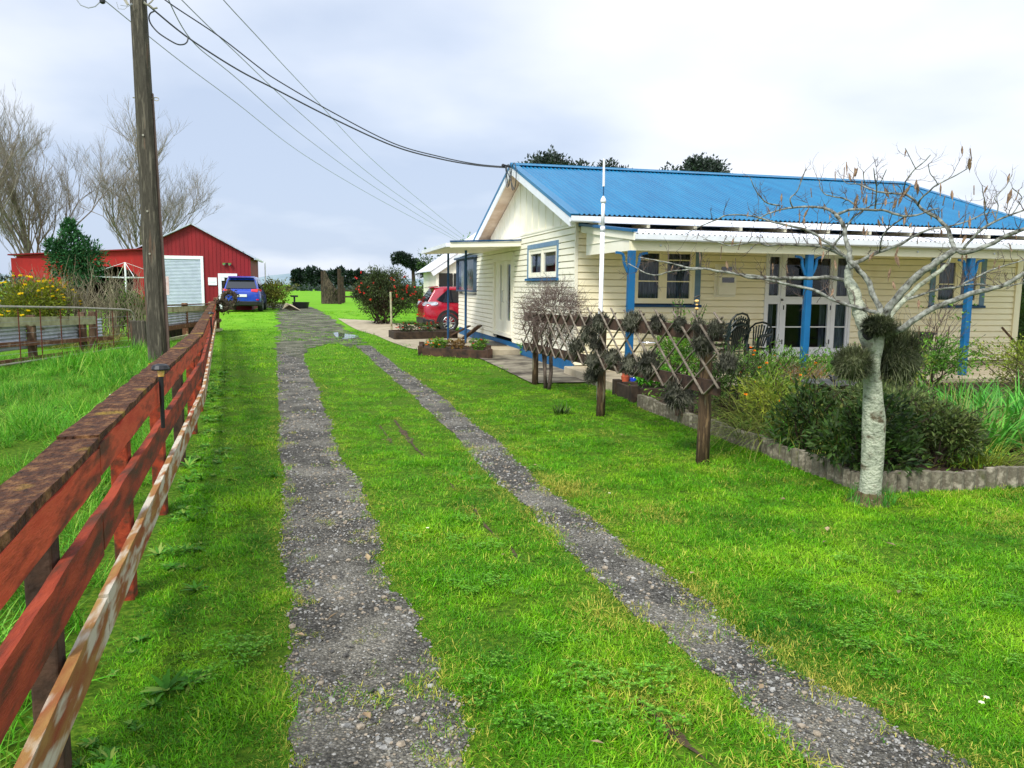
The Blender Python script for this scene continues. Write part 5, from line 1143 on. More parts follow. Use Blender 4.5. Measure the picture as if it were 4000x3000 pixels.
for q, r, lab, *sc in (((2475, 1262), 42, 'large round air plant on the top rail in front of the first blue veranda post'), ((2572, 1262), 31, 'round air plant on the top rail, second along from the blue veranda post'),
    ((2657, 1268), 27, 'round air plant on the top rail, third along and smallest'), ((2730, 1275), 26, 'flat air plant on the top rail just left of the nearest trellis post'),
    ((2800, 1285), 34, 'dark air plant over the near end of the top rail'), ((2345, 1262), 36, 'air plant wrapping the top rail above the middle trellis post'), ((2300, 1308), 34, 'air plant hanging just left of the middle trellis post'),
    ((2252, 1356), 32, 'air plant on the lower lattice left of the middle trellis post'), ((2325, 1345), 26, 'dark air plant on the middle trellis post between its rails'), ((2330, 1415), 40, 'air plant clump where the lower rail meets the middle post'),
    ((2395, 1398), 34, 'air plant on the lower rail right of the middle post'), ((2310, 1470), 30, 'air plant hanging on the middle post below the lower rail'), ((2462, 1425), 38, 'air plant on the lower rail in front of the blue veranda post'),
    ((2535, 1418), 44, 'widest air plant on the lower rail between the middle and nearest posts'), ((2745, 1345), 42, 'greenish air plant on the nearest post just below the top rail'), ((2650, 1545), 55, 'grey air plant hanging below the lower rail beside the nearest post'),
    ((2840, 1420), 38, 'dull brown air plant behind the nearest post')):
    airp(q, r, lab)
tagm = []
for i in range(2):
    m = spiky(2200, 1, None, 'x', bw=.026, seg=3); me = m.mesh('green_air_plant'); me.materials.append(airgreen); tagm.append(me)

# ------------------------------------------------------------------ foreground tree with lichen trunk and seed pods
ty = 5.25
tw = thing('seed_pod_tree', (4.15, ty, 0), 'bare small tree with pale lichen covered trunk and spreading branches hung with brown seed pods', 'tree')
def zp(x, y, Y): return Vector(atY(3000+.4521*x, 550+.4521*y, Y))
# trunk, traced along its height with swellings
tp = [(3392, 1975, 52), (3396, 1940, 42), (3402, 1880, 40), (3408, 1800, 41), (3412, 1700, 42), (3414, 1640, 43), (3410, 1570, 37), (3409, 1500, 33), (3407, 1440, 27), (3410, 1390, 30), (3418, 1350, 31), (3432, 1300, 23), (3444, 1255, 17), (3448, 1225, 15)]
m = M(); pts = [Vector(atY(x, y, ty)) for x, y, r in tp]; pts[0].z = -.03
m.tube(pts, [r/F_*6.1*1.03 for x, y, r in tp], 20); trunk = m.build('trunk', bark_l, tw, smooth=True)
m = M(); m.lathe([(.19, -.03), (.15, .005), (.12, .02), (.10, .045), (.085, .09), (.05, .1)], (4.15, ty-.0, 0), 18)
m.v = [(x+U(-.02, .02), y+U(-.02, .02), z+(U(-.012, .012) if z > -.01 else 0)) for x, y, z in m.v]
m.build('root_flare', mk('root_bark', srgb(78, 66, 44), srgb(112, 100, 70), scale=20, rough=1, bump=1, bscale=40, bdist=.02), tw, smooth=True)
# hollow knob and the broken pale limb
m = M(); pts = [Vector(atY(x, y, Y)) for x, y, Y in ((3413, 1385, ty), (3392, 1345, ty-.02), (3380, 1312, ty-.03), (3374, 1290, ty-.03))]; m.tube(pts, [.05, .048, .05, .045], 12)
m.build('hollow_stub', bark_l, tw, smooth=True)
m = M(); c = atY(3388, 1308, ty-.088); m.blob(tuple(c), (.046, .012, .036), 2, .4); m.build('hollow_shade', dark, tw)  # flat dark blob painted in for the shade inside the stub
BR = []       # main branches: (points in the detail crop (x, y, r px), Y start, Y end, material)
def br(pts, Y0, Y1, mat='b', sub=1.):
    n = len(pts); P = []
    for i, (x, y, r) in enumerate(pts):
        Y = Y0+(Y1-Y0)*(i/(n-1)); v = zp(x, y, Y); P.append((v, max(r*.4521/F_*Y*1.12*1.28, .003)))
    BR.append((P, mat, sub)); return P
br([(990, 1620, 26), (975, 1520, 24), (960, 1430, 20), (900, 1310, 19), (850, 1190, 19), (760, 1090, 18), (710, 1035, 17), (702, 950, 16), (670, 830, 15), (655, 740, 14), (625, 680, 13), (587, 640, 13)], ty, 5.6)
br([(590, 645, 12), (545, 600, 10), (450, 575, 8), (350, 570, 7), (250, 575, 6.5), (140, 590, 5.5), (0, 630, 4.5), (-120, 700, 3.5)], 5.6, 6.3)
br([(600, 640, 11), (680, 603, 9), (760, 592, 9), (900, 598, 8.5), (1000, 602, 8), (1120, 640, 8), (1200, 650, 7), (1300, 640, 6), (1400, 600, 5), (1470, 585, 3)], 5.6, 5.0)
br([(1000, 1620, 30), (1015, 1500, 28), (1080, 1400, 26), (1200, 1260, 26), (1300, 1155, 25), (1400, 1090, 24), (1500, 1020, 24), (1620, 940, 23)], ty, 4.9)
br([(1620, 940, 17), (1590, 880, 15), (1560, 780, 14), (1510, 710, 13), (1440, 650, 12), (1340, 600, 10), (1290, 540, 9), (1200, 465, 8), (1100, 455, 7), (950, 440, 6), (850, 405, 5), (780, 375, 4), (690, 370, 3), (645, 335, 2)], 4.9, 5.6)
br([(1295, 560, 8), (1320, 500, 7), (1400, 430, 6), (1450, 385, 5), (1600, 310, 4), (1680, 265, 3), (1725, 240, 2)], 5.2, 4.8)
br([(1620, 945, 18), (1700, 962, 18), (1800, 945, 16), (1950, 880, 15), (2100, 800, 14), (2212, 765, 13), (2400, 700, 11), (2600, 660, 8)], 4.9, 4.4)
br([(1690, 930, 11), (1760, 850, 10), (1850, 760, 9), (2000, 680, 8), (2212, 600, 6), (2350, 560, 4)], 4.85, 4.6)
br([(1020, 1590, 20), (1070, 1500, 18), (1200, 1360, 17), (1300, 1260, 15), (1450, 1150, 15), (1520, 1090, 13), (1560, 1040, 10), (1600, 950, 6)], ty+.05, 5.7, 'w')
br([(1200, 1370, 11), (1350, 1320, 9), (1500, 1280, 9), (1650, 1262, 8), (1700, 1230, 8), (1800, 1180, 7), (1950, 1110, 6), (2212, 1030, 5), (2400, 990, 3)], 5.4, 5.9)
br([(1680, 1250, 7), (1750, 1240, 7), (1850, 1242, 6), (1960, 1262, 5), (2090, 1250, 5), (2212, 1225, 4)], 5.5, 6.0)
br([(1010, 1680, 26), (1090, 1650, 25), (1160, 1620, 24), (1300, 1520, 20), (1450, 1440, 19), (1600, 1380, 19), (1750, 1320, 18), (1900, 1290, 17), (2050, 1240, 15), (2212, 1150, 14), (2400, 1060, 11)], ty-.03, 4.6)
br([(975, 1500, 13), (930, 1485, 13), (850, 1460, 12), (700, 1420, 11), (600, 1390, 11), (500, 1340, 11), (400, 1290, 10), (300, 1268, 9), (150, 1235, 9), (0, 1200, 9), (-165, 1180, 9), (-270, 1150, 8.5), (-360, 1135, 8), (-470, 1118, 7), (-560, 1100, 7), (-660, 1100, 6.5), (-740, 1085, 6), (-830, 1060, 5), (-930, 1040, 4.5), (-1040, 1020, 3.5), (-1110, 1005, 2.5)], ty, 6.7, 'g')
br([(-560, 1105, 5.5), (-700, 1115, 5), (-850, 1130, 4.5), (-950, 1160, 4), (-1050, 1145, 3.5), (-1150, 1090, 3), (-1260, 1035, 2)], 6.1, 6.6, 'g')
br([(870, 1680, 36), (830, 1600, 42), (790, 1480, 46), (750, 1330, 42), (715, 1240, 36), (690, 1180, 26), (684, 1120, 18), (702, 1075, 15)], ty+.1, 5.75, 'l')
br([(700, 1230, 16), (650, 1205, 14), (540, 1180, 14), (400, 1185, 12), (280, 1190, 12), (160, 1188, 11), (0, 1180, 10), (-165, 1160, 8), (-260, 1150, 7)], 5.7, 6.2, 'g')
br([(720, 1110, 12), (680, 1010, 12), (600, 970, 11), (480, 920, 10), (400, 905, 9), (250, 900, 8), (100, 895, 7), (0, 905, 6), (-110, 870, 5), (-210, 890, 5), (-340, 905, 4), (-420, 880, 3.5), (-560, 850, 2.5)], 5.6, 6.2, 'g')
br([(640, 990, 10), (600, 940, 10), (560, 905, 10), (480, 860, 9), (400, 800, 9), (280, 755, 8), (150, 728, 7), (0, 690, 6), (-140, 650, 5), (-340, 640, 4.5), (-440, 680, 4), (-540, 720, 3.5), (-650, 770, 3), (-720, 810, 2)], 5.6, 6.1, 'g')
br([(540, 930, 8), (600, 860, 8), (650, 800, 7), (720, 680, 6), (800, 620, 5), (850, 580, 5), (930, 550, 4), (1020, 540, 3), (1100, 530, 2.5)], 5.7, 5.3)
br([(725, 1060, 14), (790, 1045, 14), (850, 1010, 13), (960, 960, 12), (1050, 930, 11), (1150, 890, 10), (1250, 830, 9), (1350, 780, 8), (1450, 755, 7), (1560, 740, 6), (1700, 705, 5), (1850, 640, 4), (1980, 610, 3)], 5.65, 5.3)
br([(965, 958, 7), (980, 850, 6), (1030, 770, 6), (1130, 690, 6), (1200, 650, 5), (1290, 640, 4)], 5.5, 5.2)
br([(925, 600, 6.5), (935, 500, 5.5), (937, 390, 5), (925, 330, 4), (912, 235, 3)], 5.4, 5.2)
br([(937, 390, 4), (975, 350, 3), (1000, 300, 3), (1024, 248, 3)], 5.25, 5.1)
br([(775, 580, 7), (720, 530, 6), (660, 500, 6), (560, 480, 5), (490, 460, 4), (450, 400, 3), (445, 335, 2)], 5.5, 5.7)
br([(1175, 450, 5), (1182, 370, 4.5), (1205, 325, 4), (1270, 245, 4), (1340, 190, 3.5), (1405, 120, 3)], 5.3, 5.1)
br([(1275, 240, 3.5), (1240, 170, 3), (1185, 65, 2.5)], 5.15, 5.1)
br([(215, 575, 5), (190, 500, 4.5), (250, 440, 4), (290, 340, 3.5), (325, 245, 3)], 6., 5.9)
br([(100, 560, 5), (0, 540, 4.5), (-60, 490, 4), (-110, 420, 3.5), (-150, 330, 3)], 6., 5.9)
br([(860, 410, 4), (830, 340, 3.5), (824, 262, 3)], 5.5, 5.5)
br([(1470, 380, 4), (1440, 330, 3.5), (1400, 280, 3), (1385, 205, 2.5)], 4.9, 4.8)
br([(1900, 720, 5), (1870, 620, 4), (1880, 540, 3.5), (1860, 470, 3), (1850, 385, 2.5)], 4.8, 4.7)
br([(1960, 700, 5), (1990, 560, 4), (1960, 490, 3.5), (2050, 400, 3), (2110, 290, 2.5)], 4.75, 4.7)
br([(2100, 650, 4), (2160, 560, 3.5), (2190, 480, 3), (2110, 410, 2.5)], 4.7, 4.6)
bmats = {'b': bark_b, 'w': bark_l, 'l': bark_l, 'g': bark_b}
pods = []; tw_m = M()
def twigrec(p, d, ln, r, dep):
    pts = [p]; q = p.copy(); dd = d.copy(); n = 4
    for i in range(n):
        dd = (dd+rdir()*.35+Vector((0, 0, .10))).normalized(); q = q+dd*(ln/n); pts.append(q.copy())
    tw_m.tube(pts, [r*(1-.6*i/n) for i in range(n+1)], 4, cap=False)
    if dep > 0:
        for k in range(rnd.choice((2, 3))): i = rnd.randrange(1, n+1); twigrec(pts[i], (dd+rdir()*.9).normalized(), ln*U(.45, .75), r*.6, dep-1)
    elif rnd.random() < .16: pods.append(pts[-1])
for P, mk_, sub in BR:
    pts = []; rs = []
    for i in range(len(P)-1):
        p0, p1, p2, p3 = P[max(0, i-1)][0], P[i][0], P[i+1][0], P[min(len(P)-1, i+2)][0]
        for j in range(3):
            t = j/3; v = .5*((2*p1)+(p2-p0)*t+(2*p0-5*p1+4*p2-p3)*t*t+(3*p1-p0-3*p2+p3)*t**3)
            r = P[i][1]*(1-t)+P[i+1][1]*t; pts.append(v+rdir()*min(.006, r*.25)); rs.append(r*(1+U(-.07, .07)))
    pts.append(P[-1][0]); rs.append(P[-1][1])
    m = M(); m.tube(pts, rs, 9 if rs[0] > .012 else 6); m.build('branch', bmats[mk_], tw, smooth=True)
    L = 0
    for i in range(2, len(pts)):
        L += (pts[i]-pts[i-1]).length
        if rs[i] < .015 and L > .085:
            L = 0
            for _ in range(rnd.choice((1, 1, 2))):
                d = (rdir()+Vector((0, 0, .12))+(pts[i]-pts[i-1]).normalized()*.5).normalized(); twigrec(pts[i], d, U(.07, .17), min(rs[i]*.6, .0036), rnd.choice((1, 2, 2)))
tw_m.build('twigs', twig, tw)
# seed pods: those placed from the photograph and a few at twig ends
PODK = .9
PD = [(120, 500, 90), (370, 450, 80), (360, 600, 80), (470, 740, 90), (440, 880, 110), (480, 1000, 100), (575, 1080, 100), (540, 660, 70), (770, 490, 60), (820, 470, 60), (1020, 540, 90), (1080, 420, 90), (1110, 560, 110), (1180, 700, 80), (950, 720, 90),
      (830, 780, 100), (860, 800, 90), (990, 690, 80), (1100, 1040, 140), (915, 1010, 100), (1060, 1160, 120), (1080, 1260, 100), (1125, 960, 100), (1530, 520, 90), (1590, 480, 110), (1610, 560, 70), (1700, 760, 150), (1745, 720, 150), (1715, 860, 110),
      (1780, 430, 90), (1870, 540, 110), (1900, 430, 90), (1935, 640, 80), (2090, 330, 100), (2075, 500, 90), (2105, 490, 150), (2170, 470, 100), (2080, 920, 90), (2140, 840, 60), (1680, 1030, 110), (1715, 1010, 80), (1300, 860, 80), (1385, 740, 80), (1500, 800, 70),
      (1300, 1420, 100), (565, 1320, 90), (40, 1100, 90), (160, 1110, 70), (160, 740, 60), (270, 620, 60), (1190, 110, 70), (-230, 900, 90), (-170, 640, 60), (-300, 880, 80), (-360, 1080, 90), (-400, 960, 120), (-590, 1010, 90), (-820, 1100, 50), (1960, 1060, 60), (2000, 1100, 60), (1240, 740, 70), (1650, 640, 70), (340, 640, 90), (700, 640, 60), (1410, 660, 60)]
def seedpod(p, ln, i):
    m = M(); d = Vector((U(-.35, .35), U(-.35, .35), -1)).normalized(); sd = d.orthogonal().normalized(); a = U(0, 6); e_ = d.cross(sd); w_ = sd*math.cos(a)+e_*math.sin(a); nn = d.cross(w_)
    st = 0; n = 8; cv = U(-.2, .2)
    for k in range(n+1):
        t = k/n; ww = ln*.115*math.sin(min(1, t*1.15)*PI*.93+.12)*(1+.18*(k % 2)); c = p+d*ln*t+w_*cv*ln*t*t
        m.v += [tuple(c-w_*ww), tuple(c+nn*.0035), tuple(c+w_*ww), tuple(c-nn*.0035)]
    m.f = [(k*4+j, k*4+(j+1) % 4, (k+1)*4+(j+1) % 4, (k+1)*4+j) for k in range(n) for j in range(4)]
    m.build('seed_pod', pod, tw)
for i, (x, y, h) in enumerate(PD):
    Y = 5.3+.0004*(1000-x)+U(-.25, .25); seedpod(zp(x, y-h*.5, Y), h*.4521/F_*Y*1.1, i)
for p in pods[:32]: seedpod(p, U(.06, .12), 0)
for q, r, lab, sc, Dp in (((3330, 1422), 66, 'green spiky air plant ball on the left side of the lichen trunk', (1.05, 1, .95), 5.2), ((3502, 1392), 92, 'largest green spiky air plant on the right side of the lichen trunk', (.9, .9, 1.12), 5.3),
                          ((3432, 1272), 54, 'green spiky air plant in the main fork of the bare tree', (1.35, 1, .7), 5.16)):
    airp(q, r, lab, D=Dp, sc=sc, grp='air plants on the lichen trunk', k=tagm[0 if r < 80 else 1])
# grass at the trunk foot
m = M()
for _ in range(260): a = U(0, 6.28); m.blade((4.15+U(.10, .2)*math.cos(a)+U(0, .05), ty+U(.1, .18)*math.sin(a), 0), (U(-.5, .5), U(-.5, .5), 1), U(.06, .2), .005, .8, 3)
tag(m.build('trunk_foot_grass', lf_strap, loc=(4.15, ty, 0)), 'longer grass growing round the foot of the lichen covered trunk', 'grass', kind='stuff')

# ------------------------------------------------------------------ garden plants
def leafball(m, c, r, n, ls, lw, shell=.55, up=.3, flat=1.):
    for _ in range(n):
        d = rdir(); k = (shell+(1-shell)*rnd.random()) * (1+.18*math.sin(d.x*5+c[0]*7)*math.cos(d.z*4+d.y*6)); p = (c[0]+d.x*r[0]*k, c[1]+d.y*r[1]*k, c[2]+d.z*r[2]*k)
        m.leaf(p, (d+rdir()*.8+Vector((0, 0, up))).normalized(), (rdir()+Vector((0, 0, 1))), ls*U(.6, 1.3), lw*U(.7, 1.2))
def stems(m, base, top, n, r, sp=.5, seg=3):
    for _ in range(n):
        p = Vector(base)+Vector((U(-1, 1), U(-1, 1), 0))*sp*.25; q = Vector(top)+Vector((U(-1, 1), U(-1, 1), U(-.3, .3)))*sp; mid = p.lerp(q, .5)+rdir()*sp*.15; m.tube([p, mid, q], [r, r*.8, r*.4], 5, cap=False)
def shrub(name, base, r, zc, lab, cat, leaf, n, ls, lw, stem=bark_dark, ns=8, lobes=7, flowers=None, grp=None, shell=.5):
    t = thing(name, base, lab, cat, grp); m = M(); b_ = Vector(base)
    for k in range(lobes):
        d = rdir(); c = (b_.x+d.x*r[0]*.5, b_.y+d.y*r[1]*.5, b_.z+zc+d.z*r[2]*.45); s_ = U(.5, .75); leafball(m, c, (r[0]*s_, r[1]*s_, r[2]*s_), n//lobes, ls, lw, shell)
    ms_ = M()
    for _ in range(int(ns*2.2)):              # shoots that stand out of the outline
        d = rdir(.5); d.z = abs(d.z); q = b_+Vector((d.x*r[0]*.55, d.y*r[1]*.55, zc+d.z*r[2]*.5)); e_ = q+Vector((d.x*r[0]*.6+U(-.08, .08), d.y*r[1]*.6, r[2]*U(.3, .95))); ms_.tube([q, q.lerp(e_, .5)+rdir()*.02, e_], [.005, .004, .002], 4, cap=False)
        for j in range(9): m.leaf(tuple(q.lerp(e_, .3+.7*j/9)), (rdir()+d*.4).normalized(), rdir()+Vector((0, 0, 1)), ls*U(.5, 1.1), lw*U(.6, 1.1))
    m.build('foliage', leaf, t); ms_.build('shoots', stem, t); m = M(); stems(m, base, (b_.x, b_.y, b_.z+zc), ns, .012, r[0]*.6); m.build('stem', stem, t)
    if flowers:
        fm, k, fs = flowers
        for _ in range(k):
            m = M()
            d = rdir(.3); p = (b_.x+d.x*r[0]*.95, b_.y+d.y*r[1]*.95-.02, b_.z+zc+d.z*r[2]*.95)
            for j in range(7): a = j*.9; m.leaf(p, (math.cos(a), math.sin(a)*.5-.3, U(.1, .9)), rdir(), fs, fs*.8)
            m.build('flower', fm, t)
    return t
def P3(x, y, Y): return tuple(map(float, atY(x, y, Y)))
# tall orange-flowered clump under the second veranda post, tangles of dry grass
shrub('marigold_plant', (5.5, 9.2, .1), (.75, .6, .38), .45, 'bushy green marigold plant with orange flowers below the middle veranda post', 'plant', lf_mid, 2600, .07, .018, ns=14, flowers=(fl_orange, 16, .026))
shrub('marigold_plant', (6.6, 9.6, .1), (.7, .5, .32), .38, 'loose marigold plant with orange flowers beside the bird bath', 'plant', lf_mid, 1800, .07, .018, flowers=(fl_orange, 9, .026))
shrub('marigold_plant', (5.0, 8.0, .1), (.5, .5, .28), .30, 'yellowing marigold plant with dry stalks behind the nearest trellis post', 'plant', lf_lime, 1500, .08, .015, flowers=(fl_orange, 3, .03))
shrub('dark_shrub', (4.75, 8.6, .1), (.42, .5, .42), .42, 'dark leafy shrub right behind the nearest trellis post', 'shrub', lf_dark, 1600, .06, .022, ns=16)
shrub('climbing_plant', (4.25, 8.9, .1), (.25, .35, .55), .75, 'tall light green leafy climber behind the nearest end of the trellis', 'plant', lf_mid, 1000, .06, .022, ns=8)
shrub('climbing_plant', (4.9, 10.2, .1), (.4, .4, .45), .65, 'light green leafy bush in front of the dark plastic chairs', 'plant', lf_mid, 1200, .07, .025, ns=8)
def strappy(name, c, R_, n, ln, w, lab, mat, cat='plant', droop=1.1, up=.9):
    m = M()
    for _ in range(n):
        a = U(0, 2*PI); r = R_*math.sqrt(rnd.random()); m.blade((c[0]+r*math.cos(a), c[1]+r*math.sin(a)*.8, c[2]), (math.cos(a)*.6+U(-.4, .4), math.sin(a)*.5+U(-.4, .4), up), ln*U(.6, 1.2), w*U(.7, 1.2), droop*U(.5, 1.5), 5)
    t = tag(m.build(name, mat, loc=c), lab, cat); return t
strappy('tangled_grass', (5.0, 7.4, .1), .85, 700, .8, .009, 'tangle of yellow green grassy stalks sprawling behind the low edging', lf_tangle, droop=1.6)
strappy('tangled_grass', (5.7, 8.2, .1), .9, 700, .85, .010, 'taller tangle of green and straw grass in the middle of the bed left of the bird bath', lf_tangle, droop=1.4)
strappy('dry_stalks', (6.3, 6.9, .1), .8, 360, .75, .007, 'thin straw coloured stalks over the shrubs right of the trunk', lf_dry, droop=1.3)
strappy('dry_stalks', (5.2, 6.6, .1), .6, 260, .85, .007, 'thin pale stalks standing among the dark shrubs left of the trunk', lf_dry, droop=1.0)
strappy('green_grass_clump', (4.8, 6.9, .1), .4, 260, .35, .012, 'fresh green grass clump just inside the long side of the edging', lf_strap)
# big-leaf dark shrubs near the corner (left and right of the trunk)
shrub('broadleaf_shrub', (4.55, 5.80, .05), (.50, .40, .36), .34, 'dense broad leaved dark shrub left of the lichen trunk at the bed corner', 'shrub', lf_dark, 2400, .075, .030, ns=14)
shrub('broadleaf_shrub', (5.3, 6.6, .1), (.6, .5, .30), .40, 'leafy grey green shrub below the bird bath', 'shrub', leafmat('grey_leaf', (76, 98, 48), (128, 144, 84), isl=.6), 3200, .06, .022, ns=14)
shrub('broadleaf_shrub', (5.35, 5.95, .05), (.42, .34, .30), .34, 'broad leaved dark shrub just right of the lichen trunk', 'shrub', leafmat('dull_leaf', (62, 82, 36), (116, 130, 66), isl=.6), 2600, .065, .024, ns=12)
shrub('broadleaf_shrub', (4.55, 6.7, .1), (.3, .4, .3), .32, 'small dark shrub spilling over the long edging', 'shrub', lf_dark, 900, .08, .03, ns=8)
strappy('strap_leaf_clump', (6.9, 6.9, .1), .7, 520, .62, .028, 'large clump of glossy green strap leaves right of the trunk', lf_strap, droop=1.3)
strappy('strap_leaf_clump', (8.0, 7.2, .1), .75, 520, .66, .028, 'large clump of glossy strap leaves at the right edge of the bed', lf_strap, droop=1.3)
strappy('strap_leaf_clump', (6.25, 6.5, .1), .4, 150, .55, .030, 'smaller clump of strap leaves beside the dull shrub', lf_strap, droop=1.3)
strappy('edge_grass', (5.75, 5.85, .1), .32, 240, .30, .010, 'low bright grass tuft inside the short edging right of the trunk', lf_lime)
strappy('edge_grass', (6.9, 5.95, .1), .5, 200, .42, .014, 'straw coloured leaves and grass over the edging at the far right', lf_dry, droop=1.6)
shrub('yellow_shrub', (7.2, 8.8, .1), (.45, .4, .36), .5, 'yellow green leafy shrub behind the strap leaves right of the trunk', 'shrub', lf_lime, 1300, .07, .022)
shrub('rose_bush', (9.0, 10.2, .1), (.85, .6, .36), .50, 'low rose bush with a pink bloom at the foot of the right veranda post', 'rose bush', lf_mid, 2400, .055, .03, flowers=(fl_pink, 4, .045), ns=14)
shrub('rose_bush', (10.9, 10.4, .1), (.9, .6, .36), .46, 'low green rose bush at the right end of the veranda edge', 'rose bush', lf_lime, 2200, .055, .03, flowers=(fl_pink, 2, .04), ns=12)
shrub('rose_bush', (7.7, 10.4, .1), (.5, .5, .3), .36, 'small rose bush between the bird bath and the right veranda post', 'rose bush', lf_mid, 1200, .055, .03, flowers=(fl_orange, 3, .04))
shrub('brown_shrub', (9.6, 8.6, .1), (.9, .6, .34), .42, 'brownish green small leaved shrub in the right part of the bed', 'shrub', leafmat('bronze_leaf', (78, 84, 40), (116, 112, 62)), 2400, .045, .02, ns=14)
shrub('brown_shrub', (5.9, 8.9, .1), (.4, .4, .25), .35, 'reddish brown dry shrub behind the trunk', 'shrub', lf_brown, 700, .05, .014, ns=26, stem=bark_far)
shrub('lavender_bush', (9.2, 7.7, .1), (.35, .3, .18), .3, 'dark bush with grey violet tips at the right edge of the bed', 'shrub', leafmat('violet_leaf', (74, 66, 88), (120, 116, 140)), 700, .05, .014)
strappy('green_grass_clump', (8.6, 9.0, .1), .8, 360, .5, .014, 'tall fresh green grass in the right middle of the bed', lf_strap)
strappy('green_grass_clump', (11.8, 9.6, .1), .8, 260, .5, .014, 'tall green grass at the far right of the bed below the veranda', lf_lime)
strappy('green_grass_clump', (7.2, 11.2, .1), .4, 160, .32, .010, 'small grass tuft between the middle veranda post and the bird bath', lf_strap)
m = M(); ll = []
for _ in range(5200):
    x, y = U(4.42, 12), U(5.6, 11.4)
    if x > .95*y+1.6: continue
    m.leaf((x, y, .1+U(0, .10)), (U(-1, 1), U(-1, 1), U(0, .9)), (U(-.5, .5), U(-.5, .5), 1), U(.04, .10), U(.015, .035))
tag(m.build('garden_undergrowth', lf_mid, loc=(6, 8, 0)), 'low green undergrowth covering the soil of the garden bed', 'undergrowth', kind='stuff')
# bare rose canes against the white door frame
t = thing('climbing_rose', (9.9, 11.2, .1), 'bare climbing rose canes with a few leaves in front of the white door side light', 'climbing rose'); m = M(); lm_ = M()
def cane(p, d, ln, r, dep, M_, up=.12, bend=.35, n=5, leafy=None):
    pts = [p]; q = p.copy(); dd = d.copy()
    for i in range(n): dd = (dd+rdir()*bend+Vector((0, 0, up))).normalized(); q = q+dd*ln/n; pts.append(q.copy())
    M_.tube(pts, [r*(1-.5*i/n) for i in range(n+1)], 4, cap=False)
    if dep:
        for _ in range(rnd.choice((2, 3))): i = rnd.randrange(1, n+1); cane(pts[i], (dd+rdir()*.8).normalized(), ln*.62, r*.65, dep-1, M_, up, bend, n, leafy)
    elif leafy is not None and rnd.random() < .5:
        for _ in range(3): leafy.leaf(pts[-1], rdir(), rdir(), .05, .03)
for _ in range(6): cane(Vector((9.9+U(-.15, .15), 11.2, .1)), Vector((U(-.25, .25), 0, 1)), .95, .009, 3, m, leafy=lm_)
m.build('cane', twig, t); lm_.build('leaf', lf_mid, t)
# edging
def edging(p0, p1, lab):
    p0 = Vector((*p0, 0)); p1 = Vector((*p1, 0)); L = (p1-p0).length; d = (p1-p0)/L; n_ = Vector((d.y, -d.x, 0)); t = thing('garden_edging', tuple(p0), lab, 'edging'); m = M(); k = int(L/.108); base = 0
    st = []
    for i in range(k):
        s0 = i*.108; h = .168+U(-.008, .008); dz = .012*math.sin(i*.7)
        ring = [(s0+.004, -.0), (s0+.02, .028), (s0+.054, .042), (s0+.088, .028), (s0+.104, 0), (s0+.104, -.03), (s0+.004, -.03)]
        a = [tuple(p0+d*s_+n_*o+Vector((0, 0, -.05))) for s_, o in ring]; b_ = [tuple(p0+d*s_+n_*o+Vector((0, 0, h+dz))) for s_, o in ring]; m.prism(a, b_)
    m.build('scalloped_panel', edgemat, t); return t
edging((4.33, 10.35), (4.33, 5.5), 'grey scalloped edging along the long left side of the garden bed')
edging((4.36, 5.47), (12.5, 5.35), 'grey scalloped edging along the near right side of the garden bed')
# bird bath
bb = thing('bird_bath', (5.31, 7.45, .1), 'dark metal bird bath with a fluted rim and two small birds beside the lichen trunk', 'bird bath')
m = M(); m.lathe([(.02, .60), (.10, .60), (.20, .625), (.265, .655), (.285, .67), (.275, .678), (.24, .655), (.1, .635), (.01, .632)], (5.31, 7.45, 0), 40); m.build('basin', slate, bb, smooth=True)
m = M(); m.lathe([(.12, .08), (.10, .12), (.035, .16), (.028, .4), (.04, .5), (.07, .6)], (5.31, 7.45, 0), 16); m.build('pedestal', black, bb, smooth=True)
m = M()
for k in range(40): a = 2*PI*k/40; m.beam((5.31+.262*math.cos(a), 7.45+.262*math.sin(a), .664), (5.31+.292*math.cos(a), 7.45+.292*math.sin(a), .672), .018, .014)
m.build('rim_fluting', slate, bb)
for dx, dy, rz_ in ((.03, -.03, .4), (.10, .05, 2.6)):
    m = M(); c = Vector((5.31+dx, 7.45+dy, .685)); u = Vector((math.cos(rz_), math.sin(rz_), 0))
    m.tube([c-u*.075+Vector((0, 0, .03)), c-u*.03+Vector((0, 0, .012)), c+u*.01+Vector((0, 0, .02)), c+u*.04+Vector((0, 0, .035)), c+u*.06+Vector((0, 0, .05)), c+u*.075+Vector((0, 0, .048))], [.006, .018, .026, .02, .013, .003], 8)
    for s_ in (-1, 1): m.tube([c+Vector((0, s_*.008, -.05)), c+Vector((0, s_*.008, .005))], .003, 4)
    m.build('bird_figure', black, bb, smooth=True)
# ------------------------------------------------------------------ planter boxes
def planter(name, A, B, C, D, h, lab, mat=darkwood, posts=False, t=.06, back=True):
    q = [Vector((*p, 0)) for p in (A, B, C, D)]; cen = sum(q, Vector())/4; tt = thing(name, tuple(cen), lab, 'planter box')
    for i in range(4):
        m = M(); a, b_ = q[i], q[(i+1) % 4]; d = (b_-a).normalized(); m.beam(a+Vector((0, 0, h*.5)), b_+Vector((0, 0, h*.5))-d*t*.5, t, h); m.build('side_board', mat, tt, bevel=.008)
    if posts:
        for p in q: m = M(); m.box(p.x-.06, p.x+.06, p.y-.06, p.y+.06, -.05, h+.04); m.build('corner_post', mat, tt, bevel=.01)
    m = M(); m.prism([tuple(p.lerp(cen, .08)+Vector((0, 0, .02))) for p in q], [tuple(p.lerp(cen, .08)+Vector((0, 0, h-.04))) for p in q]); m.build('soil', soil, tt); return cen
PB = [(2.30, 18.8), (3.75, 17.75), (3.95, 18.85), (2.50, 20.2)]
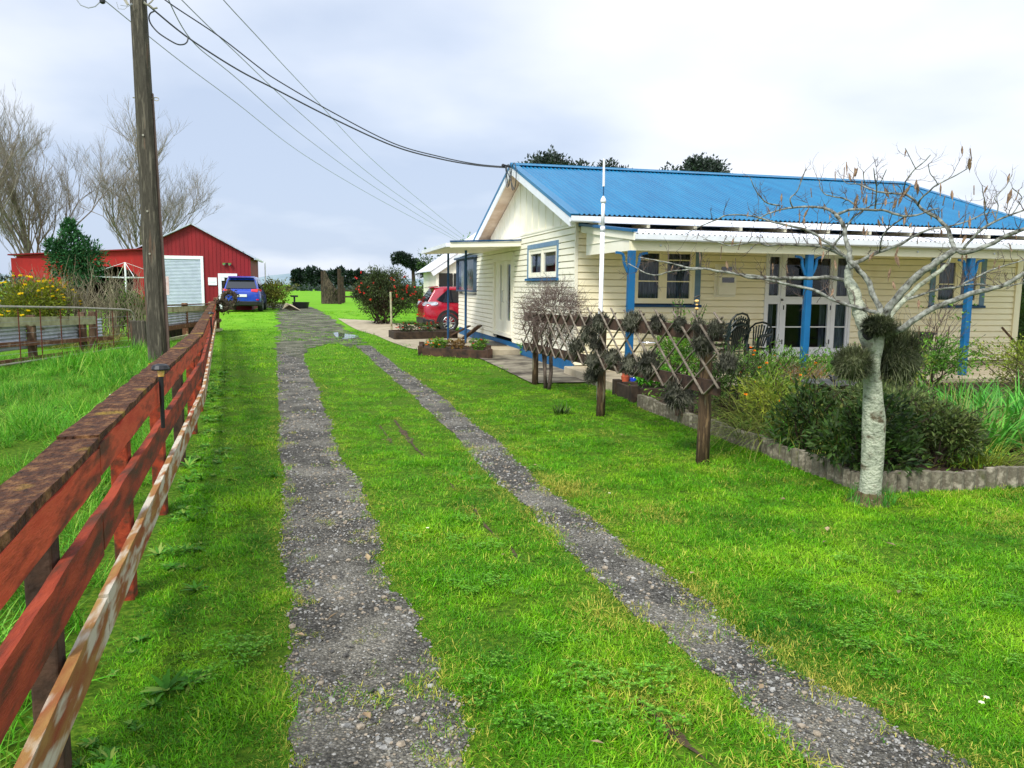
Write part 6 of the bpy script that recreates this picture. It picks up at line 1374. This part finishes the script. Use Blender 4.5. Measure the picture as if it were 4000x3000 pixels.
c = planter('planter_box', *PB, .20, 'weathered timber planter box with orange flowers at the corner of the lawn', darkwood, posts=True)
PA = [(2.22, 24.4), (4.2, 24.9), (4.1, 26.1), (2.15, 25.7)]
planter('planter_box', *PA, .24, 'dark timber planter box of orange flowers behind the porch posts', bark_dark)
PC = [(4.42, 10.75), (5.3, 10.6), (5.4, 11.4), (4.45, 11.5)]
planter('planter_box', *PC, .21, 'dark timber planter box of salad greens at the veranda corner', bark_dark, posts=True)
m = M()
for x in (4.5, 4.75, 5.05): m.box(x, x+.09, 10.60, 10.69, 0, .29)
def bedplant(c, r, h, lab, leaf, n, fl=None, nf=0, ls=.06, cat='plant', name='bedding_plant'):
    return shrub(name, c, (r, r*.8, h*.5), h*.5, lab, cat, leaf, n, ls, ls*.5, ns=5, lobes=4, flowers=(fl, nf, .035) if fl else None)
bedplant((2.72, 19.0, .16), .28, .24, 'orange and yellow flowers at the left end of the near planter box', lf_mid, 450, fl_orange, 9)
bedplant((3.15, 18.85, .16), .24, .22, 'straggly brownish plant in the middle of the near planter box', lf_brown, 320, fl_yellow, 3)
bedplant((3.62, 18.45, .16), .24, .26, 'green plant with a red bloom at the right end of the near planter box', lf_mid, 420, fl_red, 3)
bedplant((2.7, 25.2, .2), .45, .3, 'low orange flowers at the left of the far planter box', lf_red, 600, fl_red, 12)
bedplant((3.45, 25.4, .2), .45, .3, 'low orange flowers at the right of the far planter box', lf_red, 600, fl_red, 10)
bedplant((4.62, 11.0, .22), .2, .26, 'fresh green lettuce at the left of the veranda planter box', lf_veg, 420, ls=.09)
bedplant((5.0, 10.95, .22), .24, .24, 'broad leaved salad greens at the right of the veranda planter box', lf_veg, 420, ls=.11)
# pots at the veranda corner
p = atY(2430, 1455, 11.9)
t = thing('terracotta_pot', (4.72, 11.85, .155), 'stack of small terracotta pots at the foot of the first veranda post', 'pot'); m = M(); m.lathe([(.05, 0), (.07, .10), (.055, .11), (.05, .13), (.068, .2), (.085, .21), (.085, .24), (.06, .24)], (4.72, 11.85, .155), 16); m.build('pot_body', terracotta, t, smooth=False)
for x, y, r, lab in ((4.98, 11.74, .115, 'larger shiny cobalt blue ball behind the salad planter'), (4.80, 11.66, .07, 'smaller dark blue ball beside the terracotta pot')):
    m = M(); m.blob((x, y, .155+r), (r, r, r), 3, 0); tag(m.build('glazed_ball', cobalt, loc=(x, y, .155), smooth=True), lab, 'garden ball')
# white mast with a cap and a thin rod carrying a white tube
mx, my = 4.33, 12.0; mx, my = 3.97, 11.0
t = thing('white_mast', (mx, my, 0), 'tall white pipe mast with a cap and thin rod in front of the veranda corner', 'mast')
z_ = lambda y: float(atY(2352, y, my)[2])
x1 = float(atY(2357, 780, my)[0])
m = M(); m.tube([(mx, my, 0), (mx, my, z_(905))], .031, 12); m.tube([(mx, my, z_(905)), (mx, my, z_(885))], .036, 12); m.tube([(mx, my, z_(885)), (mx, my, z_(785))], .027, 12); m.build('pipe', white, t, smooth=True)
m = M(); m.lathe([(.028, -.01), (.042, .0), (.04, .03), (.028, .06), (.012, .085), (.004, .09)], (mx, my, z_(790)), 14); m.build('cap', white, t, smooth=True)
m = M(); m.tube([(mx, my, z_(775)), (mx, my, z_(700))], .008, 6); m.build('rod', blueD, t)
m = M(); m.tube([(mx, my, z_(728)), (mx-.004, my, z_(620))], [.019, .016], 8); m.build('top_tube', white, t)
# bird ornament on a stick
p = P3(2722, 1160, 9.2); t = thing('bird_ornament', (p[0], 9.2, .1), 'garden stick topped with amber glass balls and a small metal bird by the bedroom window', 'garden ornament')
m = M(); m.tube([(p[0], 9.2, .1), (p[0], 9.2, float(atY(2720, 1168, 9.2)[2]))], .006, 6); m.build('rod', black, t)
for yy_, r in ((1205, .026), (1190, .018), (1176, .03)): m = M(); c = atY(2722, yy_, 9.2); m.blob(tuple(c), (r, r, r*.7), 2, .02); m.build('glass_ball', amber, t, smooth=True)
m = M(); c = Vector(atY(2724, 1160, 9.2)); m.tube([c+Vector((-.05, 0, -.012)), c+Vector((-.01, 0, 0)), c+Vector((.02, 0, .012)), c+Vector((.045, 0, .018))], [.005, .016, .012, .003], 8); m.build('bird', slate, t, smooth=True)
# ------------------------------------------------------------------ veranda furniture
def chair(loc, rz, lab, n=1):
    t = thing('garden_chair', (0, 0, 0), lab, 'chair'); z0 = 0
    for s in range(n):
        o = s*.10; m = M()
        # seat shell
        for j in range(8):
            y0 = -.21+j*.055; zz = .42+o-.03*math.sin(j/8*PI); m.box(-.21, .21, y0, y0+.056, zz-.012, zz)
        m.build('seat', chairgreen, t, bevel=.006)
        m = M()                                  # back: arched frame with slats
        arch = [(-.24, .20, .46+o), (-.255, .25, .62+o), (-.23, .285, .76+o), (-.14, .31, .85+o), (0, .32, .88+o), (.14, .31, .85+o), (.23, .285, .76+o), (.255, .25, .62+o), (.24, .20, .46+o)]
        m.tube(arch, .019, 6)
        for k in range(-3, 4): m.beam((k*.035, .20, .43+o), (k*.058, .305, .84+o-abs(k)*.018), .026, .010, up=(0, 1, 0))
        m.build('backrest', chairgreen, t)
        for sg in (-1, 1):
            m = M(); m.tube([(sg*.22, .28, .72+o), (sg*.285, .16, .67+o), (sg*.295, -.05, .655+o), (sg*.28, -.2, .64+o), (sg*.262, -.235, .60+o)], [.016, .024, .028, .026, .02], 6); m.build('armrest', chairgreen, t)
            for yy_, sl2 in ((-.22, -.035), (.22, .05)):
                m = M(); top = .62 if yy_ < 0 else .46; m.beam((sg*.25, yy_+sl2, 0+o), (sg*.255 if yy_ < 0 else sg*.235, yy_, top+o), .05, .035, up=(0, 1, 0)); m.build('leg', chairgreen, t)
    t.location = loc; t.rotation_euler = (0, 0, rz); return t
chair((7.88, 13.45, .157), math.radians(-62), 'dark green plastic armchair just left of the white french doors')
chair((7.05, 12.9, .157), math.radians(-160), 'stack of dark plastic chairs seen from behind between the ornament and the single chair', 3)
t = thing('round_table', (5.75, 13.0, .157), 'small round table with dark glass top and bright metal rim beside the first post', 'table')
m = M(); m.lathe([(.001, .0), (.20, 0), (.20, .008), (.001, .008)], (5.62, 13.0, .157+.56), 28); m.build('top', carglass, t)
m = M(); m.tube([(5.62+.21*math.cos(a), 13.0+.21*math.sin(a), .157+.56) for a in np.linspace(0, 2*PI, 29)], .012, 6, cap=False); m.build('rim', chrome, t)
for k in range(4): a = k*PI/2+.5; m = M(); m.tube([(5.62+.19*math.cos(a), 13+.19*math.sin(a), .157+.55), (5.62-.17*math.cos(a), 13-.17*math.sin(a), .157)], .010, 6); m.build('leg', chrome, t)
t = thing('folding_clothes_rack', (6.45, 13.4, .157), 'folded wooden drying rack leaning by the bedroom window', 'drying rack')
for x in (6.15, 6.35, 6.62, 6.82): m = M(); m.beam((x, 13.2, .157), (x+.06, 13.6, 1.0), .025, .02); m.build('upright', oldwood, t)
for z in (.35, .62, .95): m = M(); m.beam((6.1, 13.2+.4*(z-.157)/.85-.02, z), (6.92, 13.2+.4*(z-.157)/.85-.02, z), .018, .02); m.build('crossbar', browntimber, t)
t = thing('plant_stand', (11.25, 12.9, .157), 'dark wire plant stand near the right veranda post', 'plant stand')
m = M(); m.box(10.95, 11.6, 12.75, 13.1, .55, .575); m.build('shelf', black, t)
for x, y in ((10.97, 12.77), (11.58, 12.77), (10.97, 13.08), (11.58, 13.08)): m = M(); m.tube([(x, y, .157), (x+.03*(1 if x > 11.2 else -1), y, 1.0)], .011, 5); m.build('leg', oldwood, t)
m = M(); m.lathe([(.12, 0), (.17, .26), (.215, .27), (.215, .30), (.16, .30), (.15, .2)], (11.2, 12.92, .576), 20); tag(m.build('black_pot', black, loc=(11.2, 12.92, .576)), 'wide black plastic pot standing on the wire plant stand', 'pot')
m = M(); m.lathe([(.002, 0), (.05, .02), (.05, .13), (.002, .14)], (13.1, 12.4, .3), 10, sy=.2); m.tube([(13.1, 12.4, .157), (13.1, 12.4, .32)], .005, 4); tag(m.build('solar_stake', clearlight, loc=(13.1, 12.4, .157)), 'small round clear garden stake on the veranda edge near the right corner', 'garden stake')
m = M(); m.beam((14.35, 14.3, .9), (14.62, 13.7, .18), .03, .04); tag(m.build('leaning_stick', oldwood, loc=(14.6, 13.7, .157)), 'old stick leaning against the right corner of the front wall', 'stick')
m = M(); m.box(3.95, 4.65, 19.85, 21.2, .152, .172); tag(m.build('doormat', black, loc=(4.3, 20.5, .152), bevel=.006), 'black doormat on the porch step in front of the double door', 'doormat')
for a, b_, lab in (((4.15, 23.7, .05), (4.6, 23.2, .50), 'dark plank leaning on the wall right of the porch post'), ((3.9, 25.0, .03), (4.55, 24.6, .42), 'grey plank leaning on the wall between the porch posts')):
    m = M(); m.beam(a, b_, .22, .04); tag(m.build('leaning_plank', oldwood, loc=(a[0], a[1], 0)), lab, 'plank')
# ------------------------------------------------------------------ bare twiggy shrub in front of the gable wall
t = thing('bare_shrub', (3.62, 12.3, 0), 'bare twiggy grey brown shrub with twisted stems at the far trellis post', 'shrub'); m = M(); m2 = M()
for k in range(4):
    p = Vector((3.62+U(-.1, .1), 12.3+U(-.1, .1), 0)); m.tube([p, p+Vector((.03*math.cos(k*2), .05*math.sin(k*2), .3)), p+Vector((.05*math.cos(k*2+1), .05, .62)), p+Vector((U(-.15, .15), U(-.15, .15), 1.0))], [.03, .026, .022, .014], 7)
m.build('stem', twig, t, smooth=True)
for _ in range(420):
    d = rdir(); p = Vector((3.62+d.x*.24, 12.3+d.y*.55, 1.22+d.z*.24)); cane(p, (d+Vector((0, 0, .1))).normalized(), U(.20, .38), .0038, 2, m2, .02, .6, 4)
m2.build('twigs', mk('pale_twig', srgb(84, 68, 60), srgb(120, 104, 94), rough=.9, scale=9), t)
shrub('seedling', (4.75, 18.55, .0), (.12, .1, .14), .2, 'small bright green seedling at the corner of the porch step', 'plant', lf_veg, 90, .07, .03, ns=3, lobes=3)
strappy('bulb_leaves', (3.05, 9.9, 0), .12, 60, .18, .012, 'dark green bulb leaves in the lawn left of the middle trellis post', lf_dark, droop=.6)
# ------------------------------------------------------------------ trees and shrubs of the background
def bare_tree(base, h, lab, spread_=.55, n0=7, seed=1, trunk_h=.16, tw_r=.0085, depth=5, grp=None, lean=(0, 0)):
    rnd.seed(seed); t = thing('bare_tree', base, lab, 'tree', grp); b0 = Vector(base); mt = M(); mb = M(); me = M()
    R0 = h*.017; top = b0+Vector((lean[0], lean[1], h*trunk_h)); mt.tube([b0-Vector((0, 0, .3)), b0.lerp(top, .5), top], [R0*1.15, R0, R0*.85], 10)
    cnt = [0]
    def rec(p, d, ln, r, dep):
        n = 4; pts = [p]; q = p.copy(); dd = d.copy()
        for i in range(n): dd = (dd+rdir()*.16+Vector((0, 0, .09))).normalized(); q = q+dd*ln/n; pts.append(q.copy())
        (mb if dep >= depth-1 else me).tube(pts, [r*(1-.45*i/n) for i in range(n+1)], 6 if dep >= depth-1 else 3, cap=False); cnt[0] += 1
        if dep > 0:
            k = rnd.choice((3, 4)) if dep > 1 else rnd.choice((5, 6))
            for j in range(k):
                i = rnd.randrange(1, n+1); side = rdir(); side.z *= .4; nd = (dd*1.0+side*spread_*U(.7, 1.3)).normalized(); rec(pts[i], nd, ln*U(.50, .80), max(r*.52, tw_r*.55), dep-1)
    for k in range(n0):
        a = 2*PI*k/n0+U(-.3, .3); sp = U(.25, .95); rec(top+Vector((0, 0, U(-.1, .02)*h)), Vector((math.cos(a)*sp, math.sin(a)*sp, 1)).normalized(), h*U(.26, .36), R0*U(.30, .45), depth)
    rec(top, Vector((lean[0]*.1, lean[1]*.1, 1)).normalized(), h*.42, R0*.7, depth)
    mt.build('trunk', bark_far, t, smooth=True); mb.build('limb', bark_far, t); me.build('branches', bark_far, t)
def gnd(x, y, D): p = atD(x, y, D); return (float(p[0]), float(p[1]), float(tz(p[0], p[1])))
bare_tree(gnd(118, 1000, 50), 11.4, 'tall bare winter tree rising behind the left end of the red lean-to', .55, 8, 3)
bare_tree(gnd(548, 1000, 56), 11.2, 'bare winter tree behind the power pole and the red barn', .68, 8, 8, trunk_h=.2)
bare_tree(gnd(-90, 1000, 46), 11.2, 'bare winter tree cut off by the left edge of the picture', .6, 8, 21)
rnd.seed(77)
def crown_tree(name, base, h, r, lab, leaf, n, ls, cat='tree', lobes=9, zc=.62, grp=None, trunk=bark_dark, flat=1., rz_=.45, tr_=.02, offs=None):
    t = thing(name, base, lab, cat, grp); b0 = Vector(base); m = M(); mt = M(); top = b0+Vector((0, 0, h*zc))
    mt.tube([b0-Vector((0, 0, .2)), b0.lerp(top, .6), top], [h*tr_*1.2, h*tr_, h*tr_*.6], 7)
    for k in range(lobes):
        d = rdir(.1); c = Vector((b0.x+d.x*r*.62, b0.y+d.y*r*.62, b0.z+h*zc+d.z*h*rz_*.62)) if offs is None else b0+Vector(offs[k % len(offs)])+Vector((U(-.2, .2), U(-.2, .2), U(-.2, .2)))
        s_ = U(.32, .52); leafball(m, c, (r*s_, r*s_, h*rz_*s_*flat), n//lobes, ls, ls*.6, .35)
        mt.tube([b0.lerp(top, U(.5, .95)), (b0.lerp(top, .9)+c)/2+rdir()*.05*h*.3, c], [h*tr_*.45, h*tr_*.3, h*tr_*.15], 5, cap=False)
    m.build('crown', leaf, t); mt.build('trunk', trunk, t, smooth=True); return t
# gums beyond the roof
for (x, y, D, h, r, lab) in ((2170, 1100, 88, 15.2, 4.6, 'dark gum tree crown showing above the left part of the blue ridge'), (2370, 1100, 90, 14.3, 3.4, 'dark gum tree crown behind the white mast above the ridge'), (2690, 1100, 90, 14.9, 4.4, 'dark gum tree crown showing above the middle of the blue ridge'), (2820, 1100, 92, 13.0, 2.2, 'lowest gum tree crown above the ridge, right of the middle one')):
    b_ = gnd(x, y, D); crown_tree('gum_tree', b_, h, r, lab, lf_gum, 9000, .42, lobes=18, zc=.80, rz_=.26, grp='gum trees beyond the house roof', tr_=.012)
# dark pines on the horizon
xs_ = [1150, 1172, 1196, 1214, 1236, 1262, 1290, 1312, 1336, 1362, 1384, 1410, 1436, 1462, 1492]
hs_ = [50, 56, 66, 70, 66, 60, 54, 60, 66, 60, 56, 58, 50, 46, 44]
pos_w = ['first', 'second', 'third', 'fourth', 'fifth', 'sixth', 'seventh', 'eighth', 'ninth', 'tenth', 'eleventh', 'twelfth', 'thirteenth', 'fourteenth', 'fifteenth']
for i, (x, hp) in enumerate(zip(xs_, hs_)):
    D = 230+U(-12, 12); h = 1.33+hp*D/F_; b_ = gnd(x, 1105, D); crown_tree('shelter_pine', b_, h, 1.7, 'dark shelter belt pine far across the field, %s from the left' % pos_w[i], lf_pine, 700, .9, lobes=7, zc=.52, rz_=.5, grp='pines of the far shelter belt', tr_=.03)
# hedge line and far low hills
m = M()
for i in range(900):
    p = atD(U(1120, 1700), 1105, U(170, 190)); m.leaf((p[0], p[1], U(.2, 1.3)), rdir(), rdir(), .9, .6)
tag(m.build('far_hedge', lf_pine, loc=tuple(atD(1300, 1110, 180)*np.array([1, 1, 0]))), 'low dark hedge and scrub along the far edge of the field', 'hedge', kind='stuff')
hm = mk('far_hills', srgb(116, 136, 146), srgb(138, 156, 160), scale=.01, rough=1)
m = M(); n = 60
for i in range(n+1):
    a = math.radians(-40+110*i/n); hgt = 15+22*math.sin(i*.45+1)**2+10*math.sin(i*1.3); m.v += [(2600*math.sin(a), 2600*math.cos(a), -2), (2700*math.sin(a), 2700*math.cos(a), hgt), (3600*math.sin(a), 3600*math.cos(a), -2)]
m.f = [(3*i+k, 3*(i+1)+k, 3*(i+1)+k+1, 3*i+k+1) for i in range(n) for k in range(2)]; tag(m.build('hills', hm, smooth=True), None, None, kind='structure')
# conifer, broom and dry shrubs at the left
b_ = gnd(290, 1250, 27); t = thing('evergreen_tree', b_, 'young dark green evergreen tree with a pointed top in front of the red lean-to', 'tree'); m = M(); B = Vector(b_)
for (x, y, r) in ((272, 880, .18), (275, 915, .30), (285, 955, .45), (250, 990, .5), (330, 975, .48), (210, 960, .25), (300, 1020, .6), (360, 1010, .45), (235, 1035, .45), (345, 1060, .5), (290, 1075, .55)):
    c = atD(x, y, 27); leafball(m, c, (r, r, r*.9), int(700*r+160), .13, .05, .3)
m.build('crown', lf_conifer, t); m = M()
for x in (215, 250, 290, 325, 355): c = Vector(atD(x, 1060, 27)); g_ = Vector(atD((x+290)/2+U(-15, 15), 1220, 27)); g_.z = 0; m.tube([g_, g_.lerp(c, .5)+rdir()*.1, c], [.05, .04, .025], 6)
m.build('trunk', bark_far, t)
def bushy(name, x, y, D, rx, rz_, lab, leaf, n, ls, flowers=None, ns=10, cat='shrub', stem=bark_far, lw=.5, ry=None, lobes=8, zc=None):
    b_ = gnd(x, y, D); return shrub(name, b_, (rx, ry or rx*.7, rz_), zc or rz_*1.0, lab, cat, leaf, n, ls, ls*lw, stem=stem, ns=ns, lobes=lobes, flowers=flowers)
bushy('broom_bush', 60, 1260, 24, 1.25, .80, 'yellow flowering broom bush at the left edge above the gate', lf_broom, 4200, .11, (fl_yellow, 90, .06), lw=.3, zc=1.05)
bushy('broom_bush', 190, 1260, 24.5, .85, .70, 'smaller yellow flowering broom bush left of the evergreen tree', lf_broom, 2600, .11, (fl_yellow, 60, .06), lw=.3, zc=1.0)
bushy('low_bush', 20, 1230, 33, 1.3, .9, 'grey green bush at the left edge above the broom', lf_gum, 1500, .16)
bushy('green_bush', 520, 1260, 24, .50, .62, 'small leafy green bush just left of the power pole', lf_mid, 1500, .09, zc=.85)
bushy('green_bush', 455, 1260, 26, .45, .6, 'dull green bush below the clothes line', lf_dark, 900, .09, zc=.9)
t = thing('dry_shrub', gnd(380, 1250, 24), 'tall dry grey stalks and straw grass behind the yard fence', 'shrub'); m = M(); B = Vector(gnd(380, 1250, 24))
for _ in range(260):
    x = U(-1.7, 1.2); p = B+Vector((x, U(-.5, .5), .2)); cane(p, Vector((U(-.3, .3), U(-.2, .2), 1)), U(.7, 1.4), .009, 1, m, .1, .2, 4)
m.build('stalks', mk('dry_stalk', srgb(136, 128, 98), srgb(168, 158, 128), c3=srgb(112, 104, 84), scale=3, rough=.9), t)
strappy('dry_grass_clump', gnd(300, 1260, 23.2), .9, 500, .8, .02, 'straw coloured long grass behind the middle of the yard fence', lf_dry)
# shrub, rubble and small things beyond the cars
bushy('olive_bush', 1075, 1190, 44, 1.15, .72, 'rounded olive green bush right of the blue car', leafmat('olive_leaf', (74, 84, 24), (122, 124, 40)), 3200, .12, zc=.85)
b_ = gnd(1125, 1190, 42); m = M(); m.prism([(b_[0]-.3, b_[1], b_[2]+.05), (b_[0]+.1, b_[1], b_[2]+.32), (b_[0]+.1, b_[1]+.5, b_[2]+.32), (b_[0]-.3, b_[1]+.5, b_[2]+.05)], [(b_[0]-.1, b_[1], b_[2]+.4), (b_[0]+.6, b_[1]-.2, b_[2]+.02), (b_[0]+.6, b_[1]+.4, b_[2]+.0), (b_[0]-.1, b_[1]+.5, b_[2]+.4)])
tag(m.build('concrete_slab', concrete, loc=b_, bevel=.03), 'pale broken concrete slab lying at the foot of the olive bush', 'slab')
b_ = gnd(1175, 1180, 46); t = thing('feed_trough', b_, 'low black rubber trough on the grass right of the concrete slab', 'trough'); m = M(); m.lathe([(.38, 0), (.46, .32), (.48, .36), (.42, .36), (.36, .08), (.01, .06)], b_, 16); m.build('tub', black, t)
b_ = gnd(1150, 1165, 47); t = thing('stand', b_, 'small dark upright stand behind the black trough', 'stand'); m = M(); m.box(b_[0]-.05, b_[0]+.05, b_[1]-.05, b_[1]+.05, 0, b_[2]+.7); m.box(b_[0]-.2, b_[0]+.2, b_[1]-.12, b_[1]+.12, b_[2]+.62, b_[2]+.72); m.build('post_and_plate', black, t)
# weathered stump and gate posts in the field
b_ = gnd(1288, 1180, 58); t = thing('tree_stump', b_, 'tall gnarled weathered tree stump standing in the field', 'stump'); m = M()
m.tube([Vector(b_)+Vector((0, 0, -.2)), Vector(b_)+Vector((0, 0, .5)), Vector(b_)+Vector((-.05, 0, 1.1)), Vector(b_)+Vector((-.22, 0, 1.7)), Vector(b_)+Vector((-.34, 0, 2.35))], [.62, .5, .46, .22, .05], 10)
for k in range(4): m.blob((b_[0]+U(-.3, .35), b_[1]-.2, b_[2]+U(.3, 1.1)), (.25, .2, .28), 2, .3)
m.build('trunk', mk('stump_bark', srgb(38, 34, 24), srgb(98, 88, 68), scale=3, rough=1, bump=1, bscale=6, bdist=.2, stretch=(3, 3, 1)), t)
m = M(); m.tube([(b_[0]+.34, b_[1]-.05, 0), (b_[0]+.5, b_[1]-.1, 1.1)], [.2, .12], 8); m.build('broken_limb', bark_dark, t)
for x, top, D, lab in ((1327, 1050, 57, 'taller grey gate post right of the weathered stump'), (1337, 1080, 60, 'shorter grey gate post right of the weathered stump'), (1262, 1058, 60, 'old post against the left side of the weathered stump')):
    p = gnd(x, 1180, D); z = float(atD(x, top, D)[2]); m = M(); m.tube([(p[0], p[1], 0), (p[0], p[1], z)], .13, 8); tag(m.build('gate_post', bark_dark, loc=p), lab, 'post')
fm = thing('field_fence', gnd(1450, 1150, 70), 'low dark rail fence crossing the field behind the red flowering bush', 'fence'); 
pA = Vector(gnd(1345, 1140, 62)); pB = Vector(gnd(1720, 1150, 60))
for z in (.45, .9): m = M(); m.beam(pA+Vector((0, 0, z)), pB+Vector((0, 0, z)), .05, .12); m.build('rail', bark_dark, fm)
for i in range(6): p = pA.lerp(pB, i/5); m = M(); m.box(p.x-.07, p.x+.07, p.y-.07, p.y+.07, p.z-.3, p.z+1.1); m.build('post', bark_dark, fm)
# red flowering bush and stake
b_ = gnd(1490, 1262, 33); t = thing('flowering_bush', b_, 'large loose bush with scattered red flowers between the field and the red car', 'bush'); m = M(); mf = M(); ms = M(); B = Vector(b_)
for (x, y, r) in ((1490, 1200, .8), (1440, 1180, .55), (1560, 1190, .6), (1500, 1120, .8), (1430, 1130, .55), (1580, 1140, .6), (1540, 1090, .55), (1470, 1080, .5), (1620, 1150, .4), (1400, 1150, .3)):
    c = Vector(atD(x, y, 33+U(-.4, .4))); leafball(m, c, (r, r, r*.85), int(2600*r), .09, .04, .15); ms.tube([B+Vector((U(-.3, .3), U(-.3, .3), 0)), (B+c)/2+rdir()*.15, c], [.04, .03, .01], 5)
for _ in range(90):
    a = U(0, 6.3); c = Vector(b_)+Vector((0, 0, .3)); d = Vector((math.cos(a)*.6, math.sin(a)*.4, 1)).normalized(); cane(c, d, U(1.0, 1.5), .012, 1, ms, .0, .2, 4)
for _ in range(34):
    c = atD(U(1385, 1640), U(1050, 1170)+abs(U(-20, 20)), 32.4+U(-.3, .3)); mf = M()
    for j in range(5): mf.leaf(tuple(c), rdir(), rdir(), .075, .06)
    mf.build('flower', fl_red, t)
m.build('foliage', lf_red, t); ms.build('stem', bark_dark, t)
p0 = gnd(1530, 1290, 27.3); z = float(atD(1525, 1140, 27.3)[2]); m = M(); m.tube([(p0[0], p0[1], 0), (p0[0]-.03, p0[1], z)], .035, 7); tag(m.build('garden_stake', paletimber, loc=p0), 'pale wooden stake standing in front of the red flowering bush', 'stake')
# wind-bent tree
b_ = gnd(1610, 1130, 62); t = thing('windswept_tree', b_, 'dark windswept tree leaning left behind the porch', 'tree'); m = M(); mt = M(); B = Vector(b_)
for (x, y, r) in ((1560, 1005, .62), (1580, 1010, .6), (1548, 1020, .35), (1600, 1025, .6), (1625, 1035, .65), (1648, 1050, .65), (1668, 1068, .6), (1680, 1080, .5), (1590, 1030, .4), (1690, 1095, .35), (1570, 1000, .4)):
    c = Vector(atD(x, y, 62)); leafball(m, c, (r, r*1.2, r*.6), int(900*r), .2, .10, .3)
tp_ = Vector(atD(1612, 1040, 62)); mt.tube([B, B.lerp(tp_, .5)+Vector((.1, 0, 0)), tp_], [.22, .16, .12], 7)
for x, y in ((1565, 1010), (1640, 1045), (1675, 1075)): mt.tube([tp_, (tp_+Vector(atD(x, y, 62)))/2, Vector(atD(x, y, 62))], [.1, .07, .04], 5)
m.build('crown', lf_pine, t); mt.build('trunk', bark_dark, t)
b_ = gnd(1700, 1100, 44); crown_tree('porch_tree', b_, 3.3, 1.2, 'small green tree behind the cream outbuilding beyond the porch', lf_dark, 1800, .13, lobes=9, zc=.66)
b_ = gnd(1830, 1100, 40); crown_tree('porch_tree', b_, 3.9, 1.3, 'leafy tree top showing above the porch canopy', lf_mid, 1500, .12, lobes=8, zc=.75, rz_=.35)
bushy('green_bush', 1640, 1230, 40, 1.0, .7, 'low green bush in the paddock behind the red car', lf_red, 1200, .12)
# hedge and tall tree at the right end of the house
b_ = (16.9, 16, 0); t = thing('dark_hedge', b_, 'tall dark green hedge at the right end of the house', 'hedge'); m = M()
for k in range(26): leafball(m, (15.9+6.5*(k/25)+U(-.3, .3), 15.0+7*(k/25)+U(-.3, .3), U(.2, 2.6)), (.9, .9, .8), 700, .11, .05, .4)
m.build('foliage', lf_dark, t); m = M()
for k in range(6): m.tube([(16.2+k, 15.4+k, 0), (16.2+k, 15.4+k, 2)], .06, 6)
m.build('stem', bark_dark, t)
